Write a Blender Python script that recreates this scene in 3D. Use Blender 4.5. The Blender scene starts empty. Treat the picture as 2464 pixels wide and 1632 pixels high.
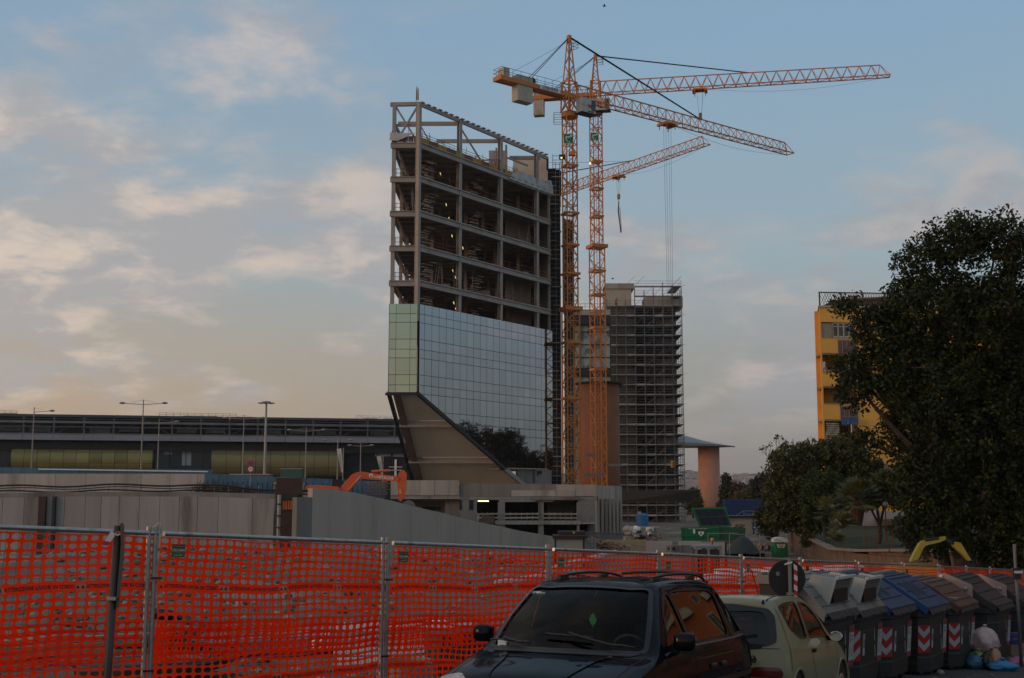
import bpy, bmesh, math, random
import numpy as np
from mathutils import Vector as V, Matrix, Euler
rnd = random.Random(7); U = rnd.uniform
SC = bpy.context.scene
COL = SC.collection
R = math.radians
# ------------------------------------------------------------------ camera
CAMZ = 1.75
FPX, HZ, CX, CY = 2900.0, 1185.0, 1232.0, 816.0
PITCH = math.atan((HZ - CY) / FPX)
cam_d = bpy.data.cameras.new('camera'); cam = bpy.data.objects.new('camera', cam_d); COL.objects.link(cam)
cam.location = (0, 0, CAMZ); cam.rotation_euler = (math.pi / 2 + PITCH, 0, 0)
cam_d.sensor_fit = 'HORIZONTAL'; cam_d.sensor_width = 23.6; cam_d.lens = 23.6 * FPX / 2464.0
cam_d.clip_start = 0.1; cam_d.clip_end = 20000
SC.camera = cam
# ------------------------------------------------------------------ sky and sun
SUN_EL, SUN_AZ = 7.0, -116.0          # azimuth measured from +Y towards +X
W = bpy.data.worlds.new('World'); SC.world = W; W.use_nodes = True
def build_world():
    nt = W.node_tree; N = nt.nodes; L = nt.links
    bg = N['Background']
    sky = N.new('ShaderNodeTexSky'); sky.sky_type = 'NISHITA'; sky.sun_disc = False
    sky.sun_elevation = R(SUN_EL); sky.sun_rotation = R(SUN_AZ)
    sky.altitude = 0; sky.air_density = 1.3; sky.dust_density = 2.2; sky.ozone_density = 2.0
    def math_(op, a, b=None, clamp=False):
        m = N.new('ShaderNodeMath'); m.operation = op; m.use_clamp = clamp
        for i, v in enumerate((a, b)):
            if v is None: continue
            if isinstance(v, (int, float)): m.inputs[i].default_value = v
            else: L.new(v, m.inputs[i])
        return m.outputs[0]
    def mix(f, a, b):
        m = N.new('ShaderNodeMix'); m.data_type = 'RGBA'
        for i, v in ((0, f), (6, a), (7, b)):
            if isinstance(v, (int, float)): m.inputs[i].default_value = v
            elif isinstance(v, tuple): m.inputs[i].default_value = v + (1,)
            else: L.new(v, m.inputs[i])
        return m.outputs[2]
    def smooth(x, a, b):
        m = N.new('ShaderNodeMapRange'); m.interpolation_type = 'SMOOTHSTEP'
        L.new(x, m.inputs[0]); m.inputs[1].default_value = a; m.inputs[2].default_value = b
        return m.outputs[0]
    tc = N.new('ShaderNodeTexCoord'); sep = N.new('ShaderNodeSeparateXYZ'); L.new(tc.outputs['Generated'], sep.inputs[0])
    x, y, z = sep.outputs
    zc = math_('MAXIMUM', z, 0.0)
    # cloud deck: project the view ray on a dome a little above the horizon
    den = math_('ADD', zc, 0.26)
    cx = math_('DIVIDE', x, den); cy = math_('DIVIDE', y, den)
    cmb = N.new('ShaderNodeCombineXYZ'); L.new(cx, cmb.inputs[0]); L.new(cy, cmb.inputs[1]); cmb.inputs[2].default_value = SEED_Z
    def noise(scale, detail, rough, vec, dist=0.0):
        n = N.new('ShaderNodeTexNoise'); n.inputs['Scale'].default_value = scale; n.inputs['Detail'].default_value = detail
        n.inputs['Roughness'].default_value = rough; n.inputs['Distortion'].default_value = dist
        L.new(vec, n.inputs['Vector']); return n.outputs['Fac']
    big = noise(1.15, 3, 0.5, cmb.outputs[0])
    det = noise(3.6, 9, 0.58, cmb.outputs[0], 0.15)
    # more cloud towards the sunset side
    west = smooth(x, 0.40, -0.45)
    cov = math_('ADD', math_('MULTIPLY', big, 0.62), math_('MULTIPLY', det, 0.50))
    cov = math_('ADD', cov, math_('MULTIPLY', west, 0.085))
    lowf = smooth(z, 0.02, 0.10)
    m1 = math_('MULTIPLY', smooth(cov, 0.575, 0.70), lowf)
    # lit edges: brighter where the deck is thin, warm from the low sun
    lit = smooth(noise(5.5, 6, 0.6, cmb.outputs[0], 0.2), 0.42, 0.64)
    glow = smooth(x, 0.30, -0.62)
    ccol_far = mix(lit, (0.355, 0.355, 0.38), (0.50, 0.445, 0.42))
    ccol_near = mix(lit, (0.44, 0.415, 0.41), (0.80, 0.64, 0.52))
    ccol = mix(glow, ccol_far, ccol_near)
    base = N.new('ShaderNodeVectorMath'); base.operation = 'SCALE'; L.new(sky.outputs[0], base.inputs[0]); base.inputs[3].default_value = SKY_K
    # clear sky: Nishita mixed with the dusty colours of this evening, warmer towards the sun
    def ramp(fac, stops):
        r = N.new('ShaderNodeValToRGB'); e = r.color_ramp.elements
        while len(e) < len(stops): e.new(0.5)
        for el, (p, c) in zip(e, stops): el.position = p; el.color = c + (1,)
        L.new(fac, r.inputs[0]); return r.outputs[0]
    cool = ramp(z, ((0.0, (0.285, 0.275, 0.275)), (0.06, (0.315, 0.308, 0.305)), (0.115, (0.335, 0.342, 0.352)), (0.19, (0.335, 0.425, 0.485)), (0.36, (0.262, 0.410, 0.565)), (1.0, (0.30, 0.345, 0.40))))
    warm = ramp(z, ((0.0, (0.60, 0.41, 0.285)), (0.075, (0.575, 0.425, 0.305)), (0.13, (0.49, 0.425, 0.36)), (0.20, (0.37, 0.43, 0.47)), (0.36, (0.285, 0.405, 0.540)), (1.0, (0.33, 0.355, 0.39))))
    sk = mix(0.16, mix(glow, cool, warm), base.outputs[0])
    hz2 = mix(math_('MULTIPLY', m1, 0.80), sk, ccol)
    L.new(hz2, bg.inputs['Color']); bg.inputs['Strength'].default_value = 1.0
SKY_K, SEED_Z = 0.15, 11.4
build_world()
sun_d = bpy.data.lights.new('sun', 'SUN'); sun_d.energy = 0.8; sun_d.angle = R(14); sun_d.color = (1.0, 0.56, 0.30)
sun = bpy.data.objects.new('sun', sun_d); COL.objects.link(sun)
sv = V((math.sin(R(SUN_AZ)) * math.cos(R(SUN_EL)), math.cos(R(SUN_AZ)) * math.cos(R(SUN_EL)), math.sin(R(SUN_EL))))
sun.rotation_euler = sv.to_track_quat('Z', 'Y').to_euler(); sun.location = sv * 400
vs = SC.view_settings; vs.view_transform = 'Standard'; vs.look = 'None'; vs.exposure = 0.0; vs.gamma = 1.0; vs.use_curve_mapping = False
SC.cycles.max_bounces = 8; SC.cycles.transparent_max_bounces = 24
# ------------------------------------------------------------------ helpers
def at(px, py, D):
    """world point that the pixel shows at depth D (metres along +Y)"""
    x = (px - CX) / FPX; y = (CY - py) / FPX
    r = V((x, math.cos(PITCH) - y * math.sin(PITCH), math.sin(PITCH) + y * math.cos(PITCH)))
    r *= D / r.y
    return V((r.x, r.y, r.z + CAMZ))
def at_z(px, py, z):
    p = at(px, py, 1.0); d = p - V((0, 0, CAMZ)); return V((0, 0, CAMZ)) + d * ((z - CAMZ) / d.z)
def street_z(x, y): return CAMZ - 1.767 - 0.0614 * y - 0.0192 * x
MATS = {}
def mat(name, col, rough=0.7, metal=0.0, var=0.18, scale=2.0, bump=0.0, spec=0.5, col2=None, thr=(0.5, 0.7), streak=False, scale2=None, coat=0.0, bscale=None, coord='Object', island=0.0):
    if name in MATS: return MATS[name]
    m = bpy.data.materials.new(name); m.use_nodes = True
    N, L = m.node_tree.nodes, m.node_tree.links
    b = N['Principled BSDF']
    b.inputs['Roughness'].default_value = rough; b.inputs['Metallic'].default_value = metal
    b.inputs['Specular IOR Level'].default_value = spec
    if coat: b.inputs['Coat Weight'].default_value = coat; b.inputs['Coat Roughness'].default_value = 0.04
    tc = N.new('ShaderNodeTexCoord'); mp = N.new('ShaderNodeMapping'); L.new(tc.outputs[coord], mp.inputs[0])
    if streak: mp.inputs['Scale'].default_value = (1, 1, 0.12)
    n = N.new('ShaderNodeTexNoise'); n.inputs['Scale'].default_value = scale; n.inputs['Detail'].default_value = 6; n.inputs['Roughness'].default_value = 0.65
    L.new(mp.outputs[0], n.inputs['Vector'])
    rg = N.new('ShaderNodeMapRange'); L.new(n.outputs['Fac'], rg.inputs[0]); rg.inputs[1].default_value = 0.3; rg.inputs[2].default_value = 0.7
    mx = N.new('ShaderNodeMix'); mx.data_type = 'RGBA'; L.new(rg.outputs[0], mx.inputs[0])
    mx.inputs[6].default_value = tuple(c * (1 - var) for c in col) + (1,); mx.inputs[7].default_value = tuple(min(1, c * (1 + var)) for c in col) + (1,)
    out = mx.outputs[2]
    if col2:
        n2 = N.new('ShaderNodeTexNoise'); n2.inputs['Scale'].default_value = scale2 or scale * 0.4; n2.inputs['Detail'].default_value = 8; n2.inputs['Roughness'].default_value = 0.6
        L.new(mp.outputs[0], n2.inputs['Vector'])
        r2 = N.new('ShaderNodeMapRange'); r2.interpolation_type = 'SMOOTHSTEP'; L.new(n2.outputs['Fac'], r2.inputs[0]); r2.inputs[1].default_value, r2.inputs[2].default_value = thr
        m2 = N.new('ShaderNodeMix'); m2.data_type = 'RGBA'; L.new(r2.outputs[0], m2.inputs[0]); L.new(out, m2.inputs[6]); m2.inputs[7].default_value = tuple(col2) + (1,)
        out = m2.outputs[2]
    if island:
        oi = N.new('ShaderNodeObjectInfo'); hs = N.new('ShaderNodeHueSaturation')
        mr = N.new('ShaderNodeMapRange'); L.new(oi.outputs['Random'], mr.inputs[0]); mr.inputs[3].default_value = 1 - island; mr.inputs[4].default_value = 1 + island
        L.new(mr.outputs[0], hs.inputs['Value']); L.new(out, hs.inputs['Color']); out = hs.outputs[0]
    L.new(out, b.inputs['Base Color'])
    if bump:
        nb = N.new('ShaderNodeTexNoise'); nb.inputs['Scale'].default_value = bscale or scale * 6; nb.inputs['Detail'].default_value = 5
        L.new(tc.outputs[coord], nb.inputs['Vector'])
        bp = N.new('ShaderNodeBump'); bp.inputs['Strength'].default_value = bump; bp.inputs['Distance'].default_value = 0.05
        L.new(nb.outputs['Fac'], bp.inputs['Height']); L.new(bp.outputs[0], b.inputs['Normal'])
    MATS[name] = m; return m
def emit(name, col, s):
    if name in MATS: return MATS[name]
    m = bpy.data.materials.new(name); m.use_nodes = True; b = m.node_tree.nodes['Principled BSDF']
    b.inputs['Base Color'].default_value = tuple(col) + (1,); b.inputs['Emission Color'].default_value = tuple(col) + (1,); b.inputs['Emission Strength'].default_value = s
    MATS[name] = m; return m
def tag(o, label=None, cat=None, group=None, kind=None):
    if label: o['label'] = label
    if cat: o['category'] = cat
    if group: o['group'] = group
    if kind: o['kind'] = kind
    return o
def thing(name, label, cat, loc=(0, 0, 0), rz=0.0, group=None):
    o = bpy.data.objects.new(name, None); COL.objects.link(o); o.location = loc; o.rotation_euler = (0, 0, rz)
    o.empty_display_size = 0.2
    return tag(o, label, cat, group)
class MB:
    def __init__(s): s.v = []; s.f = []
    def add(s, vs, fs):
        k = len(s.v); s.v += [tuple(p) for p in vs]; s.f += [tuple(i + k for i in f) for f in fs]; return s
    def box(s, c, d, rz=0.0):
        hx, hy, hz = d[0] / 2, d[1] / 2, d[2] / 2; co, si = math.cos(rz), math.sin(rz); vs = []
        for z in (-hz, hz):
            for x, y in ((-hx, -hy), (hx, -hy), (hx, hy), (-hx, hy)):
                vs.append((c[0] + x * co - y * si, c[1] + x * si + y * co, c[2] + z))
        return s.add(vs, [(3, 2, 1, 0), (4, 5, 6, 7), (0, 1, 5, 4), (1, 2, 6, 5), (2, 3, 7, 6), (3, 0, 4, 7)])
    def beam(s, a, b, w, h=None, up=(0, 0, 1)):
        """rectangular bar from a to b; w sideways, h along up"""
        h = h or w; a = V(a); b = V(b); d = (b - a)
        if d.length < 1e-6: return s
        d.normalize(); up = V(up)
        if abs(d.dot(up)) > 0.99: up = V((1, 0, 0)) if abs(d.x) < 0.9 else V((0, 1, 0))
        sd = d.cross(up).normalized(); u = sd.cross(d).normalized(); vs = []
        for p in (a, b):
            for x, y in ((-1, -1), (1, -1), (1, 1), (-1, 1)): vs.append(p + sd * (x * w / 2) + u * (y * h / 2))
        return s.add(vs, [(0, 1, 2, 3), (7, 6, 5, 4), (4, 5, 1, 0), (5, 6, 2, 1), (6, 7, 3, 2), (7, 4, 0, 3)])
    def tube(s, pts, r, n=8, cap=True):
        pts = [V(p) for p in pts]; rs = r if isinstance(r, (list, tuple)) else [r] * len(pts)
        vs = []; fs = []; prev = None
        for i, p in enumerate(pts):
            t = (pts[min(i + 1, len(pts) - 1)] - pts[max(i - 1, 0)])
            if t.length < 1e-9: t = V((0, 0, 1))
            t.normalize()
            if prev is None:
                u = t.orthogonal().normalized()
            else:
                u = prev - t * prev.dot(t)
                u = u.normalized() if u.length > 1e-6 else t.orthogonal().normalized()
            prev = u; w = t.cross(u)
            for k in range(n):
                a = 2 * math.pi * k / n; vs.append(p + (u * math.cos(a) + w * math.sin(a)) * rs[i])
        for i in range(len(pts) - 1):
            for k in range(n):
                k2 = (k + 1) % n; fs.append((i * n + k, i * n + k2, (i + 1) * n + k2, (i + 1) * n + k))
        if cap: fs.append(tuple(range(n - 1, -1, -1))); fs.append(tuple((len(pts) - 1) * n + k for k in range(n)))
        return s.add(vs, fs)
    def lathe(s, prof, c=(0, 0, 0), n=16, ax='z'):
        vs = []; fs = []
        for r, h in prof:
            for k in range(n):
                a = 2 * math.pi * k / n; x, y = r * math.cos(a), r * math.sin(a)
                p = (x, y, h) if ax == 'z' else ((h, x, y) if ax == 'x' else (x, h, y))
                vs.append((c[0] + p[0], c[1] + p[1], c[2] + p[2]))
        for i in range(len(prof) - 1):
            for k in range(n):
                k2 = (k + 1) % n; fs.append((i * n + k, i * n + k2, (i + 1) * n + k2, (i + 1) * n + k))
        fs.append(tuple(range(n - 1, -1, -1))); fs.append(tuple((len(prof) - 1) * n + k for k in range(n)))
        return s.add(vs, fs)
    def prism(s, poly, d):
        """polygon (list of points) extruded by vector d"""
        n = len(poly); d = V(d); a = [V(p) for p in poly]
        return s.add(a + [p + d for p in a], [tuple(range(n - 1, -1, -1)), tuple(range(n, 2 * n))] + [(i, (i + 1) % n, n + (i + 1) % n, n + i) for i in range(n)])
    def quad(s, a, b, c, d): return s.add([a, b, c, d], [(0, 1, 2, 3)])
    def xf(s, M):
        s.v = [tuple(M @ V(p)) for p in s.v]; return s
    def mesh(s, name, m=None, sm=0, off=None):
        me = bpy.data.meshes.new(name)
        vs = s.v if off is None else [(p[0] - off[0], p[1] - off[1], p[2] - off[2]) for p in s.v]
        me.from_pydata(vs, [], s.f)
        if m: me.materials.append(m)
        if sm: me.polygons.foreach_set('use_smooth', [True] * len(me.polygons))
        bm = bmesh.new(); bm.from_mesh(me); bmesh.ops.recalc_face_normals(bm, faces=bm.faces); bm.to_mesh(me); bm.free()
        return me
    def bd(s, name, m, parent=None, sm=0, w=0, loc=None):
        off = None
        if w and parent is not None: off = tuple(parent_world(parent))
        return put(name, s.mesh(name, m, sm, off), parent, loc)
def parent_world(p):
    v = V(p.location)
    while p.parent: p = p.parent; v += V(p.location)
    return v
def put(name, me, parent=None, loc=None, rot=None):
    o = bpy.data.objects.new(name, me); COL.objects.link(o)
    if parent: o.parent = parent
    if loc is not None: o.location = loc
    if rot is not None: o.rotation_euler = rot
    return o
def struct(o): o['kind'] = 'structure'; return o
def copy_tree(o, parent=None):
    c = o.copy(); COL.objects.link(c); c.parent = parent
    for ch in [k for k in o.children]: copy_tree(ch, c)
    return c
def smooth_by_angle(me, ang=35):
    me.polygons.foreach_set('use_smooth', [True] * len(me.polygons))
    try: me.set_sharp_from_angle(angle=R(ang))
    except Exception: pass
def bevelled(name, m, parent, boxes, bev=0.02, seg=2, loc=None, off=None):
    mb = MB()
    for b in boxes: mb.box(*b)
    me = mb.mesh(name, m, off=off)
    bm = bmesh.new(); bm.from_mesh(me); bmesh.ops.bevel(bm, geom=bm.edges[:], offset=bev, segments=seg, affect='EDGES', profile=0.5); bm.to_mesh(me); bm.free()
    smooth_by_angle(me); return put(name, me, parent, loc)
TXT = {}
def text_mesh(s, size, m, bold=0.0, sx=1.0):
    key = (s, size, m.name, sx)
    if key in TXT: return TXT[key]
    cu = bpy.data.curves.new('lettering', 'FONT'); cu.body = s; cu.size = size; cu.align_x = 'CENTER'; cu.align_y = 'CENTER'; cu.resolution_u = 2; cu.offset = bold
    o = bpy.data.objects.new('lettering', cu); COL.objects.link(o)
    dg = bpy.context.evaluated_depsgraph_get(); me = bpy.data.meshes.new_from_object(o.evaluated_get(dg)); bpy.data.objects.remove(o)
    me.materials.clear(); me.materials.append(m)
    if sx != 1.0: me.transform(Matrix.Diagonal((sx, 1, 1, 1)))
    TXT[key] = me; return me
def smoothstep(a, b, x):
    t = min(1, max(0, (x - a) / (b - a))); return t * t * (3 - 2 * t)
def hnoise(x, y, s=1.0):
    from mathutils import noise as nz
    return nz.noise(V((x * s, y * s, 0.3)))
# ------------------------------------------------------------------ ground, street, walls
M_DIRT = mat('dirt', (0.13, 0.10, 0.075), 0.95, var=0.35, scale=1.2, bump=0.8, col2=(0.23, 0.20, 0.165), thr=(0.50, 0.66), scale2=0.16)
M_ASPH = mat('asphalt', (0.050, 0.046, 0.044), 0.85, var=0.3, scale=30, bump=0.5, bscale=90, col2=(0.075, 0.066, 0.058), thr=(0.5, 0.7), scale2=0.5)
M_CONC = mat('concrete', (0.285, 0.27, 0.255), 0.85, var=0.16, scale=0.9, bump=0.25, bscale=12, col2=(0.13, 0.12, 0.11), thr=(0.50, 0.68), scale2=0.55, streak=True, island=0.10)
M_CONC2 = mat('pale_concrete', (0.40, 0.36, 0.315), 0.85, var=0.14, scale=0.8, bump=0.2, bscale=10, col2=(0.25, 0.22, 0.19), thr=(0.48, 0.74), scale2=0.45, streak=True, island=0.08)
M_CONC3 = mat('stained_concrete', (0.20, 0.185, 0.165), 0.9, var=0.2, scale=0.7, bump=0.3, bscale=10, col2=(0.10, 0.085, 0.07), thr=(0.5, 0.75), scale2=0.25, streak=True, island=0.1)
M_STEEL = mat('primed_steel', (0.31, 0.275, 0.24), 0.6, metal=0.0, var=0.15, scale=0.7, col2=(0.13, 0.095, 0.07), thr=(0.55, 0.8), scale2=0.5)
M_GALV = mat('galvanised_steel', (0.42, 0.40, 0.375), 0.42, metal=0.85, var=0.2, scale=8, col2=(0.25, 0.21, 0.17), thr=(0.52, 0.72), scale2=5)
M_DARK = mat('dark_metal', (0.03, 0.03, 0.033), 0.5, metal=0.4, var=0.2)
M_BLACK = mat('black_plastic', (0.012, 0.012, 0.013), 0.5, var=0.2)
M_RUST = mat('rusty_steel', (0.16, 0.065, 0.035), 0.85, var=0.35, scale=3)
M_DKBRN = mat('dark_brown_steel', (0.045, 0.022, 0.018), 0.7, var=0.3, scale=2)
M_WHITE = mat('white_paint', (0.72, 0.72, 0.70), 0.5, var=0.06)
M_WOOD = mat('old_timber', (0.30, 0.21, 0.13), 0.85, var=0.3, scale=5, island=0.2)
FP = [(-8.3, 7.2), (-6.05, 10.1), (-3.81, 12.9), (-1.63, 15.64), (0.54, 18.39), (2.54, 21.26), (4.51, 24.15), (6.38, 27.10), (8.42, 29.95), (10.45, 32.79), (12.42, 35.68), (14.32, 38.62), (16.22, 41.56), (18.18, 44.46), (20.1, 47.4)]
def fence_side(x, y):
    """signed distance from the fence line, positive on the site side"""
    best = 1e9; sgn = 1
    for i in range(len(FP) - 1):
        a = FP[i]; b = FP[i + 1]
        dx, dy = b[0] - a[0], b[1] - a[1]; l2 = dx * dx + dy * dy
        t = ((x - a[0]) * dx + (y - a[1]) * dy) / l2
        if i > 0: t = max(0, t)
        if i < len(FP) - 2: t = min(1, t)
        px, py = a[0] + t * dx, a[1] + t * dy; d = math.hypot(x - px, y - py)
        if d < best: best = d; sgn = 1 if (dx * (y - py) - dy * (x - px)) > 0 else -1
    return best * sgn
def site_z(x, y):
    z = -3.2 - 1.6 * smoothstep(22, 95, y) - 1.0 * smoothstep(110, 240, y)
    z += 1.55 * math.exp(-((x + 12) / 11) ** 2 - ((y - 46) / 13) ** 2)
    z += 0.9 * math.exp(-((x + 1) / 6) ** 2 - ((y - 40) / 7) ** 2)
    z += 0.5 * math.exp(-((x + 11) / 5) ** 2 - ((y - 27) / 4) ** 2)
    z += 0.30 * hnoise(x, y, 0.22) + 0.13 * hnoise(x, y, 0.9) + 0.06 * hnoise(x, y, 2.3)
    return z + CAMZ
def build_ground():
    # wide land to the horizon
    mb = MB(); n = 48; rr = [0, 60, 150, 400, 1000, 2600, 7000]; vs = []; fs = []
    for r in rr:
        for k in range(n):
            a = 2 * math.pi * k / n; x, y = r * math.cos(a), r * math.sin(a); vs.append((x, y, -9.5 if r < 2000 else -9.5 + (r - 2000) * 0.0035))
    for i in range(len(rr) - 1):
        for k in range(n): fs.append((i * n + k, i * n + (k + 1) % n, (i + 1) * n + (k + 1) % n, (i + 1) * n + k))
    mb.add(vs, fs)
    struct(mb.bd('ground', mat('far_land', (0.075, 0.075, 0.055), 0.95, var=0.35, scale=0.01, col2=(0.16, 0.14, 0.115), thr=(0.45, 0.6), scale2=0.006)))
    # the building site behind the fence
    ys = [0 + 1.0 * i for i in range(0, 60)] + [60 + 3 * i for i in range(0, 27)] + [141 + 10 * i for i in range(0, 27)]
    xs = [-140 + 10 * i for i in range(0, 11)] + [-37 + 3 * i for i in range(0, 5)] + [-24 + 1.0 * i for i in range(0, 64)] + [40 + 4 * i for i in range(0, 20)] + [125 + 20 * i for i in range(0, 10)]
    vs = []; fs = []
    for y in ys:
        for x in xs:
            s = fence_side(x, y) if (y < 60 and -25 < x < 60) else (50 if y > 60 or x < -20 else -50)
            z = site_z(x, y); st = street_z(x, y) - 0.06
            if s < -1.2: z = st - 0.5 - 6 * smoothstep(14, 40, -s)
            else:
                k = smoothstep(0.0, 3.2, s); z = st * (1 - k) + z * k if s > 0 else st - 0.02
            vs.append((x, y, z))
    nx = len(xs)
    for j in range(len(ys) - 1):
        for i in range(nx - 1): fs.append((j * nx + i, j * nx + i + 1, (j + 1) * nx + i + 1, (j + 1) * nx + i))
    o = MB().add(vs, fs).bd('site_ground', M_DIRT, sm=1); struct(o)
    # street sheet and pavement strip with a kerb
    def strip(name, d0, d1, lift, m, thick=0.0):
        vs = []; fs = []
        P = [V((a, b, 0)) for a, b in FP]; P = [P[0] + (P[0] - P[1]) * 6] + P + [P[-1] + (P[-1] - P[-2]) * 8]
        sub = []
        for i in range(len(P) - 1):
            for t in range(4): sub.append(P[i].lerp(P[i + 1], t / 4))
        sub.append(P[-1])
        for i, p in enumerate(sub):
            t = (sub[min(i + 1, len(sub) - 1)] - sub[max(0, i - 1)]).normalized(); nrm = V((t.y, -t.x, 0))
            ds = [d0 + (d1 - d0) * k / 6 for k in range(7)]
            for d in ds:
                q = p + nrm * d; vs.append((q.x, q.y, street_z(q.x, q.y) + lift))
            q = p + nrm * d1; vs.append((q.x, q.y, street_z(q.x, q.y) + lift - thick))
        for i in range(len(sub) - 1):
            for k in range(7): fs.append((i * 8 + k, i * 8 + k + 1, (i + 1) * 8 + k + 1, (i + 1) * 8 + k))
        return struct(MB().add(vs, fs).bd(name, m))
    strip('road', 1.55, 15.5, 0.0, M_ASPH, 0.0)
    strip('pavement', -0.5, 1.40, 0.14, mat('paving', (0.105, 0.095, 0.085), 0.9, var=0.3, scale=4, bump=0.4, col2=(0.16, 0.14, 0.12), thr=(0.5, 0.7)), 0.2)
    strip('kerb', 1.40, 1.56, 0.146, mat('kerb_stone', (0.22, 0.21, 0.20), 0.85, var=0.25, scale=6), 0.22)
    strip('far_pavement', 15.5, 20.0, 0.13, MATS['paving'], 0.2)
build_ground()
def wall_panels(parent, pts, zt, zb, th, m, name='panel', gap=0.012):
    """one slab per consecutive pair of plan points; zt/zb give top and bottom at each point"""
    for i in range(len(pts) - 1):
        a = V((pts[i][0], pts[i][1], 0)); b = V((pts[i + 1][0], pts[i + 1][1], 0)); d = (b - a).normalized(); n = V((-d.y, d.x, 0)) * th
        n *= (0.97 + 0.06 * rnd.random())
        a2 = a + d * gap; b2 = b - d * gap; j = U(-0.008, 0.008); sh = n.normalized() * j
        poly = [a2 + sh + V((0, 0, zb[i])), b2 + sh + V((0, 0, zb[i + 1])), b2 + sh + V((0, 0, zt[i + 1])), a2 + sh + V((0, 0, zt[i]))]
        MB().prism(poly, n).bd(name, m, parent, w=1)
def pit_walls():
    # long pit wall at the left
    D = 75.0; xs = []; px = -140.0
    w = [50, 50, 47, 52, 49, 48, 50, 38, 44, 48, 49, 47, 44, 50, 50, 62, 47]
    for k in w: xs.append(px); px += k
    xs = [x for x in xs if x <= 560] + [608, 660]
    pts = [at(x, 1198, D - 0.0016 * x) for x in xs]
    root = thing('retaining_wall', 'long grey panelled concrete wall of the pit at the left', 'wall', (pts[0].x, pts[0].y, -4))
    zt = [at(0, 1198 + 6 * smoothstep(450, 700, x) - 3 * smoothstep(0, 200, x), D).z for x in xs]
    wall_panels(root, pts, zt, [-4.3] * len(xs), 0.35, M_CONC)
    MB().prism([p + V((0, 0.05, z - p.z + 0.0)) for p, z in zip(pts, zt)] + [p + V((0, 0.9, z - p.z)) for p, z in zip(reversed(pts), reversed(zt))], (0, 0, 0.28)).bd('coping', M_CONC3, root, w=1)
    for x0, x1, m in ((95, 112, M_DKBRN), (128, 135, M_DARK), (341, 346, M_CONC3)):
        a = at(x0, 1195, D - 0.35); b = at(x1, 1195, D - 0.35)
        MB().box(((a.x + b.x) / 2, a.y, (a.z - 4) / 2 + 0.0), (b.x - a.x, 0.22, a.z + 4)).bd('pile', m, root, w=1)
    for x in (560, 648):
        p = at(x, 1204, D - 0.25); MB().tube([p + V((0.35, 0.3, 0.15)), p + V((0.1, 0, 0.05)), p + V((0, 0, -0.2)), V((p.x, p.y, -4))], 0.05, 6).bd('pipe', M_RUST, root, w=1)
    # dark gap with rusty sheet piles between the two walls
    g = thing('sheet_pile_gap', 'dark brown steel opening with orange ribs between the concrete walls', 'sheet piling', at(695, 1300, 72.5))
    a = at(672, 1195, 71.8); b = at(714, 1195, 71.8)
    MB().box(((a.x + b.x) / 2, 72.2, -0.9), (b.x - a.x + 0.5, 0.3, 7)).bd('back_plate', M_DKBRN, g, w=1)
    ribm = mat('orange_primer', (0.42, 0.13, 0.035), 0.8, var=0.25)
    for k in range(6):
        p = at(683 + k * 6, 1215, 71.9); MB().box((p.x, p.y, at(0, 1214, 72).z), (0.11, 0.12, 0.6)).bd('rib', ribm, g, w=1)
    MB().box(((a.x + b.x) / 2, 71.95, at(0, 1196, 72).z), (b.x - a.x + 0.2, 0.5, 0.34)).bd('lintel', M_DARK, g, w=1)
    p = at(672, 1195, 71.2); MB().tube([(p.x, p.y, p.z + 0.1), (p.x, p.y, -4)], 0.11, 8).bd('standpipe', mat('pvc_grey', (0.34, 0.32, 0.30), 0.6), g, w=1)
    for k in range(5):
        q = at(672, 1213 + 28 * k, 71.1); MB().box((q.x, q.y, q.z), (0.30, 0.3, 0.06)).bd('clamp', M_DARK, g, w=1)
    # ramp wall that falls to the right
    px = [714, 752, 794, 846, 897, 943, 986, 1026, 1063, 1096, 1127, 1154, 1180, 1206, 1230, 1254, 1278, 1303, 1332]
    ty = [1200, 1175, 1177, 1184, 1195, 1205, 1216, 1226, 1234, 1243, 1250, 1257, 1262, 1267, 1273, 1278, 1282, 1286, 1291]
    def dep(x): return 60 + 26 * ((x - 714) / 618) ** 1.2
    root = thing('ramp_wall', 'smooth grey concrete panel wall sloping down to the right', 'wall', at(714, 1300, 60))
    pts = [at(x, y, dep(x)) for x, y in zip(px, ty)]
    zt = [p.z for p in pts]; zt[0] = zt[1] - 0.45
    for i in range(len(pts) - 1):
        if i == 0: wall_panels(root, pts[:2], [zt[0], zt[0]], [-4.4] * 2, 0.3, M_CONC3)
        else: wall_panels(root, pts[i:i + 2], zt[i:i + 2], [-4.6] * 2, 0.3, mat('ramp_concrete', (.44, .375, .31), .85, var=.10, scale=.6, bump=.15, bscale=9, col2=(.33, .28, .23), thr=(.45, .8), scale2=.5, streak=True, island=.03), gap=.007)
    q = pts[-1]; MB().prism([(q.x, q.y, -5), (q.x + 3.2, q.y + 2.6, -5), (q.x + 3.2, q.y + 2.6, -3.0), (q.x, q.y, zt[-1])], (-0.2, 0.25, 0)).bd('panel', M_CONC2, root, w=1)
    # upper terrace behind the walls
    vs = []; fs = []; cols = [-60, -45, -35, -28, -22, -17, -13, -9, -5, -1, 3]
    rows = [0, 0.12, 0.4, 0.7, 1]
    for x in cols:
        if x < -13.2: y0, z0 = 75.6, at(0, 1199, 75).z
        else:
            k = min(1, max(0, (x + 11) / 14.5)); y0 = 61 + 26 * k + 0.8; z0 = 1.1 - 3.2 * k
            if x < -10.5: y0, z0 = 74, 1.0
        for r in rows:
            y = y0 + (121 - y0) * r; z = z0 - 0.25 + (0.5 * r if x < -14 else -1.2 * r * (1 if x > -8 else 0.9))
            vs.append((x, y, z))
    for i in range(len(cols) - 1):
        for j in range(4): fs.append((i * 5 + j, (i + 1) * 5 + j, (i + 1) * 5 + j + 1, i * 5 + j + 1))
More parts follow.
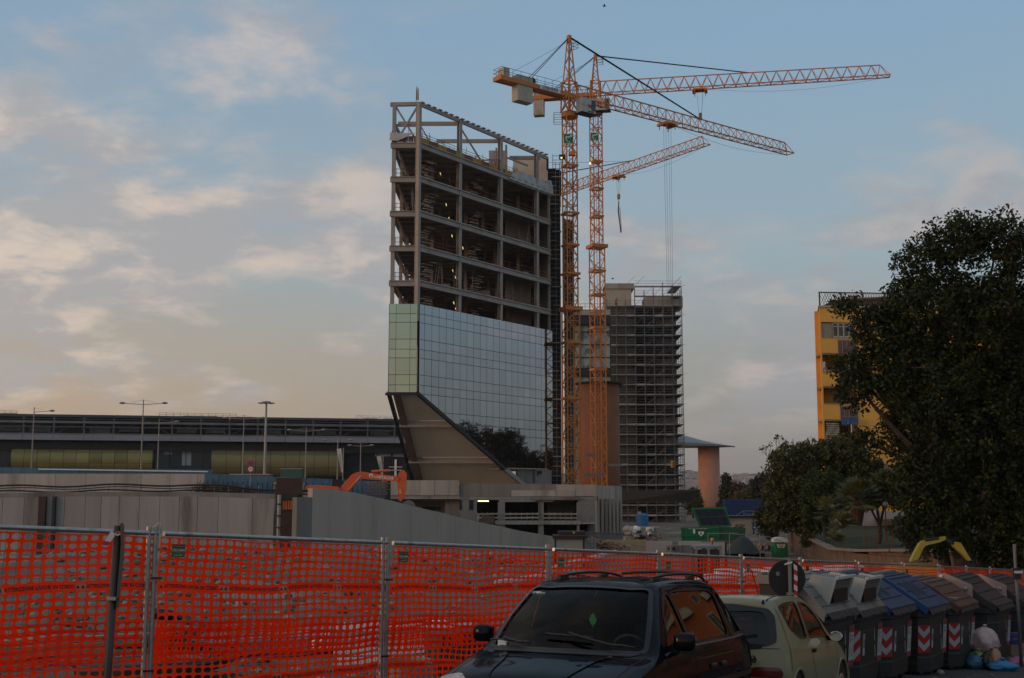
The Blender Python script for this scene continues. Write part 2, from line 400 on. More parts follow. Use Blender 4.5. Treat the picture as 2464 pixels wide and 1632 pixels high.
    struct(MB().add(vs, fs).bd('terrace', M_DIRT, sm=1))
    # parapet of grey panels above the pit wall, its guard fence
    D = 92; root = thing('parapet_wall', 'pale grey panel parapet above the pit wall at far left', 'wall', at(200, 1180, D))
    xs = [-150, -75, -10, 61, 134, 207, 277, 340, 409, 475, 492]
    pts = [at(x, 1140, D) for x in xs]; wall_panels(root, pts, [p.z - 0.001 * i for i, p in enumerate(pts)], [at(0, 1176, D).z - 1.2] * len(pts), 0.2, M_CONC2)
    gf = thing('guard_fence', 'thin steel guard fence with dark cable lines above the pit wall', 'fence', at(300, 1195, 80))
    for x in range(-60, 760, 36):
        a = at(x + U(-4, 4), 1196, 78); t = at(x, 1132 + U(0, 3), 90 if x < 470 else 78)
        MB().tube([(a.x, 78, a.z), (a.x, 78, at(0, 1168 if x % 72 else 1150, 78).z)], 0.03, 4).bd('post', M_GALV, gf, w=1)
    for y0, y1, r in ((1170, 1183, 0.06), (1183, 1192, 0.05), (1176, 1186, 0.03), (1192, 1196, 0.04)):
        pts = []
        for i in range(26):
            x = -80 + i * 33; yy = y0 + (y1 - y0) * smoothstep(500, 760, x) + 2.5 * math.sin(i * 0.9 + y0) - 3 * math.exp(-((x - 350) / 160) ** 2)
            pts.append(at(x, yy, 77.6))
        MB().tube(pts, r, 5).bd('cable', M_BLACK, gf, w=1)
pit_walls()
# ------------------------------------------------------------------ the office tower under construction
def glass_mat(name, col, rough=0.02):
    m = bpy.data.materials.new(name); m.use_nodes = True; N, L = m.node_tree.nodes, m.node_tree.links
    b = N['Principled BSDF']; b.inputs['Metallic'].default_value = 1.0; b.inputs['Roughness'].default_value = rough
    oi = N.new('ShaderNodeObjectInfo'); hs = N.new('ShaderNodeHueSaturation'); mr = N.new('ShaderNodeMapRange')
    L.new(oi.outputs['Random'], mr.inputs[0]); mr.inputs[3].default_value = 0.93; mr.inputs[4].default_value = 1.05
    L.new(mr.outputs[0], hs.inputs['Value']); hs.inputs['Color'].default_value = tuple(col) + (1,); L.new(hs.outputs[0], b.inputs['Base Color'])
    tc = N.new('ShaderNodeTexCoord'); n = N.new('ShaderNodeTexNoise'); n.inputs['Scale'].default_value = 0.35; n.inputs['Detail'].default_value = 1
    L.new(tc.outputs['Object'], n.inputs['Vector']); bp = N.new('ShaderNodeBump'); bp.inputs['Strength'].default_value = 0.05; bp.inputs['Distance'].default_value = 0.03
    L.new(n.outputs['Fac'], bp.inputs['Height']); L.new(bp.outputs[0], b.inputs['Normal'])
    return m
M_GLASS = glass_mat('facade_glass', (0.335, 0.39, 0.45)); M_GLASSL = glass_mat('facade_glass_green_glow', (0.44, 0.50, 0.40), 0.06)  # greenish left panes: reflected horizon glow put into the tint
M_CREAM = mat('cream_panel', (0.78, 0.69, 0.55), 0.8, var=0.07, scale=0.4, col2=(0.62, 0.53, 0.41), thr=(0.5, 0.8), scale2=0.2, streak=True)
M_FLOOR = mat('raw_slab', (0.26, 0.24, 0.22), 0.9, var=0.25, scale=0.5)
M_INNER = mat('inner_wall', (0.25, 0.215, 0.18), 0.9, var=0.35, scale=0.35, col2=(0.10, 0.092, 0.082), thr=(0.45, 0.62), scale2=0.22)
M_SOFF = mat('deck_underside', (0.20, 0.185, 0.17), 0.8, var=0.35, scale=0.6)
def tower():
    C = at(1003, 945, 140.0); Lp = at(935, 945, 140.0); Rp = at(1326, 1128, 163.6)
    c2, l2, r2 = V((C.x, C.y, 0)), V((Lp.x, Lp.y, 0)), V((Rp.x, Rp.y, 0))
    fdir = (r2 - c2); FL = fdir.length; fdir.normalize(); fn = V((fdir.y, -fdir.x, 0))     # outward normal of the long face
    lb = V((Lp.x + 1.4, 178, 0)); rb = V((Rp.x - 5.0, 178, 0))
    T = thing('office_tower', 'wedge-shaped tower under construction, bare steel floors above mirrored glass', 'tower', (C.x, C.y, 0.5))
    def zy(y): return at(1003, y, 140).z
    z0 = C.z; ztop = zy(732); FH = (zy(344) - zy(676)) / 4.0
    zs = [zy(344) - FH * k for k in range(0, 6)]
    dg = at(1211, 1126, 155.0)
    def a_of(px):
        lo, hi = 0.0, 1.0
        for _ in range(40):
            m = (lo + hi) / 2; p = c2 + fdir * FL * m
            q = at(px, 1000, p.y)
            if q.x > p.x: lo = m
            else: hi = m
        return (lo + hi) / 2
    ad = a_of(1211); yd = (c2 + fdir * FL * ad).y; zd = at(1211, 1126, yd).z; ksl = (z0 - zd) / (yd - 140.0)
    zbot = at(1326, 1129, 163.6).z
    def soff(y): return z0 - ksl * (y - 140.0)
    def Fp(a, z, out=0.0): p = c2 + fdir * (FL * a) + fn * out; return V((p.x, p.y, z))
    # ---- glass: rows per storey 1.16 / 1.0 / 1.9
    rows = [ztop]; pat = [75, 65, 125]; k = 0
    while rows[-1] > zbot + 0.3: rows.append(rows[-1] - FH * pat[k % 3] / 265.0); k += 1
    rows[-1] = zbot
    cols = [0.0, 0.033] + [0.033 + (1 - 0.033) * i / 20 for i in range(1, 21)]
    g = 0.028
    for i in range(len(cols) - 1):
        a0 = cols[i] * FL + g; a1 = cols[i + 1] * FL - g
        for j in range(len(rows) - 1):
            t, b = rows[j] - g, rows[j + 1] + g
            poly = [(a0, b), (a1, b), (a1, t), (a0, t)]
            # clip against the slanted cut
            def inside(q): return q[1] - (soff((c2 + fdir * q[0]).y) + 0.10)
            outp = []
            for u in range(4):
                p, q = poly[u], poly[(u + 1) % 4]; sp, sq = inside(p), inside(q)
                if sp >= 0: outp.append(p)
                if sp * sq < 0: tt = sp / (sp - sq); outp.append((p[0] + (q[0] - p[0]) * tt, p[1] + (q[1] - p[1]) * tt))
            if len(outp) < 3: continue
            cx = (a0 + a1) / 2; cz = (t + b) / 2
            mid = c2 + fdir * cx + fn * 0.30
            pts = [(q[0] - cx, 0, q[1] - cz) for q in outp]
            o = MB().prism(pts, (0, 0.05, 0)).bd('pane', M_GLASS, T)
            o.location = (mid.x - T.location.x, mid.y - T.location.y, cz - T.location.z)
            o.rotation_euler = (rnd.gauss(0, 0.0011), 0, math.atan2(fdir.y, fdir.x) + rnd.gauss(0, 0.0011))
    lw = (c2 - l2).length; lc = [0, 0.245, 0.745, 1.0]; lrows = rows[:9]; lrows[8] = z0
    for i in range(3):
        for j in range(8):
            x0 = l2.x + lw * lc[i] + 0.02; x1 = l2.x + lw * lc[i + 1] - 0.02; t, b = lrows[j] - g, lrows[j + 1] + g
            MB().box(((x0 + x1) / 2, 139.72, (t + b) / 2), (x1 - x0, 0.05, t - b)).bd('pane', M_GLASSL, T, w=1).rotation_euler = (0, 0, 0)
    # backing behind the glass and edge trims
    bk = [Fp(0, soff(140), 0.12), Fp(ad, zd, 0.12), Fp(1, zbot, 0.12), Fp(1, ztop, 0.12), Fp(0, ztop, 0.12)]
    MB().prism(bk, -fn * 0.1).bd('glazing_frame', M_DARK, T, w=1)
    MB().box(((l2.x + c2.x) / 2, 139.9, (ztop + z0) / 2), (lw, 0.1, ztop - z0)).bd('glazing_frame', M_DARK, T, w=1)
    MB().beam(Fp(-0.004, z0 - 0.12, 0.2), Fp(ad, zd - 0.12, 0.2), 0.35, 0.4).bd('edge_trim', M_DARK, T, w=1)
    MB().beam((l2.x - 0.35, 139.8, z0 - 0.18), (c2.x + 0.1, 139.8, z0 - 0.18), 0.4, 0.3).bd('edge_trim', M_DARK, T, w=1)
    MB().beam((l2.x, 139.8, z0 - 0.2), (l2.x + 0.02, 139.8, ztop), 0.06, 0.12).bd('edge_trim', M_DARK, T, w=1)
    # ---- the slanted soffit: cream boards between steel ribs
    def S(x, y, dz=0): return V((x, y, soff(y) + dz))
    zbase = 2.2; yb = 140 + (z0 - zbase) / ksl
    def xl(y): return l2.x + 0.35 + (y - 140) * 0.075
    def xr(y): return (c2 + fdir * ((y - 140) / fdir.y)).x - 0.1
    ys = [140.3]
    for py, pxx in ((1022, 1063), (1110, 1190)):
        ys.append(140 + (z0 - at(pxx, py, 140 + (15 if py > 1100 else 6)).z) / ksl)
    ys.append(yb)
    for i in range(3):
        a, b = ys[i] + 0.25, ys[i + 1] - 0.25
        MB().prism([S(xl(a) + 0.9, a, 0.3), S(xr(a), a, 0.3), S(xr(b), b, 0.3), S(xl(b) + 0.9, b, 0.3)], (0, 0.1, 0.25)).bd('soffit_board', M_CREAM, T, w=1)
        if i < 2:
            y = ys[i + 1]
            MB().beam(S(xl(y), y, 0.05), S(xr(y), y, 0.05), 0.55, 0.75).beam(S(xl(y) + 0.6, y - 0.3, 0.42), S(xr(y) - 0.4, y - 0.3, 0.42), 0.1, 0.12).bd('soffit_beam', M_STEEL, T, w=1)
    MB().beam(S(xl(140) + 0.55, 140.2, 0), S(xl(yb) + 0.75, yb, 0), 0.75, 0.5).bd('leaning_column', mat('rust_primed_steel', (0.135, 0.105, 0.08), 0.75, var=0.3, scale=0.8), T, w=1)
    mb = MB().beam(S(xl(140) - 0.35, 140.2, 0.1), S(xl(yb) - 0.1, yb, 0.1), 0.4, 0.5)
    for k in range(34):
        y = 140.4 + (yb - 140.6) * k / 33; p = S(xl(y) - 0.25, y, U(-0.2, 0.2)); mb.box(p, (0.25, 0.3, 0.14 + 0.2 * rnd.random()))
    mb.bd('edge_frame', M_DARK, T, w=1)
    MB().beam(Fp(ad, zd, -0.1), Fp(min(1, ad + 0.18), zd - 2.3, -0.1), 0.4, 0.45).bd('strut', M_STEEL, T, w=1)
    # base storey behind the podium
    mb = MB(); z1 = zbot
    MB().prism([V((l2.x + 2.2, yb + 1, -1)), V((l2.x + 8, yb + 1, -1)), V((l2.x + 8, yb + 1, zd)), V((l2.x + 2.0, yb + 1, zd))], (0, 0.2, 0)).bd('base_wall', mat('olive_board', (0.115, 0.105, 0.070), 0.7), T, w=1)
    gx0 = l2.x + 8.0
    MB().box((gx0 + 4.5, yb + 2.4, 1.2), (11, 0.2, 4.5)).bd('entrance_glass', mat('dark_glass', (0.02, 0.024, 0.026), 0.08, var=0.1), T, w=1)
    for k in range(6): MB().box((gx0 + 0.4 + 1.5 * k + U(0, 0.5), yb + 2.2, 1.2), (0.16, 0.2, 4.5)).bd('mullion', M_DARK, T, w=1)
    p = at(1143, 1139, yb + 2.0); MB().box(p, (1.3, 0.1, 0.45)).bd('entrance_board', mat('pale_board', (0.42, 0.38, 0.24), 0.6), T, w=1)  # pale yellowish board by the entrance glass
    aw = a_of(1250); q0 = Fp(aw, 0, -0.3); q1 = Fp(1.0, 0, -0.3)
    MB().prism([q0 + V((0, 0, -3)), q1 + V((0, 0, -3)), q1 + V((0, 0, zbot - 0.05)), q0 + V((0, 0, zbot - 0.05))], -fn * 0.3).bd('base_wall', M_CONC3, T, w=1)
    aw2 = a_of(1287); q0 = Fp(aw2, 0, 0.1)
    q1 = Fp(1.0, 0, 0.1)
    MB().prism([q0 + V((0, 0, -3)), q1 + V((0, 0, -3)), q1 + V((0, 0, zbot - 0.12)), q0 + V((0, 0, zbot - 0.12))], -fn * 0.3).bd('base_wall', mat('blockwork', (0.24, 0.215, 0.195), 0.9, var=0.2, scale=2), T, w=1)
    p = at(1298, 1137, (q0.y + q1.y) / 2 - 1.2); MB().box(p, (0.65, 0.5, 0.42)).bd('vent_opening', M_BLACK, T, w=1)
    MB().prism([Fp(ad - .02, zd - 0.25, -0.2), Fp(1, zbot - 0.25, -0.2), Fp(1, zbot - 0.02, -0.2), Fp(ad - .02, zd - 0.02, -0.2)], -fn * 9).bd('floor_slab', M_FLOOR, T, w=1)
    # ---- open floors
    foot = [l2 + V((0.25, 0.25, 0)), c2 + V((0, 0.25, 0)), r2, rb, lb]
    for k, z in enumerate(zs):
        MB().prism([p + V((0, 0, z - 0.16)) for p in foot], (0, 0, 0.16)).bd('floor_slab', M_FLOOR, T, w=1)
        if k < 5:
            mb = MB()
            for r in range(12):
                y = 143 + r * 2.6
                mb.beam((l2.x + 0.6, y, z - 0.36), (xr(y) - 0.6 if y < 163 else r2.x - 0.8, y, z - 0.36), 0.16, 0.34)
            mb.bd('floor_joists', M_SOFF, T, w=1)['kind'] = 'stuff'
        if k == 5: continue
        def ibeam(a, b, n, name='edge_beam'):
            mb = MB(); up = V((0, 0, 1))
            mb.beam(a + up * 0.0, b + up * 0.0, 0.34, 0.07).beam(a - up * 0.62, b - up * 0.62, 0.34, 0.07).beam(a - up * 0.31 - n * 0.0, b - up * 0.31 - n * 0.0, 0.06, 0.58)
            mb.bd(name, M_STEEL, T, w=1)
        zz = z + 0.02
        ibeam(Fp(0.0, zz, 0.05), Fp(1.0, zz, 0.05), fn); ibeam(V((l2.x - 0.1, 140.05, zz)), V((c2.x, 140.05, zz)), V((0, -1, 0)))
        mb = MB()      # ragged formwork lip
        a = 0.0
        while a < 0.99:
            w = U(0.02, 0.05); mb.beam(Fp(a, zz + 0.07, 0.14), Fp(min(1, a + w * 0.93), zz + 0.07 + U(-0.015, 0.015), 0.14), 0.12, U(0.05, 0.12)); a += w
        mb.bd('slab_lip', M_CONC2, T, w=1)['kind'] = 'stuff'
        for w_ in (0, 1):
            a, b = (V((l2.x + 0.1, 140.0, zz)), V((l2.x + 0.35, 160, zz))) if w_ else (V((l2.x + 0.0, 140.1, zz)), V((l2.x + 0.0, 140.2, zz)))
            MB().beam(a - V((0, 0, 0.3)), b - V((0, 0, 0.3)), 0.3, 0.55).bd('side_beam', M_STEEL, T, w=1)
    acol = [0.0] + [a_of(p) for p in (1104, 1205, 1294)] + [0.995]
    z_lo = z0
    ztr = zy(250)
    for i, a in enumerate(acol):
        p = Fp(a, 0, -0.12); wd = 0.5 if i < 4 else 0.25
        mb = MB()
        ang = math.atan2(fdir.y, fdir.x); up_to = ztr if i in (0, 1, 2, 3) else zs[0]
        for sgn in (-1, 1): mb.box((p.x + fn.x * sgn * 0.21 * wd * 2, p.y + fn.y * sgn * 0.21 * wd * 2, (ztop - 2 + up_to) / 2), (wd, 0.07, up_to - ztop + 2), ang)
        mb.box((p.x, p.y, (ztop - 2 + up_to) / 2), (0.08, 0.4, up_to - ztop + 2), ang)
        if i == 0: mb.box((p.x + 0.05, p.y - 0.1, (ztop - 2 + up_to) / 2), (0.44, 0.44, up_to - ztop + 2.01), ang)
        mb.bd('column', M_STEEL, T, w=1)
    MB().box((l2.x + 0.25, 140.3, (ztop - 2 + ztr) / 2), (0.45, 0.45, ztr - ztop + 2)).bd('column', M_STEEL, T, w=1)
    for y in (146, 152, 158): MB().box((l2.x + 0.5 + (y - 140) * .03, y, (ztop + zs[0]) / 2), (0.4, 0.4, zs[0] - ztop + 2)).bd('column', M_STEEL, T, w=1)
    for a_, d_ in ((0.35, 6), (0.6, 6), (0.8, 5), (0.93, 4)):
        p = Fp(a_, 0, -d_); MB().box((p.x, p.y, (ztop + zs[0]) / 2), (0.42, 0.42, zs[0] - ztop)).bd('column', M_STEEL, T, w=1)
    # inner walls, leaving the tip open to the sky
    wl = [(l2.x + 1.0, 158.5), (l2.x + 4.5, 160.5), (l2.x + 9, 168), (r2.x - 4, 171), (r2.x - 0.3, 164.6)]
    for i in range(len(wl) - 1):
        for k in range(5):
            a, b = wl[i], wl[i + 1]; zt_, zb_ = zs[k] - 0.18, zs[k + 1] + 0.02
            if i == 0 and rnd.random() < 0.5: zb_ += 1.0
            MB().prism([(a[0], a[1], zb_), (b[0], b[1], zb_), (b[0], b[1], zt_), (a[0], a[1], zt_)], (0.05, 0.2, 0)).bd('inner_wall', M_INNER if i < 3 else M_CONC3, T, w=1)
    p0, p1 = Fp(0.80, 0, -3.4), Fp(1.0, 0, -3.2)
    for k in range(1, 5):
        if k in (2,): continue
        MB().prism([p0 + V((0, 0, zs[k + 1] + .02)), p1 + V((0, 0, zs[k + 1] + .02)), p1 + V((0, 0, zs[k] - .2)), p0 + V((0, 0, zs[k] - .2))], -fn * 0.2).bd('inner_wall', mat('brown_board', (0.27, 0.21, 0.165), 0.9, var=0.25, scale=0.5), T, w=1)
    # loose work on each floor: plank stacks, props, cables, guard rails
    for k in range(1, 6):
        z = zs[k]
        for sgm, dd, nb in ((0.085, 0.9, 9), (0.46, 1.5, 8)):
            for i in range(nb):
                p = Fp(sgm + 0.006 * i + U(-0.015, 0.015), z + 0.35 + i * (FH - 1.3) / nb, -dd - U(0, 0.8)); ln = U(0.9, 2.0)
                MB().beam(p - fdir * ln / 2, p + fdir * ln / 2 + V((0, 0, U(-0.04, 0.04))), 0.35, 0.09).bd('plank', mat('grey_plank', (0.34, 0.29, 0.235), 0.9, var=0.3, island=0.3), T, w=1)
        mb = MB()
        for i in range(26):
            a = U(0.03, 0.97); d = U(1.0, 7.5); p = Fp(a, z, -min(d, 1.2 + a * 14))
            mb.beam(p, p + V((U(-0.5, 0.5), U(-0.3, 0.3), FH - 0.3)), U(0.04, 0.09))
        mb.bd('shoring_props', M_RUST if k % 2 else M_STEEL, T, w=1)['kind'] = 'stuff'
        mb = MB()
        for i in range(14):
            a = U(0.05, 0.9); d = U(1.0, 6); p = Fp(a, z + U(0.1, 0.5), -min(d, 1.2 + a * 14)); mb.box(p, (U(0.5, 1.8), U(0.4, 1.2), U(0.2, 0.9)), U(0, 3))
        mb.bd('stacked_material', mat('site_material', (0.24, 0.20, 0.17), 0.9, var=0.5, scale=0.6), T, w=1)['kind'] = 'stuff'
        mb = MB()
        for h in (0.55, 1.05):
            for i in range(4):
                a0, a1 = acol[i] + 0.015, acol[i + 1] - 0.008
                if rnd.random() < 0.85: mb.beam(Fp(a0, z + h + U(-.05, .05), -0.1), Fp(a1, z + h + U(-.08, .08), -0.1), 0.045)
        for i in range(16): a = 0.02 + 0.96 * i / 15; mb.beam(Fp(a, z, -0.1), Fp(a, z + 1.15 + U(0, .25), -0.1), 0.05)
        for h in (0.5, 1.0): mb.beam((l2.x + 0.5, 140.1, z + h), (c2.x - 0.3, 140.1, z + h), 0.05)
        for i in range(4): mb.beam((l2.x + 0.6 + i * 0.7, 140.1, z), (l2.x + 0.6 + i * 0.7, 140.1, z + 1.1), 0.05)
        mb.bd('guard_rail', M_RUST, T, w=1)['kind'] = 'stuff'
        mb = MB().beam((l2.x + 0.7, 141, zs[k - 1] - 0.7), (l2.x + 1.9, 147, z + 0.5), 0.22); mb.bd('brace', M_STEEL, T, w=1)
    for px, py in ((1059, 419), (1073, 493), (1080, 526), (1087, 568), (1113, 597), (1089, 652), (1095, 667), (1091, 729), (1096, 744)):
        a = a_of(px); p = at(px, py, (c2 + fdir * FL * a).y + 3.5)
        MB().beam(p + V((0, 0, 0.16)), p - V((-0.08, 0, 0.16)), 0.08).bd('work_lamp', emit('lamp_glow', (1.0, 0.78, 0.28), 1.1), T, w=1)
    # ---- top deck: brown and yellow formwork, tarpaulin, steel crown
    zt = zs[0] + 0.12
    fm = [mat('formwork_brown', (0.20, 0.085, 0.035), 0.8, var=0.25), mat('formwork_yellow', (0.40, 0.22, 0.035), 0.8, var=0.2)]
    a = 0.0; i = 0
    while a < 0.66:
        w = 0.031; MB().beam(Fp(a + .001, zt + 0.32, 0.05), Fp(a + w - .001, zt + 0.32, 0.05), 0.05, 0.62 + U(-0.06, 0.06)).bd('formwork_panel', fm[1 if i % 4 < 2 else 0], T, w=1); a += w; i += 1
    for i in range(5): MB().beam((l2.x + 0.02 + i * 0.65, 140.02, zt + 0.36), (l2.x + 0.64 + i * 0.65, 140.02, zt + 0.36), 0.05, 0.7).bd('formwork_panel', fm[0], T, w=1)
    mb = MB()
    for i in range(40):
        a = U(0, 0.8); mb.beam(Fp(a, zt, -0.1), Fp(a + U(-.004, .004), zt + U(0.7, 1.7), -0.1), 0.05)
    for h in (0.9, 1.2): mb.beam(Fp(0, zt + h, -0.12), Fp(0.72, zt + h, -0.12), 0.045)
    for i in range(7): mb.beam((l2.x + i * 0.5, 140.02, zt), (l2.x + i * 0.5, 140.02, zt + U(0.8, 1.6)), 0.05)
    mb.bd('edge_posts', M_RUST, T, w=1)['kind'] = 'stuff'
    vs = []; fs = []; nn = 22
    for i in range(nn):
        a = 0.645 + 0.37 * i / (nn - 1); top = zt + 1.05 * smoothstep(0, 5, i) + 0.25 * math.sin(i * 1.3) * 0.5 + (0.3 if i > 18 else 0)
        for j in range(5):
            s = j / 4; vs.append(Fp(a, zt - 0.5 + (top - zt + 0.55) * s if True else 0, 0.25 + 0.10 * math.sin(i * 2.1 + j) - 0.2 * s))
    for i in range(nn - 1):
        for j in range(4): fs.append((i * 5 + j, (i + 1) * 5 + j, (i + 1) * 5 + j + 1, i * 5 + j + 1))
    MB().add(vs, fs).bd('tarpaulin', mat('white_sheeting', (0.42, 0.42, 0.41), 0.6, var=0.2, scale=0.8), T, sm=1, w=1)
    vs = [V((l2.x - 0.25, 139.7, zt + .1)), V((l2.x + 0.7, 139.7, zt + 0.05)), V((l2.x + 2.8, 139.8, zt + 1.0)), V((l2.x + 0.7, 139.9, zt + 1.0)), V((l2.x - 0.2, 139.9, zt + 1.1))]
    MB().prism(vs, (0, 0.15, 0.1)).bd('tarpaulin', MATS['white_sheeting'], T, w=1)
    # steel crown
    def gird(a, b, w=0.3, h=0.5, nm='crown_beam'): MB().beam(a, b, w, h).bd(nm, M_STEEL, T, w=1)
    top = ztr
    A0 = V((l2.x + 0.25, 140.3, top)); C0 = Fp(0, top, -0.12)
    gird(A0 - V((0.5, 0, 0)), C0 + V((0.2, 0, 0)), 0.4, 0.45)
    last = Fp(0.985, top - 0.15, -0.1)
    gird(C0 + V((0, 0, 0.02)), last, 0.3, 0.42)
    mb = MB()
    for i in range(25): p = Fp(0.02 + i * 0.0395, top + 0.3, -0.1); mb.box(p, (0.6, 0.5, 0.12), math.atan2(fdir.y, fdir.x))
    mb.bd('purlin_cleats', M_STEEL, T, w=1)['kind'] = 'stuff'
    MB().beam(last, Fp(0.985, zs[0] + 3.0, -0.1), 0.3).bd('crown_post', M_DARK, T, w=1)
    zm = zy(297) - 0.1
    bk_ = lambda a, d, z: Fp(a, z, -d)
    gird(V((l2.x + 0.3, 140.3, zm)), V((l2.x + 1.0, 150, zm)), 0.25, 0.4)
    gird(V((l2.x + .3, 140.5, zm)), V((c2.x, 140.5, zm)), 0.22, 0.3)
    for i_, x0_, x1_, y_ in ((1, 958, 1100, 298), (2, 1050, 1198, 340), (3, 1226, 1300, 380)): dd_ = Fp(acol[i_], 0).y + .3; gird(at(x0_, y_, dd_), at(x1_, y_, dd_), 0.25, 0.5)
    gird(A0, V((c2.x - 0.2, 140.4, zt)), 0.2, 0.2, 'crown_brace'); gird(C0, V((l2.x + 0.4, 140.5, zt)), 0.2, 0.2, 'crown_brace')
    gird(Fp(acol[1], top - 0.6, -0.2), Fp(acol[2] - 0.12, zt + 0.4, -0.4), 0.16, 0.16, 'crown_brace'); gird(Fp(acol[2], zm - 0.4, -0.2), Fp(acol[1] + 0.1, zt + 0.3, -0.6), 0.16, 0.16, 'crown_brace')
    gird(Fp(acol[0] + 0.02, zm, -0.3), Fp(acol[0] + 0.1, zt + 0.2, -0.3), 0.1, 0.1, 'crown_brace')
    for a_, d_ in ((acol[2] + 0.07, 0.6), (acol[2] + 0.085, 2.5)): gird(Fp(a_, top - 0.4, -d_), Fp(a_ + 0.004, zt, -d_), 0.25, 0.25, 'crown_post')
    gird(Fp(acol[2] + 0.075, zm + 0.35, -0.4), Fp(acol[3] - 0.06, zm + 0.35, -0.4), 0.2, 0.2)
    for px_, py_, D_, w_, h_, m_ in ((1199, 392, 160, 2.5, 2.6, M_CONC2), (1276, 415, 168, 4.9, 3.4, mat('pale_core_concrete', (0.50, 0.455, 0.37), 0.9, var=0.15, scale=0.5, col2=(0.32, 0.28, 0.23), thr=(0.55, 0.75), scale2=0.3))):
        MB().box(at(px_, py_, D_), (w_, 3, h_)).bd('roof_core', m_, T, w=1)
    # flag
    fl = thing('flag', 'small green, white and red flag on a pole above the tower', 'flag', at(1001, 246, 140.2))
    p = at(1001, 246, 140.2); MB().tube([p, p + V((0.05, 0, 2.0))], 0.035, 6).bd('pole', M_GALV, fl, w=1)
    for i, (m_, x) in enumerate(((mat('flag_green', (0.01, 0.20, 0.07), 0.8), 0.0), (M_WHITE, 0.12), (mat('flag_red', (0.5, 0.02, 0.02), 0.8), 0.2))):
        q = p + V((x, -0.05 - 0.04 * i, 0.35))
        MB().prism([q, q + V((0.14, 0.02, -0.25)), q + V((0.12, 0, 1.2)), q + V((0.02, 0, 1.55))], (0, 0.03, 0)).bd('stripe', m_, fl, w=1)
    return dict(c2=c2, r2=r2, fdir=fdir, fn=fn, zs=zs, Fp=Fp, FL=FL)
TW = tower()
# ------------------------------------------------------------------ cranes
M_CRANE = mat('crane_orange', (0.56, 0.195, 0.032), 0.55, var=0.15, scale=0.6, col2=(0.27, 0.11, 0.04), thr=(0.55, 0.8), scale2=0.5)
M_BALLAST = mat('ballast_concrete', (0.46, 0.42, 0.34), 0.9, var=0.15, scale=1.0, col2=(0.30, 0.26, 0.2), thr=(0.55, 0.75))
M_CABLE = mat('steel_cable', (0.03, 0.032, 0.034), 0.5, metal=0.5)
M_GREENS = mat('sign_green', (0.01, 0.145, 0.075), 0.5, var=0.3, scale=0.8)
def lattice_mast(mb, x, y, z0, z1, w, pitch, rz=0.3, ch=0.19, di=0.095):
    co, si = math.cos(rz), math.sin(rz); cs = [(a * w / 2 * co - b * w / 2 * si + x, a * w / 2 * si + b * w / 2 * co + y) for a, b in ((-1, -1), (1, -1), (1, 1), (-1, 1))]
    for c in cs: mb.beam((c[0], c[1], z0), (c[0], c[1], z1), ch)
    n = max(1, int(round((z1 - z0) / pitch))); h = (z1 - z0) / n
    for i in range(n):
        za, zb = z0 + i * h, z0 + (i + 1) * h
        for k in range(4):
            a, b = cs[k], cs[(k + 1) % 4]
            if (i + k) % 2: a, b = b, a
            mb.beam((a[0], a[1], za), (b[0], b[1], zb), di)
            if i % 2 == 0: mb.beam((a[0], a[1], za), (b[0], b[1], za), di)
    return cs
def lattice_jib(mb, a, b, w, h, pitch, taper=0.0, ch=0.15, di=0.08, start=0.0):
    a, b = V(a), V(b); d = (b - a); Ln = d.length; d.normalize(); s = d.cross(V((0, 0, 1))).normalized(); up = V((0, 0, 1))
    n = int(Ln / pitch); P = lambda t, k: a + d * t + s * k * w / 2
    Hh = lambda t: h * (1 - taper * t / Ln)
    for k in (-1, 1): mb.beam(P(0, k), P(Ln, k), ch)
    mb.beam(a + d * start + up * Hh(start), a + d * (Ln - pitch * 0.8) + up * Hh(Ln), ch)
    for i in range(n):
        t0, t1, tm = i * Ln / n, (i + 1) * Ln / n, (i + 0.5) * Ln / n
        if i == n - 1: tm = min(tm, Ln - pitch * 0.8)
        for k in (-1, 1):
            if tm >= start:
                mb.beam(P(t0, k), a + d * tm + up * Hh(tm), di); mb.beam(P(t1, k), a + d * tm + up * Hh(tm), di)
        mb.beam(P(t0, -1), P(t0, 1), di); mb.beam(P(t0, -1 if i % 2 else 1), P(t1, 1 if i % 2 else -1), di * 0.8)
    mb.beam(P(Ln, -1), P(Ln, 1), di * 1.5)
    return d, s
def dot_sign(parent, c, w, h):
    """green plate with a curve of white four-point stars"""
    MB().box(c, (w, 0.06, h)).bd('sign_plate', M_GREENS, parent, w=1)
    mb = MB()
    for x0, x1, z0_, z1_ in ((-w / 2, w / 2, h / 2 - .05, h / 2), (-w / 2, w / 2, -h / 2, -h / 2 + .05), (-w / 2, -w / 2 + .05, -h / 2, h / 2), (w / 2 - .05, w / 2, -h / 2, h / 2)):
        mb.box((c[0] + (x0 + x1) / 2, c[1] - 0.045, c[2] + (z0_ + z1_) / 2), (x1 - x0, 0.02, z1_ - z0_))
    mb.bd('sign_border', M_WHITE, parent, w=1)
    stars = ((0.26, 0.27, 0.17), (0.05, 0.17, 0.14), (-0.18, 0.16, 0.17), (-0.24, -0.06, 0.13), (-0.12, -0.25, 0.11), (0.06, -0.33, 0.09))
    mb = MB()
    for i, (sx, sz, r) in enumerate(stars):
        pts = []; rot = 0.5 + i * 0.6
        for k in range(8):
            rr = r * w * (0.95 if k % 2 == 0 else 0.42); an = rot + k * math.pi / 4; pts.append((c[0] + sx * w + rr * math.cos(an), c[1] - 0.04, c[2] + sz * h + rr * math.sin(an)))
        mb.prism(pts, (0, -0.012, 0))
    mb.bd('sign_stars', M_WHITE, parent, w=1)
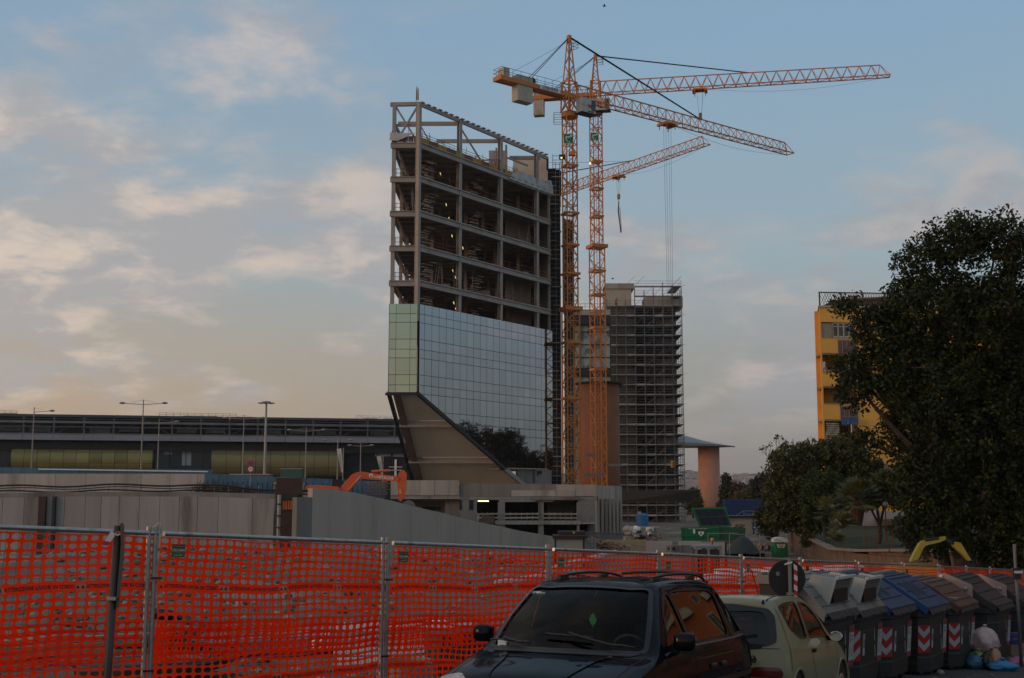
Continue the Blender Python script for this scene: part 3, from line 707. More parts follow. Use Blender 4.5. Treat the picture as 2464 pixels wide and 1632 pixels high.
def crane(label, mx, D, ybase, yjib, mast_w, segs, tip, cj_len, apex, h, pend, trol, hook_y, signs=None, cab=True, jib_w=1.5, mast_rz=0.35, blocks=True, low_w=None):
    zj = at(mx, yjib, D).z; m0 = at(mx, yjib, D); zb = at(mx, ybase, D).z
    T = thing('tower_crane', label, 'crane', (m0.x, m0.y, zb))
    tp = at_z(tip[0], tip[1], zj); d = V((tp.x - m0.x, tp.y - m0.y, 0)); JL = d.length; d.normalize(); s = V((d.y, -d.x, 0)); jz = math.atan2(d.y, d.x)
    col_z = zj - h * 1.35           # slewing ring level
    # mast in sections
    mb = MB(); lo = zb; lw = low_w or mast_w
    zsw = at(mx, segs, D).z if segs else zb
    if segs: lattice_mast(mb, m0.x, m0.y, zb, zsw, lw, lw * 0.95, mast_rz)
    lattice_mast(mb, m0.x, m0.y, zsw, col_z, mast_w, mast_w * 0.95, mast_rz)
    mb.beam((m0.x, m0.y + 0.3, zb), (m0.x, m0.y + 0.3, col_z), 0.06).beam((m0.x + .4, m0.y + 0.3, zb), (m0.x + .4, m0.y + 0.3, col_z), 0.06)
    z = zb
    while z < col_z: mb.beam((m0.x, m0.y + .3, z), (m0.x + .4, m0.y + .3, z), 0.04); z += 0.6
    mb.bd('mast', M_CRANE, T, w=1)
    return T, m0, zj, d, s, jz, JL, col_z, zb
def collar(T, m0, z, w, hh=0.5):
    hh *= .7; mb = MB()
    for a in (-1, 1):
        mb.box((m0.x, m0.y + a * w / 2, z), (w + 0.3, 0.2, hh), 0.0); mb.box((m0.x + a * w / 2, m0.y, z), (0.2, w + 0.3, hh), 0.0)
    mb.xf(Matrix.Translation((m0.x, m0.y, 0)) @ Matrix.Rotation(0.35, 4, 'Z') @ Matrix.Translation((-m0.x, -m0.y, 0)))
    mb.bd('collar', M_CRANE, T, w=1)
def crane_top(T, m0, zj, d, s, jz, JL, col_z, apex_z, h, cj, pend_t, trol_t, hook_z, lab, front, jib_w=1.5, pitch=1.7, cw=None, taper=0.15):
    up = V((0, 0, 1)); b = V((m0.x, m0.y, 0))
    # slewing ring and head
    ring = MB().lathe([(1.05, col_z - 0.5), (1.2, col_z - 0.4), (1.2, col_z + 0.1), (0.95, col_z + 0.2), (1.05, col_z + 0.35)], (b.x, b.y, 0), 18); ring.bd('slewing_ring', M_CRANE, T, sm=0, w=1)
    mb = MB(); w0, w1 = 0.85, 0.75
    hs = [(b + d * a * w0 + s * c * w0, b + d * a * w1 + s * c * w1) for a, c in ((-1, -1), (1, -1), (1, 1), (-1, 1))]
    for k in range(4):
        p, q = hs[k]; mb.beam(p + up * (col_z + 0.3), q + up * (zj + h), 0.22)
        p2, q2 = hs[(k + 1) % 4]; mb.beam(p + up * (col_z + 0.35), q2 + up * zj, 0.13); mb.beam(p2 + up * (col_z + 0.35), q + up * zj, 0.13); mb.beam(q + up * zj, q2 + up * zj, 0.2); mb.beam(q + up * (zj + h), q2 + up * (zj + h), 0.14)
    mb.bd('turret', M_CRANE, T, w=1)
    mb = MB(); n = 6
    ap = [b + d * a * 0.16 + s * c * 0.16 + up * apex_z for a, c in ((-1, -1), (1, -1), (1, 1), (-1, 1))]
    bp = [b + d * a * w1 + s * c * w1 + up * zj for a, c in ((-1, -1), (1, -1), (1, 1), (-1, 1))]
    for k in range(4):
        mb.beam(bp[k], ap[k], 0.17)
        for i in range(n):
            t0, t1 = (i / n) ** 0.9, ((i + 1) / n) ** 0.9; a1 = bp[k].lerp(ap[k], t0); c1 = bp[(k + 1) % 4].lerp(ap[(k + 1) % 4], t1); a2 = bp[(k + 1) % 4].lerp(ap[(k + 1) % 4], t0); c2 = bp[k].lerp(ap[k], t1)
            if (i + k) % 2: mb.beam(a1, c1, 0.08)
            else: mb.beam(a2, c2, 0.08)
    mb.box(b + up * (apex_z + 0.15), (0.5, 0.5, 0.5), jz)
    mb.bd('apex_tower', M_CRANE, T, w=1)
    mb = MB(); pz = apex_z - 1.3
    for z in (0, 0.5, 1.0):
        q = [b + d * 0.3 + s * -0.5, b + d * 1.3 + s * -0.5, b + d * 1.3 + s * 0.5, b + d * 0.3 + s * 0.5]
        for i in range(4): mb.beam(q[i] + up * (pz + z), q[(i + 1) % 4] + up * (pz + z), 0.05)
    for p in q: mb.beam(p + up * pz, p + up * (pz + 1), 0.05)
    mb.bd('apex_platform', M_DARK, T, w=1)
    # jib
    mb = MB(); lattice_jib(mb, b + d * 0.8 + up * zj, b + d * JL + up * zj, jib_w, h, pitch, taper)
    mb.bd('jib', M_CRANE, T, w=1)
    # counter jib
    mb = MB(); e = b - d * cj
    for c in (-1, 1): mb.beam(b + s * c * 0.75 + up * (zj - 0.1), e + s * c * 0.75 + up * (zj - 0.1), 0.16, 0.62)
    mb.beam(b - d * 1 + up * (zj - 0.2), e + up * (zj - 0.2), 1.4, 0.12); mb.beam(e + s * 0.9 + up * (zj - 0.1), e - s * 0.9 + up * (zj - 0.1), 0.2, 0.62)
    mb.bd('counter_jib', M_CRANE, T, w=1)
    mb = MB()
    for c in (-1, 1):
        for hh in (0.75, 1.3): mb.beam(b - d * 1.0 + s * c * 0.95 + up * (zj + hh), e + s * c * 0.95 + up * (zj + hh), 0.045)
        k = 1.0
        while k < cj: mb.beam(b - d * k + s * c * 0.95 + up * (zj + 0.2), b - d * k + s * c * 0.95 + up * (zj + 1.3), 0.045); k += 1.4
    for hh in (0.75, 1.3): mb.beam(e + s * .95 + up * (zj + hh), e - s * .95 + up * (zj + hh), 0.045)
    mb.bd('railing', M_DARK, T, w=1)
    # ballast blocks hanging through the deck
    for i, (t, zz, hh) in enumerate(cw):
        MB().box(b - d * t + up * (zj + zz), (0.5, 1.35, hh), jz).bd('ballast_block', M_BALLAST, T, w=1)
    MB().lathe([(0.45, -0.6), (0.45, 0.6)], (0, 0, 0), 12, 'x').xf(Matrix.Translation(b - d * (cj * 0.55) + up * (zj + 0.6)) @ Matrix.Rotation(jz + math.pi / 2, 4, 'Z')).bd('hoist_winch', M_DARK, T, w=1)
    # pendants
    for c in (-0.12, 0.12):
        MB().tube([b + s * c + up * (apex_z + 0.2), b + d * pend_t + s * c * 0.5 + up * (zj + h * (1 - taper * pend_t / JL))], 0.075, 6).bd('pendant_bar', M_CABLE, T, w=1)
    for c in (-0.6, 0.6): MB().tube([b + s * c * 0.2 + up * (apex_z + 0.1), b - d * (cj * 0.62) + s * c + up * (zj + 0.3)], 0.05, 6).bd('tie_bar', M_CABLE, T, w=1)
    MB().tube([b + up * (apex_z - 0.4), b - d * (cj * 0.8) + up * (zj + 1.3)], 0.025, 4).bd('cable', M_CABLE, T, w=1)
    # trolley, ropes, hook
    tq = b + d * trol_t + up * (zj - 0.35); mb = MB()
    mb.box(tq, (2.2, jib_w + 0.3, 0.25), jz)
    for a in (-1, 1):
        for c in (-1, 1): mb.box(tq + d * a * 0.9 + s * c * (jib_w / 2) - up * 0.45, (0.1, 0.1, 0.9), jz)
        mb.box(tq + d * a * 1.0 - up * 0.2, (0.5, jib_w + 0.5, 0.3), jz)
    mb.bd('trolley', M_CRANE, T, w=1)
    hk = V((tq.x, tq.y, hook_z)); mb = MB()
    for a in (-1, 1):
        for c in (-0.12, 0.12): mb.tube([tq + d * a * 0.55 + s * c * 2, hk + d * a * 0.22 + s * c + up * 0.5], 0.022, 4)
    mb.bd('hoist_rope', M_CABLE, T, w=1)
    MB().box(hk, (0.55, 0.35, 1.0), jz).bd('hook_block', mat('hook_yellow', (0.5, 0.25, 0.03), 0.6), T, w=1)
    mb = MB()
    for i in range(3): mb.beam(hk + d * 0.29 - s * 0.19 + up * (0.3 - i * .35), hk - d * 0.29 - s * 0.19 + up * (0.1 - i * .35), 0.02, 0.13)
    for i in range(3): mb.beam(hk + d * 0.29 + s * 0.19 + up * (0.3 - i * .35), hk - d * 0.29 + s * 0.19 + up * (0.1 - i * .35), 0.02, 0.13)
    mb.bd('hook_stripe', M_BLACK, T, w=1)
    MB().tube([hk - up * 0.5, hk - up * 0.75, hk - up * 0.95 + d * 0.12, hk - up * 1.1, hk - up * 1.0 - d * 0.16], 0.05, 6).bd('hook', M_DARK, T, w=1)
    # sagging trolley rope under the jib
    pts = [b + d * (trol_t + (JL - 0.4 - trol_t) * i / 12) + up * (zj - 0.2 - 1.0 * math.sin(math.pi * i / 12) * 1.2) for i in range(13)]
    MB().tube(pts, 0.02, 4).bd('cable', M_CABLE, T, w=1)
    return b, up
def cab(T, c, d, s, lettering):
    """operator cab with a big printed side panel facing the camera side"""
    jz = math.atan2(d.y, d.x)
    MB().box(c, (2.5, 1.3, 2.1), jz).bd('cab', mat('cab_grey', (0.44, 0.44, 0.44), 0.5), T, w=1)
    f = -1 if s.y > 0 else 1
    pm = Matrix.Translation(c + s * f * 0.67) @ Matrix.Rotation(jz if f * (-s.y) < 0 or True else jz, 4, 'Z')
    w = c + s * f * 0.66 + d * 0.85 + V((0, 0, 0.1)); MB().box(w, (0.75, 0.06, 1.5), jz).bd('cab_window', mat('cab_glass', (0.03, 0.035, 0.04), 0.1), T, w=1)
    MB().box(c - V((0, 0, 1.12)), (2.9, 1.6, 0.1), jz).bd('cab_floor', M_DARK, T, w=1)
    vs = []
    for i in range(12):
        an = 0.3 + i * 0.14; vs.append((-0.9 + 1.5 * math.sin(an) * 1.0 - 0.4, 0, 0.9 - 1.5 * math.cos(an) + 0.45))
    face = Matrix.Translation(c + s * f * 0.675) @ Matrix.Rotation(jz + (0 if f * s.y < 0 else math.pi), 4, 'Z') @ Matrix.Rotation(math.pi / 2, 4, 'X')
    for txt, x, y, sz, m in lettering:
        o = put('lettering', text_mesh(txt, sz, m, 0.01), T); o.matrix_local = Matrix.Translation(-V(T.location)) @ face @ Matrix.Translation((x, y, 0.0))
def cranes():
    m_red = mat('letter_red', (0.45, 0.02, 0.03), 0.5); m_yel = mat('letter_yellow', (0.60, 0.33, 0.04), 0.5)
    # nearer crane
    T, m0, zj, d, s, jz, JL, col_z, zb = crane('orange lattice crane nearest the tower, its jib slanting away down to the right', 1370, 164.5, 1330, 232, 1.55, 744, (1902, 371), 0, 0, 2.0, 0, 0, 0, low_w=1.85)
    apz = at(1366, 92, 164.5).z
    pt = at_z(1686, 286, zj + 1.8); pt_t = (V((pt.x, pt.y, 0)) - V((m0.x, m0.y, 0))).dot(d)
    tt = at_z(1598, 296, zj); tr = (V((tt.x, tt.y, 0)) - V((m0.x, m0.y, 0))).dot(d)
    hq = m0 + d * tr; hz_ = at(1607, 1117, hq.y).z
    cw = [(7.4 + 0.42 * i, -1.35, 2.6) for i in range(6)] + [(7.4 + 0.42 * i, 0.55, 0.8) for i in range(6)] + [(11.4, 0.75, 1.4), (11.9, 0.75, 1.4)]
    b, up = crane_top(T, m0, zj, d, s, jz, JL, col_z, apz, 2.0, 12.7, pt_t, tr, hz_, 0, 0, cw=cw)
    for y, w in ((515, 1.75), (591, 1.7), (660, 1.9), (744, 2.3), (400, 1.6), (825, 2.0), (960, 2.0)): collar(T, m0, at(1370, y, 164.5).z, w, 0.75 if y == 744 else 0.4)
    dot_sign(T, at(1368, 334, 163.4), 1.42, 1.42)
    cab(T, at(1410, 257, 163.6) + V((0, 0, 0)), d, s, (('BC-4e', -0.62, -0.05, 0.55, m_yel), ('M', 0.17, -0.1, 0.9, m_red), ('LIEBHERR', 0.3, -0.86, 0.27, M_BLACK)))
    fside = -1 if s.y > 0 else 1
    def board(T, b, zj, d, s, t, txt, size):
        f = -1 if s.y > 0 else 1
        c = b - d * t + s * f * 0.86 + V((0, 0, zj - 0.05)); jz = math.atan2(d.y, d.x)
        MB().box(c, (3.6, 0.05, 0.6), jz).bd('name_board', M_WHITE, T, w=1)
        o = put('lettering', text_mesh(txt, size, M_BLACK, 0.012), T)
        o.matrix_local = Matrix.Translation(-V(T.location)) @ Matrix.Translation(c + s * f * 0.035) @ Matrix.Rotation(jz, 4, 'Z') @ Matrix.Rotation(math.pi / 2, 4, 'X')
    board(T, b, zj, d, s, 4.2, 'LIEBHERR', 0.66)
    for q, sd in ((at(1353, 378, 163.7), -1), (at(1376, 370, 163.6), 1)):
        MB().box(q, (0.9, 0.8, 0.5)).bd('equipment_box', M_CRANE if sd > 0 else M_DARK, T, w=1)
    MB().box(at(1351, 380, 163.1), (0.25, 0.15, 0.2)).bd('flood_lamp', emit('lamp_glow', (1, .78, .28), 1.1), T, w=1)
    mb = MB(); q = at(1343, 285, 163.9)
    for zz in (0, 0.7, 1.4):
        for i, (x0, x1) in enumerate((((-.6, -.5), (.6, -.5)), ((.6, -.5), (.6, .5)), ((.6, .5), (-.6, .5)), ((-.6, .5), (-.6, -.5)))): mb.beam(q + V((x0[0], x0[1], zz - 0.7)), q + V((x1[0], x1[1], zz - 0.7)), 0.05)
    for x in (-.6, .6):
        for y in (-.5, .5): mb.beam(q + V((x, y, -.7)), q + V((x, y, .7)), 0.05)
    mb.bd('slewing_platform', M_DARK, T, w=1)
    # second crane
    T, m0, zj, d, s, jz, JL, col_z, zb = crane('orange lattice crane with level jib pointing right, behind the nearer one', 1433, 200, 1290, 228, 1.58, 594, (2141, 183), 0, 0, 2.3, 0, 0, 0, low_w=1.95)
    apz = at(1427, 137, 200).z
    pt = at_z(1801, 184, zj + 2.1); pt_t = (V((pt.x, pt.y, 0)) - V((m0.x, m0.y, 0))).dot(d)
    tt = at_z(1684, 213, zj); tr = (V((tt.x, tt.y, 0)) - V((m0.x, m0.y, 0))).dot(d)
    hz_ = at(1686, 279, (m0 + d * tr).y).z
    cw = [(9.2 + 0.42 * i, -1.7, 3.0) for i in range(4)] + [(9.2 + 0.42 * i, 0.9, 1.3) for i in range(4)]
    b, up = crane_top(T, m0, zj, d, s, jz, JL, col_z, apz, 2.3, 13.6, pt_t, tr, hz_, 0, 0, cw=cw, pitch=1.85)
    for y, w in ((455, 1.65), (522, 1.65), (594, 2.6), (653, 2.0), (710, 2.0), (790, 2.0), (890, 2.0), (390, 1.6)): collar(T, m0, at(1433, y, 200).z, w, 0.8 if y == 594 else 0.45)
    dot_sign(T, at(1431, 329, 198.8), 1.42, 1.42)
    cab(T, at(1449, 253, 198.6), d, s, (('M', -0.4, 0.1, 1.0, m_red), ('LIEBHERR', 0.1, -0.7, 0.3, M_BLACK)))
    board(T, b, zj, d, s, 5.6, 'LIEBHERR', 0.62)
    MB().box(at(1420, 393, 198.6), (0.3, 0.2, 0.4)).bd('flood_lamp', emit('lamp_glow', (1, .78, .28), 1.1), T, w=1)
    # third crane, its mast hidden behind the tower
    T, m0, zj, d, s, jz, JL, col_z, zb = crane('paler orange crane jib rising to the right from behind the tower', 1336, 262, 1240, 474, 1.6, None, (1702, 347), 0, 0, 2.0, 0, 0, 0)
    apz = zj + 5.0
    tt = at_z(1487, 421, zj); tr = (V((tt.x, tt.y, 0)) - V((m0.x, m0.y, 0))).dot(d)
    q = m0 + d * tr; hz_ = at(1485, 473, q.y).z
    b, up = crane_top(T, m0, zj, d, s, jz, JL, col_z, apz, 2.1, 8.0, JL * 0.55, tr, hz_, 0, 0, cw=[(6.0, -1.2, 2.4), (6.5, -1.2, 2.4)], taper=0.1)
    hk = V((q.x, q.y, hz_)); e = at(1494, 560, q.y)
    ch = thing('lifting_strap', 'grey lifting strap hanging from the third crane hook', 'strap', e)
    MB().tube([hk - V((0, 0, 1.0)), hk.lerp(e, 0.4) + V((-0.25, 0, 0)), e], [0.1, 0.16, 0.12], 6).bd('webbing', mat('strap_grey', (0.12, 0.13, 0.13), 0.8), ch, w=1)
    MB().tube([hk.lerp(e, 0.3) + V((0.1, 0.1, 0)), hk.lerp(e, 0.7) + V((0.15, 0.1, 0)), e + V((.12, 0, 0.1))], 0.06, 5).bd('webbing', mat('strap_grey', (0.12, 0.13, 0.13), 0.8), ch, w=1)
cranes()
# ------------------------------------------------------------------ structures behind
M_BRICK = mat('terracotta_brick_shaded', (0.235, 0.088, 0.043), 0.9, var=0.14, scale=0.5, col2=(0.165, 0.066, 0.034), thr=(0.5, 0.75), scale2=0.25, bump=0.2, bscale=5)  # brick darkened, the drum's shade is painted into its colour
M_NET = mat('black_debris_net', (0.022, 0.023, 0.027), 0.9, var=0.3, scale=0.8)
M_SCAF = mat('scaffold_tube', (0.19, 0.183, 0.172), 0.5, metal=0.5, var=0.2)
M_DECK = mat('scaffold_deck', (0.31, 0.295, 0.27), 0.8, var=0.25, scale=0.6, island=0.2)
def stuff(o): o['kind'] = 'stuff'; return o
def netted_towers():
    for lab, x0, x1, ytop, D, n in (('black netted hoist scaffold against the right end of the tower', 1320, 1351, 405, 167.2, 40), ('black netted scaffold column right behind the nearer crane mast', 1361, 1381, 528, 176, 34)):
        a = at(x0, 1170, D); b = at(x1, 1170, D); zt = at(x0, ytop, D).z; zb = -5.2; w = b.x - a.x
        T = thing('netted_scaffold', lab, 'scaffold', ((a.x + b.x) / 2, D + 1, zb))
        cx = (a.x + b.x) / 2; step = (zt - zb) / n
        for k in range(n):
            zz = zb + k * step
            MB().box((cx - w * 0.16 + U(-.03, .03), D + 0.15, zz + step * 0.54), (w * 0.62, 0.05, step * 0.86)).bd('net_panel', M_NET, T, w=1)
            MB().box((cx + w * 0.34, D + 0.5, zz + step * 0.5), (w * 0.30, 0.05, step * 0.94)).bd('net_panel', M_NET, T, w=1)
            MB().box((cx, D + 1.2, zz + step * 0.5), (w, 0.05, step * 0.97)).bd('net_panel', M_NET, T, w=1)
            MB().box((cx + (w * 0.22 if k % 2 else -w * 0.05), D - 0.1, zz), (w * (0.55 if k % 3 else 0.75), 0.5, 0.13)).bd('deck', M_WOOD if k % 3 else M_DECK, T, w=1)
        for x in (a.x, cx + w * 0.16, b.x):
            for y in (D, D + 1.1): MB().beam((x, y, zb), (x, y, zt + (1.2 if y > D else 0)), 0.08).bd('standard', M_SCAF, T, w=1)
        mb = MB()
        for k in range(n):
            for h in (0.5, 0.95): mb.beam((a.x - 0.05, D - 0.02, zb + (k + h) * step), (b.x + 0.05, D - 0.02, zb + (k + h) * step), 0.045)
        stuff(mb.bd('ledgers', M_SCAF, T, w=1))
    # narrow stair head of bare tube above the first
    D = 168.5; a = at(1330, 372, D); b = at(1350, 372, D); T = thing('scaffold_head', 'bare tube ladder scaffold rising above the black netting', 'scaffold', ((a.x + b.x) / 2, D, at(0, 440, D).z))
    for x in (a.x, b.x): MB().beam((x, D, at(0, 470, D).z), (x, D, a.z), 0.08).bd('standard', M_SCAF, T, w=1)
    for k in range(8): z = a.z - 0.2 - k * 0.62; MB().beam((a.x, D, z), (b.x, D, z), 0.06).bd('rung', M_SCAF, T, w=1)
    MB().box(((a.x + b.x) / 2, D + 0.3, at(0, 440, D).z), (b.x - a.x, 0.2, 3.6)).bd('net_panel', M_NET, T, w=1)
    mb = MB()
    w0 = at(1150, 386, 168); w1 = at(1452, 392, 200); 
    # a wire strung across to the second crane
    T = thing('site_wire', 'thin wire strung between the crane masts near the tower top', 'cable', at(1318, 390, 168)); MB().tube([at(1318, 391, 168), at(1400, 391, 180), at(1500, 388, 215)], 0.035, 4).bd('wire', M_CABLE, T, w=1)
netted_towers()
def drum():
    D = 212; c = at(1440, 930, D); r = 50 / FPX * D; zt = at(0, 922, D - r).z
    T = thing('brick_drum', 'tall round terracotta brick tower with dark rim behind the cranes', 'tower', (c.x, D, -7))
    MB().lathe([(r, -8), (r, zt)], (c.x, D, 0), 40).bd('drum_wall', M_BRICK, T, sm=0, w=1)
    for f in T.children[0].data.polygons: f.use_smooth = abs(f.normal.z) < 0.5
    MB().lathe([(r + 0.15, zt), (r + 0.75, zt + 0.1), (r + 0.8, zt + 0.28), (r, zt + 0.42)], (c.x, D, 0), 40).bd('rim', M_DARK, T, w=1)
    # crane bracing struts tied to it
    for px, py, w in ((1420, 1095, 25), (1428, 1144, 46), (1480, 1119, 30)):
        p = at(px, py, 197); MB().box(p, (w / FPX * 197, 0.4, 0.42)).bd('tie_strut', M_SCAF, T, w=1)
drum()
def link_block():
    D = 228; x0, x1 = 1372, 1468; a = at(x0, 745, D); b = at(x1, 745, D); w = b.x - a.x; zt = a.z
    T = thing('glazed_link', 'glazed link block with dark frames between tower and scaffolding', 'building', (a.x, D, -7))
    MB().box(((a.x + b.x) / 2, D + 4, zt - 0.6), (w, 9, 1.1)).bd('roof_slab', M_CONC2, T, w=1)
    MB().box(((a.x + b.x) / 2, D + 2, at(0, 772, D).z), (w, 6, 1.6)).bd('fascia', mat('navy_panel', (0.012, 0.016, 0.028), 0.5), T, w=1)
    zt2 = at(0, 768, D).z; zb = -7; gm = mat('pale_green_glass', (0.30, 0.36, 0.34), 0.2, var=0.25, scale=0.3, col2=(0.10, 0.12, 0.12), thr=(0.5, 0.6), scale2=0.4)
    n = 10; cols = 4; rows_ = [zt2 - k * 2.45 for k in range(18) if zt2 - k * 2.45 > zb]
    for k in range(len(rows_) - 1):
        for i in range(cols):
            MB().box((a.x + w * (i + 0.5) / cols, D + 0.3, (rows_[k] + rows_[k + 1]) / 2), (w / cols - 0.1, 0.06, rows_[k] - rows_[k + 1] - 0.1)).bd('pane', gm, T, w=1)
        MB().box(((a.x + b.x) / 2, D + 0.1, rows_[k]), (w, 0.2, 0.14)).bd('transom', M_DARK, T, w=1)
    for i in range(cols + 1): MB().box((a.x + w * i / cols, D + 0.05, (zt2 + zb) / 2), (0.16, 0.2, zt2 - zb)).bd('mullion', M_DARK, T, w=1)
    MB().box(((a.x + b.x) / 2, D - 0.1, at(0, 896, D).z), (w, 0.5, 1.6)).bd('spandrel', M_DARK, T, w=1)
    mb = MB()
    for i in range(9): mb.beam((a.x + w * i / 8, D, zt), (a.x + w * i / 8, D, zt + 1.1), 0.07)
    for h in (0.5, 1.1): mb.beam((a.x, D, zt + h), (b.x, D, zt + h), 0.07)
    stuff(mb.bd('roof_rail', M_SCAF, T, w=1))
link_block()
def scaffolded_block():
    D = 240; x0, x1 = 1460, 1637; a = at(x0, 700, D); b = at(x1, 700, D); w = b.x - a.x; zb = -7.2
    zt = at(0, 735, D).z
    B = thing('stair_core_block', 'bare concrete stair block wrapped in tube scaffolding', 'building', ((a.x + b.x) / 2, D + 4, zb))
    fl = 24.3 / FPX * D * 0.99
    zr = at(0, 735, D).z
    # solid left core, open floors at the right
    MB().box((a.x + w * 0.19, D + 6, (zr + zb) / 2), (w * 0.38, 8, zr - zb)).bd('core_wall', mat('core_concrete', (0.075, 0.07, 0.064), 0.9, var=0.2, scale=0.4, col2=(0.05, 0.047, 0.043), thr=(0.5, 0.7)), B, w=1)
    hz_ = at(0, 678, D).z
    MB().box((a.x + w * 0.17, D + 5.5, (zr + hz_) / 2), (w * 0.36, 6, hz_ - zr)).bd('roof_head', mat('cream_concrete', (0.42, 0.375, 0.29), 0.9, var=0.12, scale=0.5, col2=(0.3, 0.26, 0.2), thr=(0.55, 0.75)), B, w=1)
    MB().box((a.x + w * 0.19, D + 5.5, hz_ - 0.5), (w * 0.40, 6.6, 1.1)).bd('roof_head', M_CONC2, B, w=1)
    zq = at(0, 708, D).z
    MB().box((a.x + w * 0.80, D + 6, (zr + zq) / 2), (w * 0.52, 6, zq - zr)).bd('roof_head', M_CONC2, B, w=1)
    z = zr; k = 0
    while z > zb + 2:
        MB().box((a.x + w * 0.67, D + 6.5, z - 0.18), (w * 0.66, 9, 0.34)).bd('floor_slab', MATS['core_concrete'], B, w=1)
        if k % 2: MB().box((a.x + w * 0.83, D + 4.0, z - 1.6), (w * 0.28, 0.3, 2.3)).bd('infill_wall', M_CONC3, B, w=1)
        p0 = V((a.x + w * 0.55, D + 3.3, z - 3.9)); p1 = V((a.x + w * 0.82, D + 3.3, z - 0.3))
        if k % 2 == 0: MB().beam(p0, p1, 1.2, 0.3).bd('stair_flight', mat('stair_brown', (0.19, 0.135, 0.10), 0.9), B, w=1)
        z -= fl * 1.0 * (4.0 / 4.0) * 1.0; k += 1
    MB().box((a.x + w * 0.67, D + 8, (zr + zb) / 2), (w * 0.66, 0.4, zr - zb)).bd('back_wall', mat('shade_wall', (.05, .047, .043), .9), B, w=1)  # dark tone paints in the shade behind the open floors
    # scaffolding round it
    T = thing('tube_scaffold', 'tall grey tube scaffolding with decks around the stair block', 'scaffold', ((a.x + b.x) / 2, D, zb))
    x1s = at(1640, 700, D).x; nb = 8; bw = (x1s - a.x) / nb; top = at(0, 690, D).z; zl = at(0, 735, D).z
    lv = []; z = zl + 2 * fl
    while z > zb + 0.5: lv.append(z); z -= fl
    for i in range(nb + 1):
        x = a.x + bw * i; hh = top + U(-0.8, 1.0) if i > 2 else zl + 1.3
        for y in (D, D + 1.1): MB().beam((x, y, zb), (x, y, hh), 0.09).bd('standard', M_SCAF, T, w=1)
    for j, z in enumerate(lv):
        x0_ = a.x if j > 1 else a.x + bw * 3
        for i in range(nb):
            if a.x + bw * i < x0_ - 0.01: continue
            MB().box((a.x + bw * (i + 0.5), D + 0.55, z - 0.05), (bw - 0.06, 0.95, 0.2 if rnd.random() < 0.8 else 0.36)).bd('deck', M_DECK, T, w=1)
    mb = MB()
    for j, z in enumerate(lv):
        x0_ = a.x if j > 1 else a.x + bw * 3
        for h in (0.5, 1.0):
            mb.beam((x0_, D, z + h), (x1s, D, z + h), 0.05); mb.beam((x1s, D, z + h), (x1s, D + 9, z + h), 0.05)
        for i in range(nb):
            if rnd.random() < 0.35: mb.beam((a.x + bw * i, D, z), (a.x + bw * (i + 1), D, z + fl), 0.05)
        for y in (D + 3, D + 6, D + 9): mb.box((x1s - bw * 0.5, y - 1.5, z - 0.05), (bw * 0.9, 2.9, 0.14))
        mb.beam((x1s, D, z), (x1s + 0.8, D, z + 0.1), 0.05) if j % 3 == 0 else None
        mb.beam((x1s - bw, D + 0.2, z), (x1s, D + 0.9, z + fl), 0.06)
    for y in (D + 3, D + 6, D + 9): mb.beam((x1s, y, zb), (x1s, y, top), 0.08)
    stuff(mb.bd('ledgers', M_SCAF, T, w=1))
    zz = at(0, 1184, D).z
    MB().prism([(a.x - 0.5, D - 0.4, zz), (x1s + 2.8, D - 2.2, zz + 0.4), (x1s + 1.0, D + 0.4, zz - 2.2), (a.x, D + 0.4, zz - 2.2)], (0, 0.2, 0.1)).bd('debris_fan', mat('dark_sheeting', (0.07, 0.065, 0.06), 0.9), T, w=1)
    # worker on the top lift
    P = at(1483, 738, D - 0.1)
    person(P + V((0, 0.5, 0)), 'person in orange work clothes standing on the top scaffold lift')
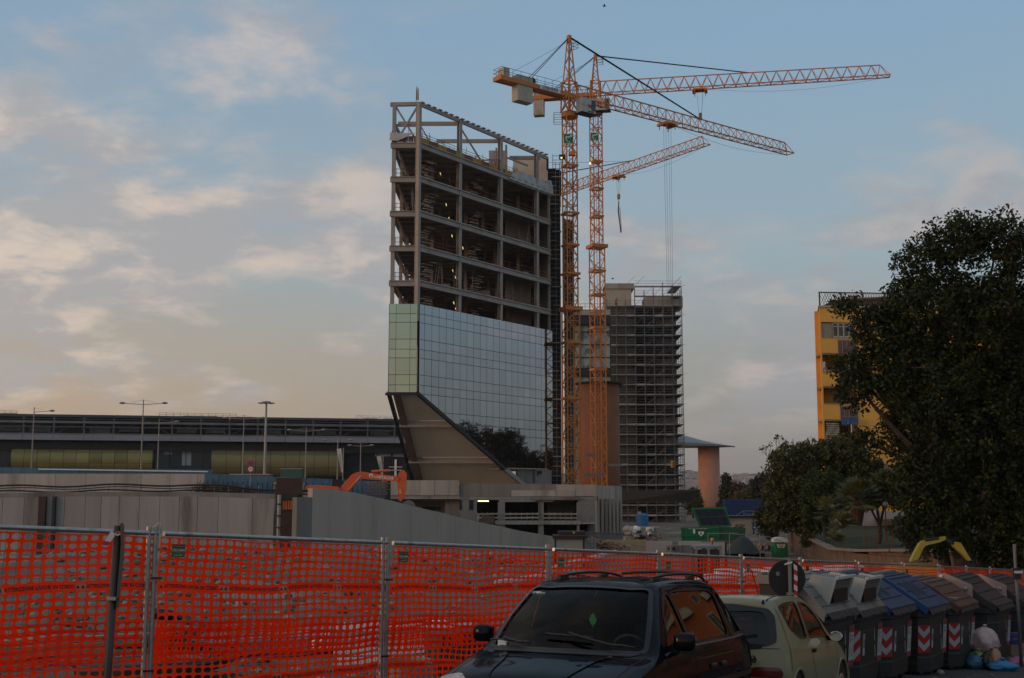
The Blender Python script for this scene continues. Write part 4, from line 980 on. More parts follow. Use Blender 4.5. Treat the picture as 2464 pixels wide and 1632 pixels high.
def person(base, label):
    s = 1.75
    J = {'pel': (0, 0, .95), 'chest': (0.05, -.08, 1.30), 'neck': (0.07, -.12, 1.48), 'head': (0.08, -.15, 1.62), 'crown': (.08, -.15, 1.74),
         'hl': (-.10, 0, .92), 'kl': (-.12, -.05, .5), 'al': (-.13, .02, .07), 'tl': (-.14, -.14, .03), 'hr': (.10, 0, .92), 'kr': (.14, -.04, .5), 'ar': (.17, .03, .07), 'tr': (.2, -.13, .03),
         'sl': (-.17, -.05, 1.40), 'el': (-.30, -.14, 1.14), 'wl': (-.22, -.32, 1.0), 'sr': (.26, -.08, 1.40), 'er': (.38, -.16, 1.15), 'wr': (.30, -.34, 1.02)}
    E_ = [('pel', 'chest'), ('chest', 'neck'), ('neck', 'head'), ('head', 'crown'), ('pel', 'hl'), ('hl', 'kl'), ('kl', 'al'), ('al', 'tl'), ('pel', 'hr'), ('hr', 'kr'), ('kr', 'ar'), ('ar', 'tr'), ('chest', 'sl'), ('sl', 'el'), ('el', 'wl'), ('chest', 'sr'), ('sr', 'er'), ('er', 'wr')]
    Rr = dict(pel=.15, chest=.17, neck=.06, head=.10, crown=.08, hl=.10, kl=.075, al=.05, tl=.045, hr=.10, kr=.075, ar=.05, tr=.045, sl=.08, el=.055, wl=.04, sr=.08, er=.055, wr=.04)
    names = list(J); me = bpy.data.meshes.new('person'); me.from_pydata([J[n] for n in names], [(names.index(a), names.index(b)) for a, b in E_], [])
    o = bpy.data.objects.new('person', me); COL.objects.link(o); o.location = base
    md = o.modifiers.new('skin', 'SKIN'); o.modifiers.new('sub', 'SUBSURF').levels = 1
    for i, n in enumerate(names): me.skin_vertices[0].data[i].radius = (Rr[n], Rr[n])
    me.skin_vertices[0].data[0].use_root = True
    me.materials.append(mat('orange_workwear', (0.45, 0.10, 0.03), 0.8))
    tag(o, label, 'person')
    MB().lathe([(0.13, 1.66), (0.125, 1.74), (0.09, 1.82), (0.02, 1.85)], (0.08, -0.15, 0), 10).bd('helmet', mat('helmet_red', (0.35, 0.03, 0.02), 0.4), o)
    MB().beam((-.12, -.02, .12), (-.12, -.04, .8), 0.17).beam((.15, -.02, .12), (.13, -.04, .8), 0.17).bd('trousers', mat('dark_trousers', (0.03, 0.03, 0.05), 0.8), o)
scaffolded_block()
def umbrella():
    D = 340; c = at(1705, 1080, D); r = 25.5 / FPX * D; zt = at(0, 1076, D).z
    T = thing('canopy_tower', 'far round terracotta column carrying a wide thin wing-shaped roof', 'tower', (c.x, D, -9))
    MB().lathe([(r, -10), (r, zt + 0.2)], (c.x, D, 0), 36).bd('column', mat('sunset_brick', (0.52, 0.245, 0.15), 0.9, var=0.12, scale=0.4, bump=0.2, bscale=4), T, w=1)  # brightened brick, sunset light put into its colour
    for f in T.children[0].data.polygons: f.use_smooth = abs(f.normal.z) < 0.5
    xl = at(1560, 1080, D).x; xr = at(1767, 1076, D).x
    def L(px, py): p = at(px, py, D); return V((p.x, D, p.z))
    prof = [L(1560, 1050), L(1600, 1042), L(1640, 1046), L(1690, 1060), L(1735, 1070), L(1767, 1077)]
    vs = []; fs = []; n = 9
    for i, p in enumerate(prof):
        half = [9, 10, 10, 9, 6, 1.0][i]
        for j in range(n):
            v = -1 + 2 * j / (n - 1); vs.append((p.x, D + v * half, p.z - (p.z - zt - 0.3) * abs(v) ** 1.5 * 0.8))
    base = len(vs)
    for i, p in enumerate(prof):
        half = [9, 10, 10, 9, 6, 1.0][i]
        for j in range(n): v = -1 + 2 * j / (n - 1); vs.append((p.x, D + v * half, zt + 0.05 - 0.0 * abs(v)))
    for i in range(5):
        for j in range(n - 1):
            q = (i * n + j, (i + 1) * n + j, (i + 1) * n + j + 1, i * n + j + 1); fs.append(q); fs.append(tuple(base + t for t in reversed(q)))
    for i in range(5): fs.append((i * n, base + i * n, base + (i + 1) * n, (i + 1) * n)); fs.append((i * n + n - 1, (i + 1) * n + n - 1, base + (i + 1) * n + n - 1, base + i * n + n - 1))
    fs.append(tuple(5 * n + j for j in range(n)) + tuple(base + 5 * n + j for j in reversed(range(n))))
    MB().add(vs, fs).bd('wing_roof', mat('grey_zinc', (0.20, 0.205, 0.215), 0.5, metal=0.3, var=0.15, scale=0.2), T, sm=0, w=1)
umbrella()
def station():
    Da, Db = 250.0, 272.0; pa = at(-90, 1000, Da); pb = at(1010, 1011, Db)
    a = V((pa.x, Da, 0)); b = V((pb.x, Db, 0)); d = (b - a); Ln = d.length; d.normalize(); n = V((d.y, -d.x, 0))
    T = thing('station_hall', 'long dark glazed station bridge with two olive capsules inside', 'building', (a.x, a.y, 0))
    def Pt(t, z, out=0.0): p = a + d * t + n * out; return V((p.x, p.y, z))
    def ty(py): return at(0, py, 250).z
    def tx(px):
        lo, hi = 0, Ln
        for _ in range(40):
            m = (lo + hi) / 2; p = a + d * m; q = at(px, 1050, p.y)
            if q.x > p.x: lo = m
            else: hi = m
        return lo
    z_top, z_tr, z_b1, z_b2, z_gl = ty(994), ty(1042), ty(1044), ty(1058), ty(1060)
    mt = mat('truss_dark', (0.072, 0.076, 0.085), 0.7, var=0.3, scale=0.2); mtl = mat('truss_grey', (0.15, 0.15, 0.155), 0.6, var=0.3, scale=0.3)
    MB().prism([Pt(0, z_top - 0.3, -8), Pt(Ln, z_top - 0.3, -8), Pt(Ln, -2, -8), Pt(0, -2, -8)], -n * 1).bd('back_wall', mt, T, w=1)
    MB().prism([Pt(0, z_b2 + 0.3, 0.2), Pt(Ln, z_b2 + 0.3, 0.2), Pt(Ln, z_b2 + 0.3, -8), Pt(0, z_b2 + 0.3, -8)], (0, 0, 0.3)).bd('floor_deck', mt, T, w=1)
    k = 0; t = 0
    while t < Ln:
        w = 6.0; e = min(Ln, t + w)
        MB().prism([Pt(t + .05, z_top, 0), Pt(e - .05, z_top, 0), Pt(e - .05, z_top - 0.55, 0), Pt(t + .05, z_top - 0.55, 0)], -n * 9).bd('roof_panel', mt, T, w=1)
        MB().beam(Pt(t, z_top - 0.6, 0), Pt(t, z_b1, 0), 0.35).bd('truss_post', mt, T, w=1)
        if k % 2 == 0: MB().beam(Pt(t, z_top - 0.6, -0.4), Pt(e, z_b1, -0.4), 0.22).bd('truss_diagonal', mt, T, w=1)
        else: MB().beam(Pt(t, z_b1, -0.4), Pt(e, z_top - 0.6, -0.4), 0.22).bd('truss_diagonal', mt, T, w=1)
        if rnd.random() < 0.6: MB().box(Pt(t + 3, z_b1 + 1.0 + U(0, .4), -2.5), (4.2, 1, 1.0 + rnd.random() * 0.5), math.atan2(d.y, d.x)).bd('duct', mtl, T, w=1)
        MB().prism([Pt(t + .03, z_b1, 0.6), Pt(e - .03, z_b1, 0.6), Pt(e - .03, z_b2 + .08, 1.0), Pt(t + .03, z_b2 + .08, 1.0)], -n * 1.0).bd('fascia_panel', mat('lilac_grey_fascia', (0.20, 0.195, 0.215), 0.6, var=0.1, scale=0.2, island=0.06), T, w=1)
        t = e; k += 1
    for z, w in ((z_top - 1.6, 0.5), (z_top - 2.6, 0.25), (z_b1 + 0.15, 0.4), (z_top - 0.95, 0.15)): MB().beam(Pt(0, z, 0.1), Pt(Ln, z, 0.1), 0.25, w).bd('truss_chord', mtl if w > 0.3 else mt, T, w=1)
    # glass wall, black bar painting in the shade of the recess
    gm = mat('station_glass', (0.022, 0.034, 0.042), 0.12, var=0.5, scale=0.15, col2=(0.02, 0.035, 0.042), thr=(0.45, 0.6), island=0.25)
    MB().beam(Pt(0, z_gl - 1.0, -1.2), Pt(Ln, z_gl - 1.0, -1.2), 0.4, 1.9).bd('recess_shade_bar', mat('recess_black', (0.012, 0.014, 0.018), 0.6), T, w=1)
    t = 0
    while t < Ln:
        for z0_, z1_ in ((-1.5, 1.6), (1.65, 4.0), (4.05, 6.2), (6.25, z_gl - 1.9)):
            MB().prism([Pt(t + .06, z0_, -2.4), Pt(t + 3.4, z0_, -2.4), Pt(t + 3.4, z1_, -2.4), Pt(t + .06, z1_, -2.4)], -n * 0.08).bd('pane', gm, T, w=1)
        MB().beam(Pt(t, -1.5, -2.2), Pt(t, z_gl, -2.2), 0.14).bd('mullion', M_DARK, T, w=1)
        t += 3.46
    # pale plates painted as sky glimpsed through the hall
    for px, py, w, h in ((450, 1096, 22, 46), (405, 1086, 18, 14), (968, 1090, 40, 9), (925, 1089, 40, 9)):
        p = Pt(tx(px), at(0, py, 258).z, -2.2); MB().box(p, (w / FPX * 258, 0.05, h / FPX * 258), math.atan2(d.y, d.x)).bd('painted_sky_pane', mat('painted_sky_pane', (0.32, 0.36, 0.38), 0.3), T, w=1)
    # olive capsules
    cm = mat('olive_cladding', (0.25, 0.22, 0.075), 0.45, metal=0.2, var=0.12, scale=0.3, island=0.22)
    cm2 = mat('olive_cladding_plain', (0.235, 0.20, 0.085), 0.45, metal=0.2, var=0.1, scale=0.3, island=0.05)
    for x0, x1, y0, y1, m_, seg in ((28, 369, 1078, 1134, cm, 11), (510, 826, 1078, 1146, cm2, 9)):
        t0, t1 = tx(x0), tx(x1); zc = at(0, (y0 + y1) / 2, 256).z; r = (y1 - y0) / 2 / FPX * 256
        for i in range(seg):
            ta, tb = t0 + (t1 - t0) * i / seg + 0.04, t0 + (t1 - t0) * (i + 1) / seg - 0.04
            for half in range(3):
                vs = []; fs = []; nn = 7
                a0, a1 = (-1.25 + half * 0.95), (-1.25 + (half + 1) * 0.95) - 0.02
                for q in range(nn):
                    an = a0 + (a1 - a0) * q / (nn - 1)
                    for tt in (ta, tb):
                        vs.append(Pt(tt, zc + r * math.sin(an), -2.0 + r * 0.75 * math.cos(an)))
                for q in range(nn - 1): fs.append((2 * q, 2 * q + 1, 2 * q + 3, 2 * q + 2))
                MB().add(vs, fs).bd('capsule_panel', m_, T, sm=1, w=1)
        for e, sg in ((t0, -1), (t1, 1)):
            pts = [Pt(e, zc + r * math.sin(an), -2.0 + r * 0.75 * math.cos(an)) for an in [-1.25 + 0.2 * q for q in range(15)]]
            MB().prism(pts, d * sg * 0.3).bd('capsule_end', M_DARK, T, w=1)
    # rooftop rails
    for x0, x1 in ((-10, 34), (380, 568), (858, 945)):
        mb = MB(); t0, t1 = tx(x0), tx(x1); m_ = int((t1 - t0) / 1.6) + 1
        for i in range(m_ + 1): mb.beam(Pt(t0 + (t1 - t0) * i / m_, z_top, -2), Pt(t0 + (t1 - t0) * i / m_, z_top + 0.75, -2), 0.07)
        for h in (0.4, 0.75): mb.beam(Pt(t0, z_top + h, -2), Pt(t1, z_top + h, -2), 0.06)
        for i in range(3): mb.box(Pt(t0 + (t1 - t0) * rnd.random(), z_top + 0.12, -3), (2.2, 1, 0.25), 0.1)
        stuff(mb.bd('roof_rail', M_SCAF, T, w=1))
station()
def lamp_posts():
    zg = 2.0
    def arm_head(mb, hd, p, dx, L):
        mb.beam(p, p + V((dx * L, 0, 0.12 * L * 0.6)), 0.10)
        q = p + V((dx * (L + 0.35), 0, 0.12 * L * 0.6 + 0.05)); hd.lathe([(0.05, -0.18), (0.42, -0.10), (0.5, 0.0), (0.34, 0.14), (0.04, 0.2)], q, 12)
        mb.tube([p + V((0, 0, 0.75)), p + V((dx * L * 0.6, 0, 0.35))], 0.025, 4)
    L_ = [('single-armed lamp post at the far left before the station', 82, 992, 200, 'r', 2.6), ('tall twin-armed lamp post nearest, before the left olive capsule', 345, 974, 190, 'lr', 3.0), ('slim single-armed lamp post just right of the tall twin one', 383, 1018, 236, 'r', 3.1),
          ('twin-armed lamp post left of the floodlight mast', 587, 1009, 226, 'lr', 3.2), ('twin-armed lamp post right of the floodlight mast', 737, 1038, 244, 'lr', 3.1), ('low twin-armed lamp post by the taller white banner', 813, 1061, 246, 'lr', 2.3), ('small twin-armed lamp post by the shorter white banner', 868, 1074, 247, 'lr', 1.9)]
    for lab, px, py, D, arms, L in L_:
        p = at(px, py, D); T = thing('lamp_post', lab, 'lamp post', (p.x, D, zg - 3), group='street lamps before the station')
        MB().tube([(p.x, D, zg - 3), (p.x, D, p.z + 0.8)], [0.15, 0.08], 8).bd('pole', M_STEEL, T, w=1)
        mb = MB(); hd = MB()
        for a in arms:
            mb_, hd_ = MB(), MB(); arm_head(mb_, hd_, p, 1 if a == 'r' else -1, L); o = mb_.bd('arm', M_STEEL, T, w=1); hd_.bd('lamp_head', mat('lamp_shell', (0.30, 0.29, 0.27), 0.5), T, sm=1, w=1)
    D = 215; p = at(641, 971, D); T = thing('floodlight_mast', 'tall pale floodlight mast with a ring of lamps', 'lamp post', (p.x, D, -1))
    MB().tube([(p.x, D, -1), (p.x, D, p.z + 0.3)], [0.30, 0.17], 10).bd('pole', mat('mast_grey', (0.34, 0.34, 0.33), 0.5), T, w=1)
    MB().lathe([(0.4, 0), (0.8, 0.15), (0.8, 0.3), (0.4, 0.4)], (p.x, D, p.z), 14).bd('ring', M_STEEL, T, w=1)
    for k in range(8):
        an = k * math.pi / 4 + 0.3; q = p + V((math.cos(an) * 1.15, math.sin(an) * 1.15, 0.05)); MB().beam(p + V((0, 0, .2)), q, 0.08).box(q, (0.6, 0.45, 0.16), an).bd('flood_lamp', M_STEEL, T, w=1)
lamp_posts()
def hoardings():
    mb_ = mat('blue_hoarding', (0.045, 0.135, 0.205), 0.6, var=0.12, scale=0.5, island=0.10)
    T = thing('blue_hoarding', 'long blue sheet hoarding with a yellow stripe behind the excavator', 'hoarding', at(700, 1190, 128))
    xs = list(range(490, 935, 19))
    for i in range(len(xs) - 1):
        a, b = at(xs[i], 1140 + (xs[i] - 490) * 0.045, 128), at(xs[i + 1] - 1, 1140 + (xs[i] - 490) * 0.045, 128)
        MB().box(((a.x + b.x) / 2, 128 + U(-.02, .02), (a.z - 1.5) / 2), (b.x - a.x, 0.06, a.z + 1.5)).bd('sheet', mb_, T, w=1)
    a, b = at(658, 1163, 127.8), at(733, 1165, 127.8); MB().beam(a, b, 0.05, 0.2).bd('yellow_stripe', mat('stripe_yellow', (0.55, 0.36, 0.03), 0.6), T, w=1)
    for x in range(500, 930, 12):
        a = at(x, 1172, 127.4); MB().beam((a.x, 127.4, 0.2), (a.x, 127.4, at(0, 1145 + (x - 490) * 0.05 + 6 + U(-3, 6), 127.4).z), 0.07).bd('post', M_DARK, T, w=1)
    T = thing('low_blue_hoarding', 'low blue sheet hoarding running behind the far left parapet', 'hoarding', at(240, 1140, 132))
    for i in range(24):
        x = -40 + i * 23; y = 1125 + 0.012 * x; a, b = at(x, y, 132), at(x + 22, y, 132); MB().box(((a.x + b.x) / 2, 132, a.z - 1.2), (b.x - a.x, 0.06, 2.4)).bd('sheet', mb_, T, w=1)
    a, b = at(93, 1129, 131.5), at(500, 1135, 131.5); MB().beam(a, b, 0.1, 0.12).bd('rail', M_WHITE, T, w=1)
    # green site cabin and teal panels behind
    T = thing('green_cabin', 'flat green site cabin below the right olive capsule', 'cabin', at(705, 1150, 150)); p = at(704, 1142, 150); MB().box(p, (2.6, 2, 1.25)).bd('body', mat('cabin_green', (0.03, 0.10, 0.075), 0.6), T, w=1); MB().box(p + V((0, 0, 0.68)), (2.8, 2.2, 0.1)).bd('roof', M_STEEL, T, w=1)
    T = thing('flat_shed', 'low grey flat-roofed shed at the foot of the floodlight mast', 'shed', at(605, 1150, 155)); p = at(605, 1142, 155); MB().box(p, (5.2, 2, 0.14)).bd('roof', M_CONC2, T, w=1); MB().box(p - V((0, -.2, 0.5)), (4.8, 1.6, 0.9)).bd('wall', M_STEEL, T, w=1)
    # banners
    for lab, x, y0, y1, D in (('taller white banner flag before the station', 815, 1081, 1138, 140), ('shorter white banner flag nearer the tower', 911, 1099, 1146, 142)):
        T = thing('banner', lab, 'banner', at(x + 5, y1 + 20, D)); a, b = at(x, y0, D), at(x + 4, y1, D); w = 11 / FPX * D
        MB().tube([(b.x + w * 0.55, D, b.z - 2.5), (b.x + w * 0.55, D, a.z + 0.15)], 0.04, 6).bd('pole', M_GALV, T, w=1)
        MB().prism([a + V((-w * .45, 0, 0)), a + V((w * 0.55, 0, 0.1)), b + V((w * 0.55, 0, 0)), b + V((w * 0.2, 0, 0.1))], (0, 0.02, 0)).bd('cloth', mat('banner_white', (0.55, 0.53, 0.49), 0.8), T, w=1)
        mb = MB()
        for i in range(9): q = a.lerp(b, 0.25 + i * 0.075); mb.box(q + V((w * 0.15, -0.03, 0)), (w * 0.32, 0.01, 0.09))
        stuff(mb.bd('print', mat('print_grey', (0.16, 0.15, 0.14), 0.8), T, w=1))
    T = thing('white_post', 'plain white post standing by the leaning tower column', 'post', at(952, 1150, 138)); p = at(952, 1108, 138); MB().box((p.x, 138, p.z - 1.2), (0.22, 0.2, 2.6)).bd('shaft', M_WHITE, T, w=1); MB().box((p.x, 138, p.z + 0.1 - 0.85), (1.5, 0.1, 0.06)).bd('crossbar', M_WHITE, T, w=1)
    # round road signs on one post
    T = thing('road_sign_post', 'post with two small round red-rimmed road signs', 'road sign', at(603, 1160, 120)); p = at(603, 1115, 120)
    MB().tube([(p.x, 120, 0), (p.x, 120, at(0, 1095, 120).z)], 0.04, 6).bd('pole', M_STEEL, T, w=1)
    for py, inner, tx_ in ((1115, mat('sign_blue', (0.02, 0.06, 0.3), 0.5), None), (1129, M_WHITE, '30')):
        q = at(603, py, 119.9); MB().lathe([(0.30, 0), (0.30, 0.02)], (q.x, q.y, q.z), 20, 'y').bd('sign_disc', mat('sign_red', (0.5, 0.02, 0.02), 0.5), T, w=1)
        MB().lathe([(0.22, -0.012), (0.22, 0.0)], (q.x, q.y, q.z), 20, 'y').bd('sign_face', inner, T, w=1)
        if tx_: o = put('lettering', text_mesh(tx_, 0.26, M_BLACK, 0.005), T); o.location = V((q.x, q.y - 0.016, q.z)) - V(T.location); o.rotation_euler = (math.pi / 2, 0, 0)
        else: MB().beam((q.x - .15, q.y - .02, q.z - .15), (q.x + .15, q.y - .02, q.z + .15), 0.02, 0.05).beam((q.x + .15, q.y - .02, q.z - .15), (q.x - .15, q.y - .02, q.z + .15), 0.02, 0.05).bd('sign_cross', MATS['sign_red'], T, w=1)
hoardings()
def far_city():
    g = 'far-off city houses on the horizon'; ms = [mat('far_wall_%d' % i, c, 0.9, var=0.1) for i, c in enumerate(((0.42, 0.36, 0.32), (0.34, 0.31, 0.30), (0.46, 0.34, 0.26), (0.26, 0.25, 0.26)))]
    me = []
    for i in range(4):
        mb = MB().box((0, 0, 0.5), (1, 0.6, 1)); mb.box((0.2, 0, 1.04), (0.4, 0.4, 0.08)); me.append(mb.mesh('far_house', ms[i]))
    wm = MB()
    for r_ in range(3):
        for c_ in range(5): wm.box((-0.4 + 0.2 * c_, -0.31, 0.2 + 0.28 * r_), (0.09, 0.02, 0.13))
    wm = wm.mesh('window_rows', mat('far_window', (0.08, 0.08, 0.09), 0.5))
    for k in range(120):
        px = U(1560, 1930); u = (k / 120.0); D = 2600 - 1500 * u ** 0.8; py = 1134 + 56 * u + U(-4, 4); p = at(px, py, D)
        hh = U(5, 10) * (1 if D > 1600 else 0.8); ww = U(12, 34) * (1.0 if rnd.random() < 0.85 else 2.2)
        o = put('far_house', rnd.choice(me)); o.location = (p.x, p.y, p.z - hh - 8); o.scale = (ww, 16, hh + 8); o.rotation_euler = (0, 0, U(-0.25, 0.25))
        tag(o, 'small pale far-off city house seen beside the terracotta column', 'house', g)
        stuff(put('window_rows', wm, o))
    # low wooded hill behind them
    mb = MB(); vs = []; fs = []
    for i in range(40):
        x = -2600 + i * 150; h = 46 + 8 * hnoise(i, 0, 0.3) + 5 * hnoise(i, 3, 0.9); vs += [(x, 900, -10), (x, 1300, -3), (x, 3000, h + CAMZ), (x, 3600, h)]
    for i in range(39): k = i * 4; fs += [(k, k + 4, k + 5, k + 1), (k + 1, k + 5, k + 6, k + 2), (k + 2, k + 6, k + 7, k + 3)]
    struct(MB().add(vs, fs).bd('hills', mat('far_hill', (0.13, 0.13, 0.12), 0.95, var=0.3, scale=0.01)))
far_city()
# ------------------------------------------------------------------ the site: podium, machines, stores
def podium():
    D = 128.0
    T = thing('parking_podium', 'raw concrete parking deck with open bays at the foot of the tower', 'building', at(1230, 1290, D))
    def X(px): return at(px, 1200, D).x
    def Z(py): return at(1232, py, D).z
    pm = M_CONC2
    def slab(x0, x1, y0, y1, depth, m, name, out=0.0):
        a, b = X(x0), X(x1); za, zb = Z(y0), Z(y1)
        return MB().box(((a + b) / 2, D + depth / 2 - out, (za + zb) / 2), (b - a, depth, za - zb)).bd(name, m, T, w=1)
    # parapets
    for x0, x1 in ((940, 979), (979, 1010.5), (1010.5, 1046), (1046, 1081), (1081, 1105)): slab(x0 + .3, x1 - .3, 1156, 1192, 0.4, pm, 'parapet_panel', 0.25)
    slab(940, 1106, 1192.5, 1201, 0.6, M_CONC, 'edge_slab', 0.1)
    for i, (x0, x1) in enumerate(((1106, 1160), (1160, 1230), (1230, 1290), (1290, 1338), (1338, 1384), (1384, 1434))):
        slab(x0 + .2, x1 - .2, 1163 + (x0 - 1106) * 0.012, 1195 if x0 < 1384 else 1194, 0.4, M_CONC3 if i < 4 else pm, 'parapet_panel')
        if 1 < i < 5: slab(x0 + .5, x1 - .5, 1180, 1194.6, 0.2, pm, 'parapet_panel', 0.06)
    slab(1106, 1434, 1195.5, 1203, 1.2, M_CONC, 'edge_slab', 0.05)
    slab(1201, 1332, 1203.4, 1208, 1.0, M_CONC, 'down_beam', 0.02); slab(1287, 1392, 1196, 1203.2, 0.5, M_CONC3, 'edge_slab', 0.35)
    # side that runs back to the right
    a = V((X(1434), D, 0)); e = at(1497, 1181, 144.5); zt0, zt1 = Z(1168), e.z
    for i in range(4):
        t0, t1 = i / 4, (i + 1) / 4; p, q = a.lerp(V((e.x, 144.5, 0)), t0), a.lerp(V((e.x, 144.5, 0)), t1); zz = zt0 + 0.0
        MB().prism([(p.x, p.y, Z(1202)), (q.x - 0.03, q.y, Z(1202)), (q.x - 0.03, q.y, zz - 0.004 * i), (p.x, p.y, zz)], (-0.2, 0.15, 0)).bd('parapet_panel', pm, T, w=1)
    zg = Z(1292)
    for i in range(7):
        t = 0.08 + i * 0.145; p = a.lerp(V((e.x, 144.5, 0)), t); MB().box((p.x - 0.1, p.y, (Z(1202) + zg - 1) / 2), (0.28, 0.5, Z(1202) - zg + 1), 0.3).bd('fin_column', M_CONC2, T, w=1)
    MB().prism([(a.x - 0.6, a.y + 1.5, zg - 1), (e.x - 1.2, 145, zg - 1), (e.x - 1.2, 145, Z(1202)), (a.x - 0.6, a.y + 1.5, Z(1202))], (-0.2, 0.2, 0)).bd('inner_wall', M_CONC3, T, w=1)
    p = a.lerp(V((e.x, 144.5, 0)), 0.52); MB().box((p.x - 0.2, p.y + 0.6, Z(1225)), (0.5, 0.3, 2.2)).bd('rust_panel', M_RUST, T, w=1)
    # bays
    slab(1106, 1147, 1203.5, 1300, 0.5, mat('block_wall', (0.215, 0.21, 0.20), 0.9, var=0.16, scale=1.4, streak=False), 'block_wall', 0.0)
    for x0, x1 in ((1106, 1111), (1129, 1139)): slab(x0, x1, 1203, 1227, 0.2, M_BLACK, 'slit_opening', 0.06)
    slab(1391, 1432, 1203.5, 1258, 0.5, MATS['block_wall'], 'block_wall', 0.03); slab(1432, 1436, 1203.5, 1300, 0.5, M_CONC2, 'column', 0.1)
    for x0, x1 in ((1198, 1215), (1295, 1308), (1388, 1394)): slab(x0, x1, 1208.5, 1300, 0.8, M_CONC, 'column', 0.0)
    slab(1192, 1396, 1253, 1262, 1.0, M_CONC2, 'edge_slab', 0.25)
    slab(1392, 1434, 1258, 1261, 0.6, M_CONC2, 'edge_slab', 0.12)
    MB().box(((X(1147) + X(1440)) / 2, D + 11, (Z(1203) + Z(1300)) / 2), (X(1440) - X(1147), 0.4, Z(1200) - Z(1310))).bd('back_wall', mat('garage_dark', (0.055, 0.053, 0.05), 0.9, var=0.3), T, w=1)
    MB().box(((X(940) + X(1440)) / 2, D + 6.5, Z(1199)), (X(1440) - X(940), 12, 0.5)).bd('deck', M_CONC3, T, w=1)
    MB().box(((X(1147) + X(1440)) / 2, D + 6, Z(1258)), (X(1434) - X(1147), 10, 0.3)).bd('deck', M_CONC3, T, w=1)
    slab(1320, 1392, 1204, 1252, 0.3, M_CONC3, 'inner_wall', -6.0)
    # left lower part: pinkish wall, side wall
    slab(940, 1070, 1201.2, 1300, 0.3, mat('pinkish_plaster', (0.30, 0.235, 0.205), 0.9, var=0.12, scale=0.5), 'inner_wall', -3.0); slab(1070, 1106, 1201.2, 1300, 0.3, M_CONC, 'inner_wall', -1.2)
    slab(1010, 1056, 1220, 1230, 0.2, M_BLACK, 'slot_opening', -2.9)
    p = at(1163, 1206, D + 1); MB().box((p.x, D + 1.0, p.z), (1.15, 0.15, 0.1)).bd('tube_lamp', emit('garage_lamp', (1.0, 0.85, 0.45), 3.0), T, w=1)
    # timber guard rails in the bays
    for x0, x1 in ((1148, 1198), (1215, 1295), (1308, 1388)):
        n = int((x1 - x0) / 16) + 1
        for i in range(n + 1): p = at(x0 + (x1 - x0) * i / n, 1240, D - 0.3); MB().beam((p.x, D - .3, Z(1262)), (p.x, D - .3, Z(1232)), 0.06).bd('rail_post', M_STEEL, T, w=1)
        for py in (1237, 1246): MB().beam((X(x0), D - .35, Z(py + U(-1, 1))), (X(x1), D - .35, Z(py + U(-1, 1))), 0.05, 0.16).bd('guard_board', MATS['grey_plank'], T, w=1)
    b = thing('leaning_board', 'rust-brown board leaning on the rail of the parking deck', 'board', at(1173, 1255, D - 1)); MB().prism([at(1162, 1239, D - 1), at(1192, 1243, D - 1), at(1186, 1259, D - 1.2), at(1154, 1255, D - 1.2)], (0, 0.06, 0)).bd('sheet', mat('brown_ply', (0.10, 0.06, 0.045), 0.9, var=0.3), b, w=1)
    # reinforcement cage and formwork pile behind the excavator stick
    r = thing('rebar_stack', 'stack of formwork boards and rusty reinforcement bars by the excavator', 'rebar stack', at(905, 1190, 121))
    for i in range(9): q = at(908 + U(-4, 4), 1160 + i * 3.6, 121); MB().box(q, (2.1 + U(-.3, .3), 0.9, 0.07)).bd('board', M_WOOD if i % 2 else M_DECK, r, w=1)
    for i in range(16): q = at(872 + i * 3.9, 1190, 120.4); MB().beam((q.x, 120.4, q.z - 0.3), (q.x + U(-.05, .05), 120.4, at(0, 1157 + U(-2, 6), 120).z), 0.035).bd('bar', M_RUST, r, w=1)
podium()
M_EXO = mat('excavator_orange', (0.62, 0.105, 0.025), 0.45, var=0.1, scale=1.2, col2=(0.35, 0.07, 0.03), thr=(0.6, 0.8))
def boom_plate(mb, pts, w, th, base, ydir):
    """chain of outline points (x,z) extruded by th along Y"""
    mb.prism([(base.x + p[0], base.y - th / 2, base.z + p[1]) for p in pts], (0, th, 0))
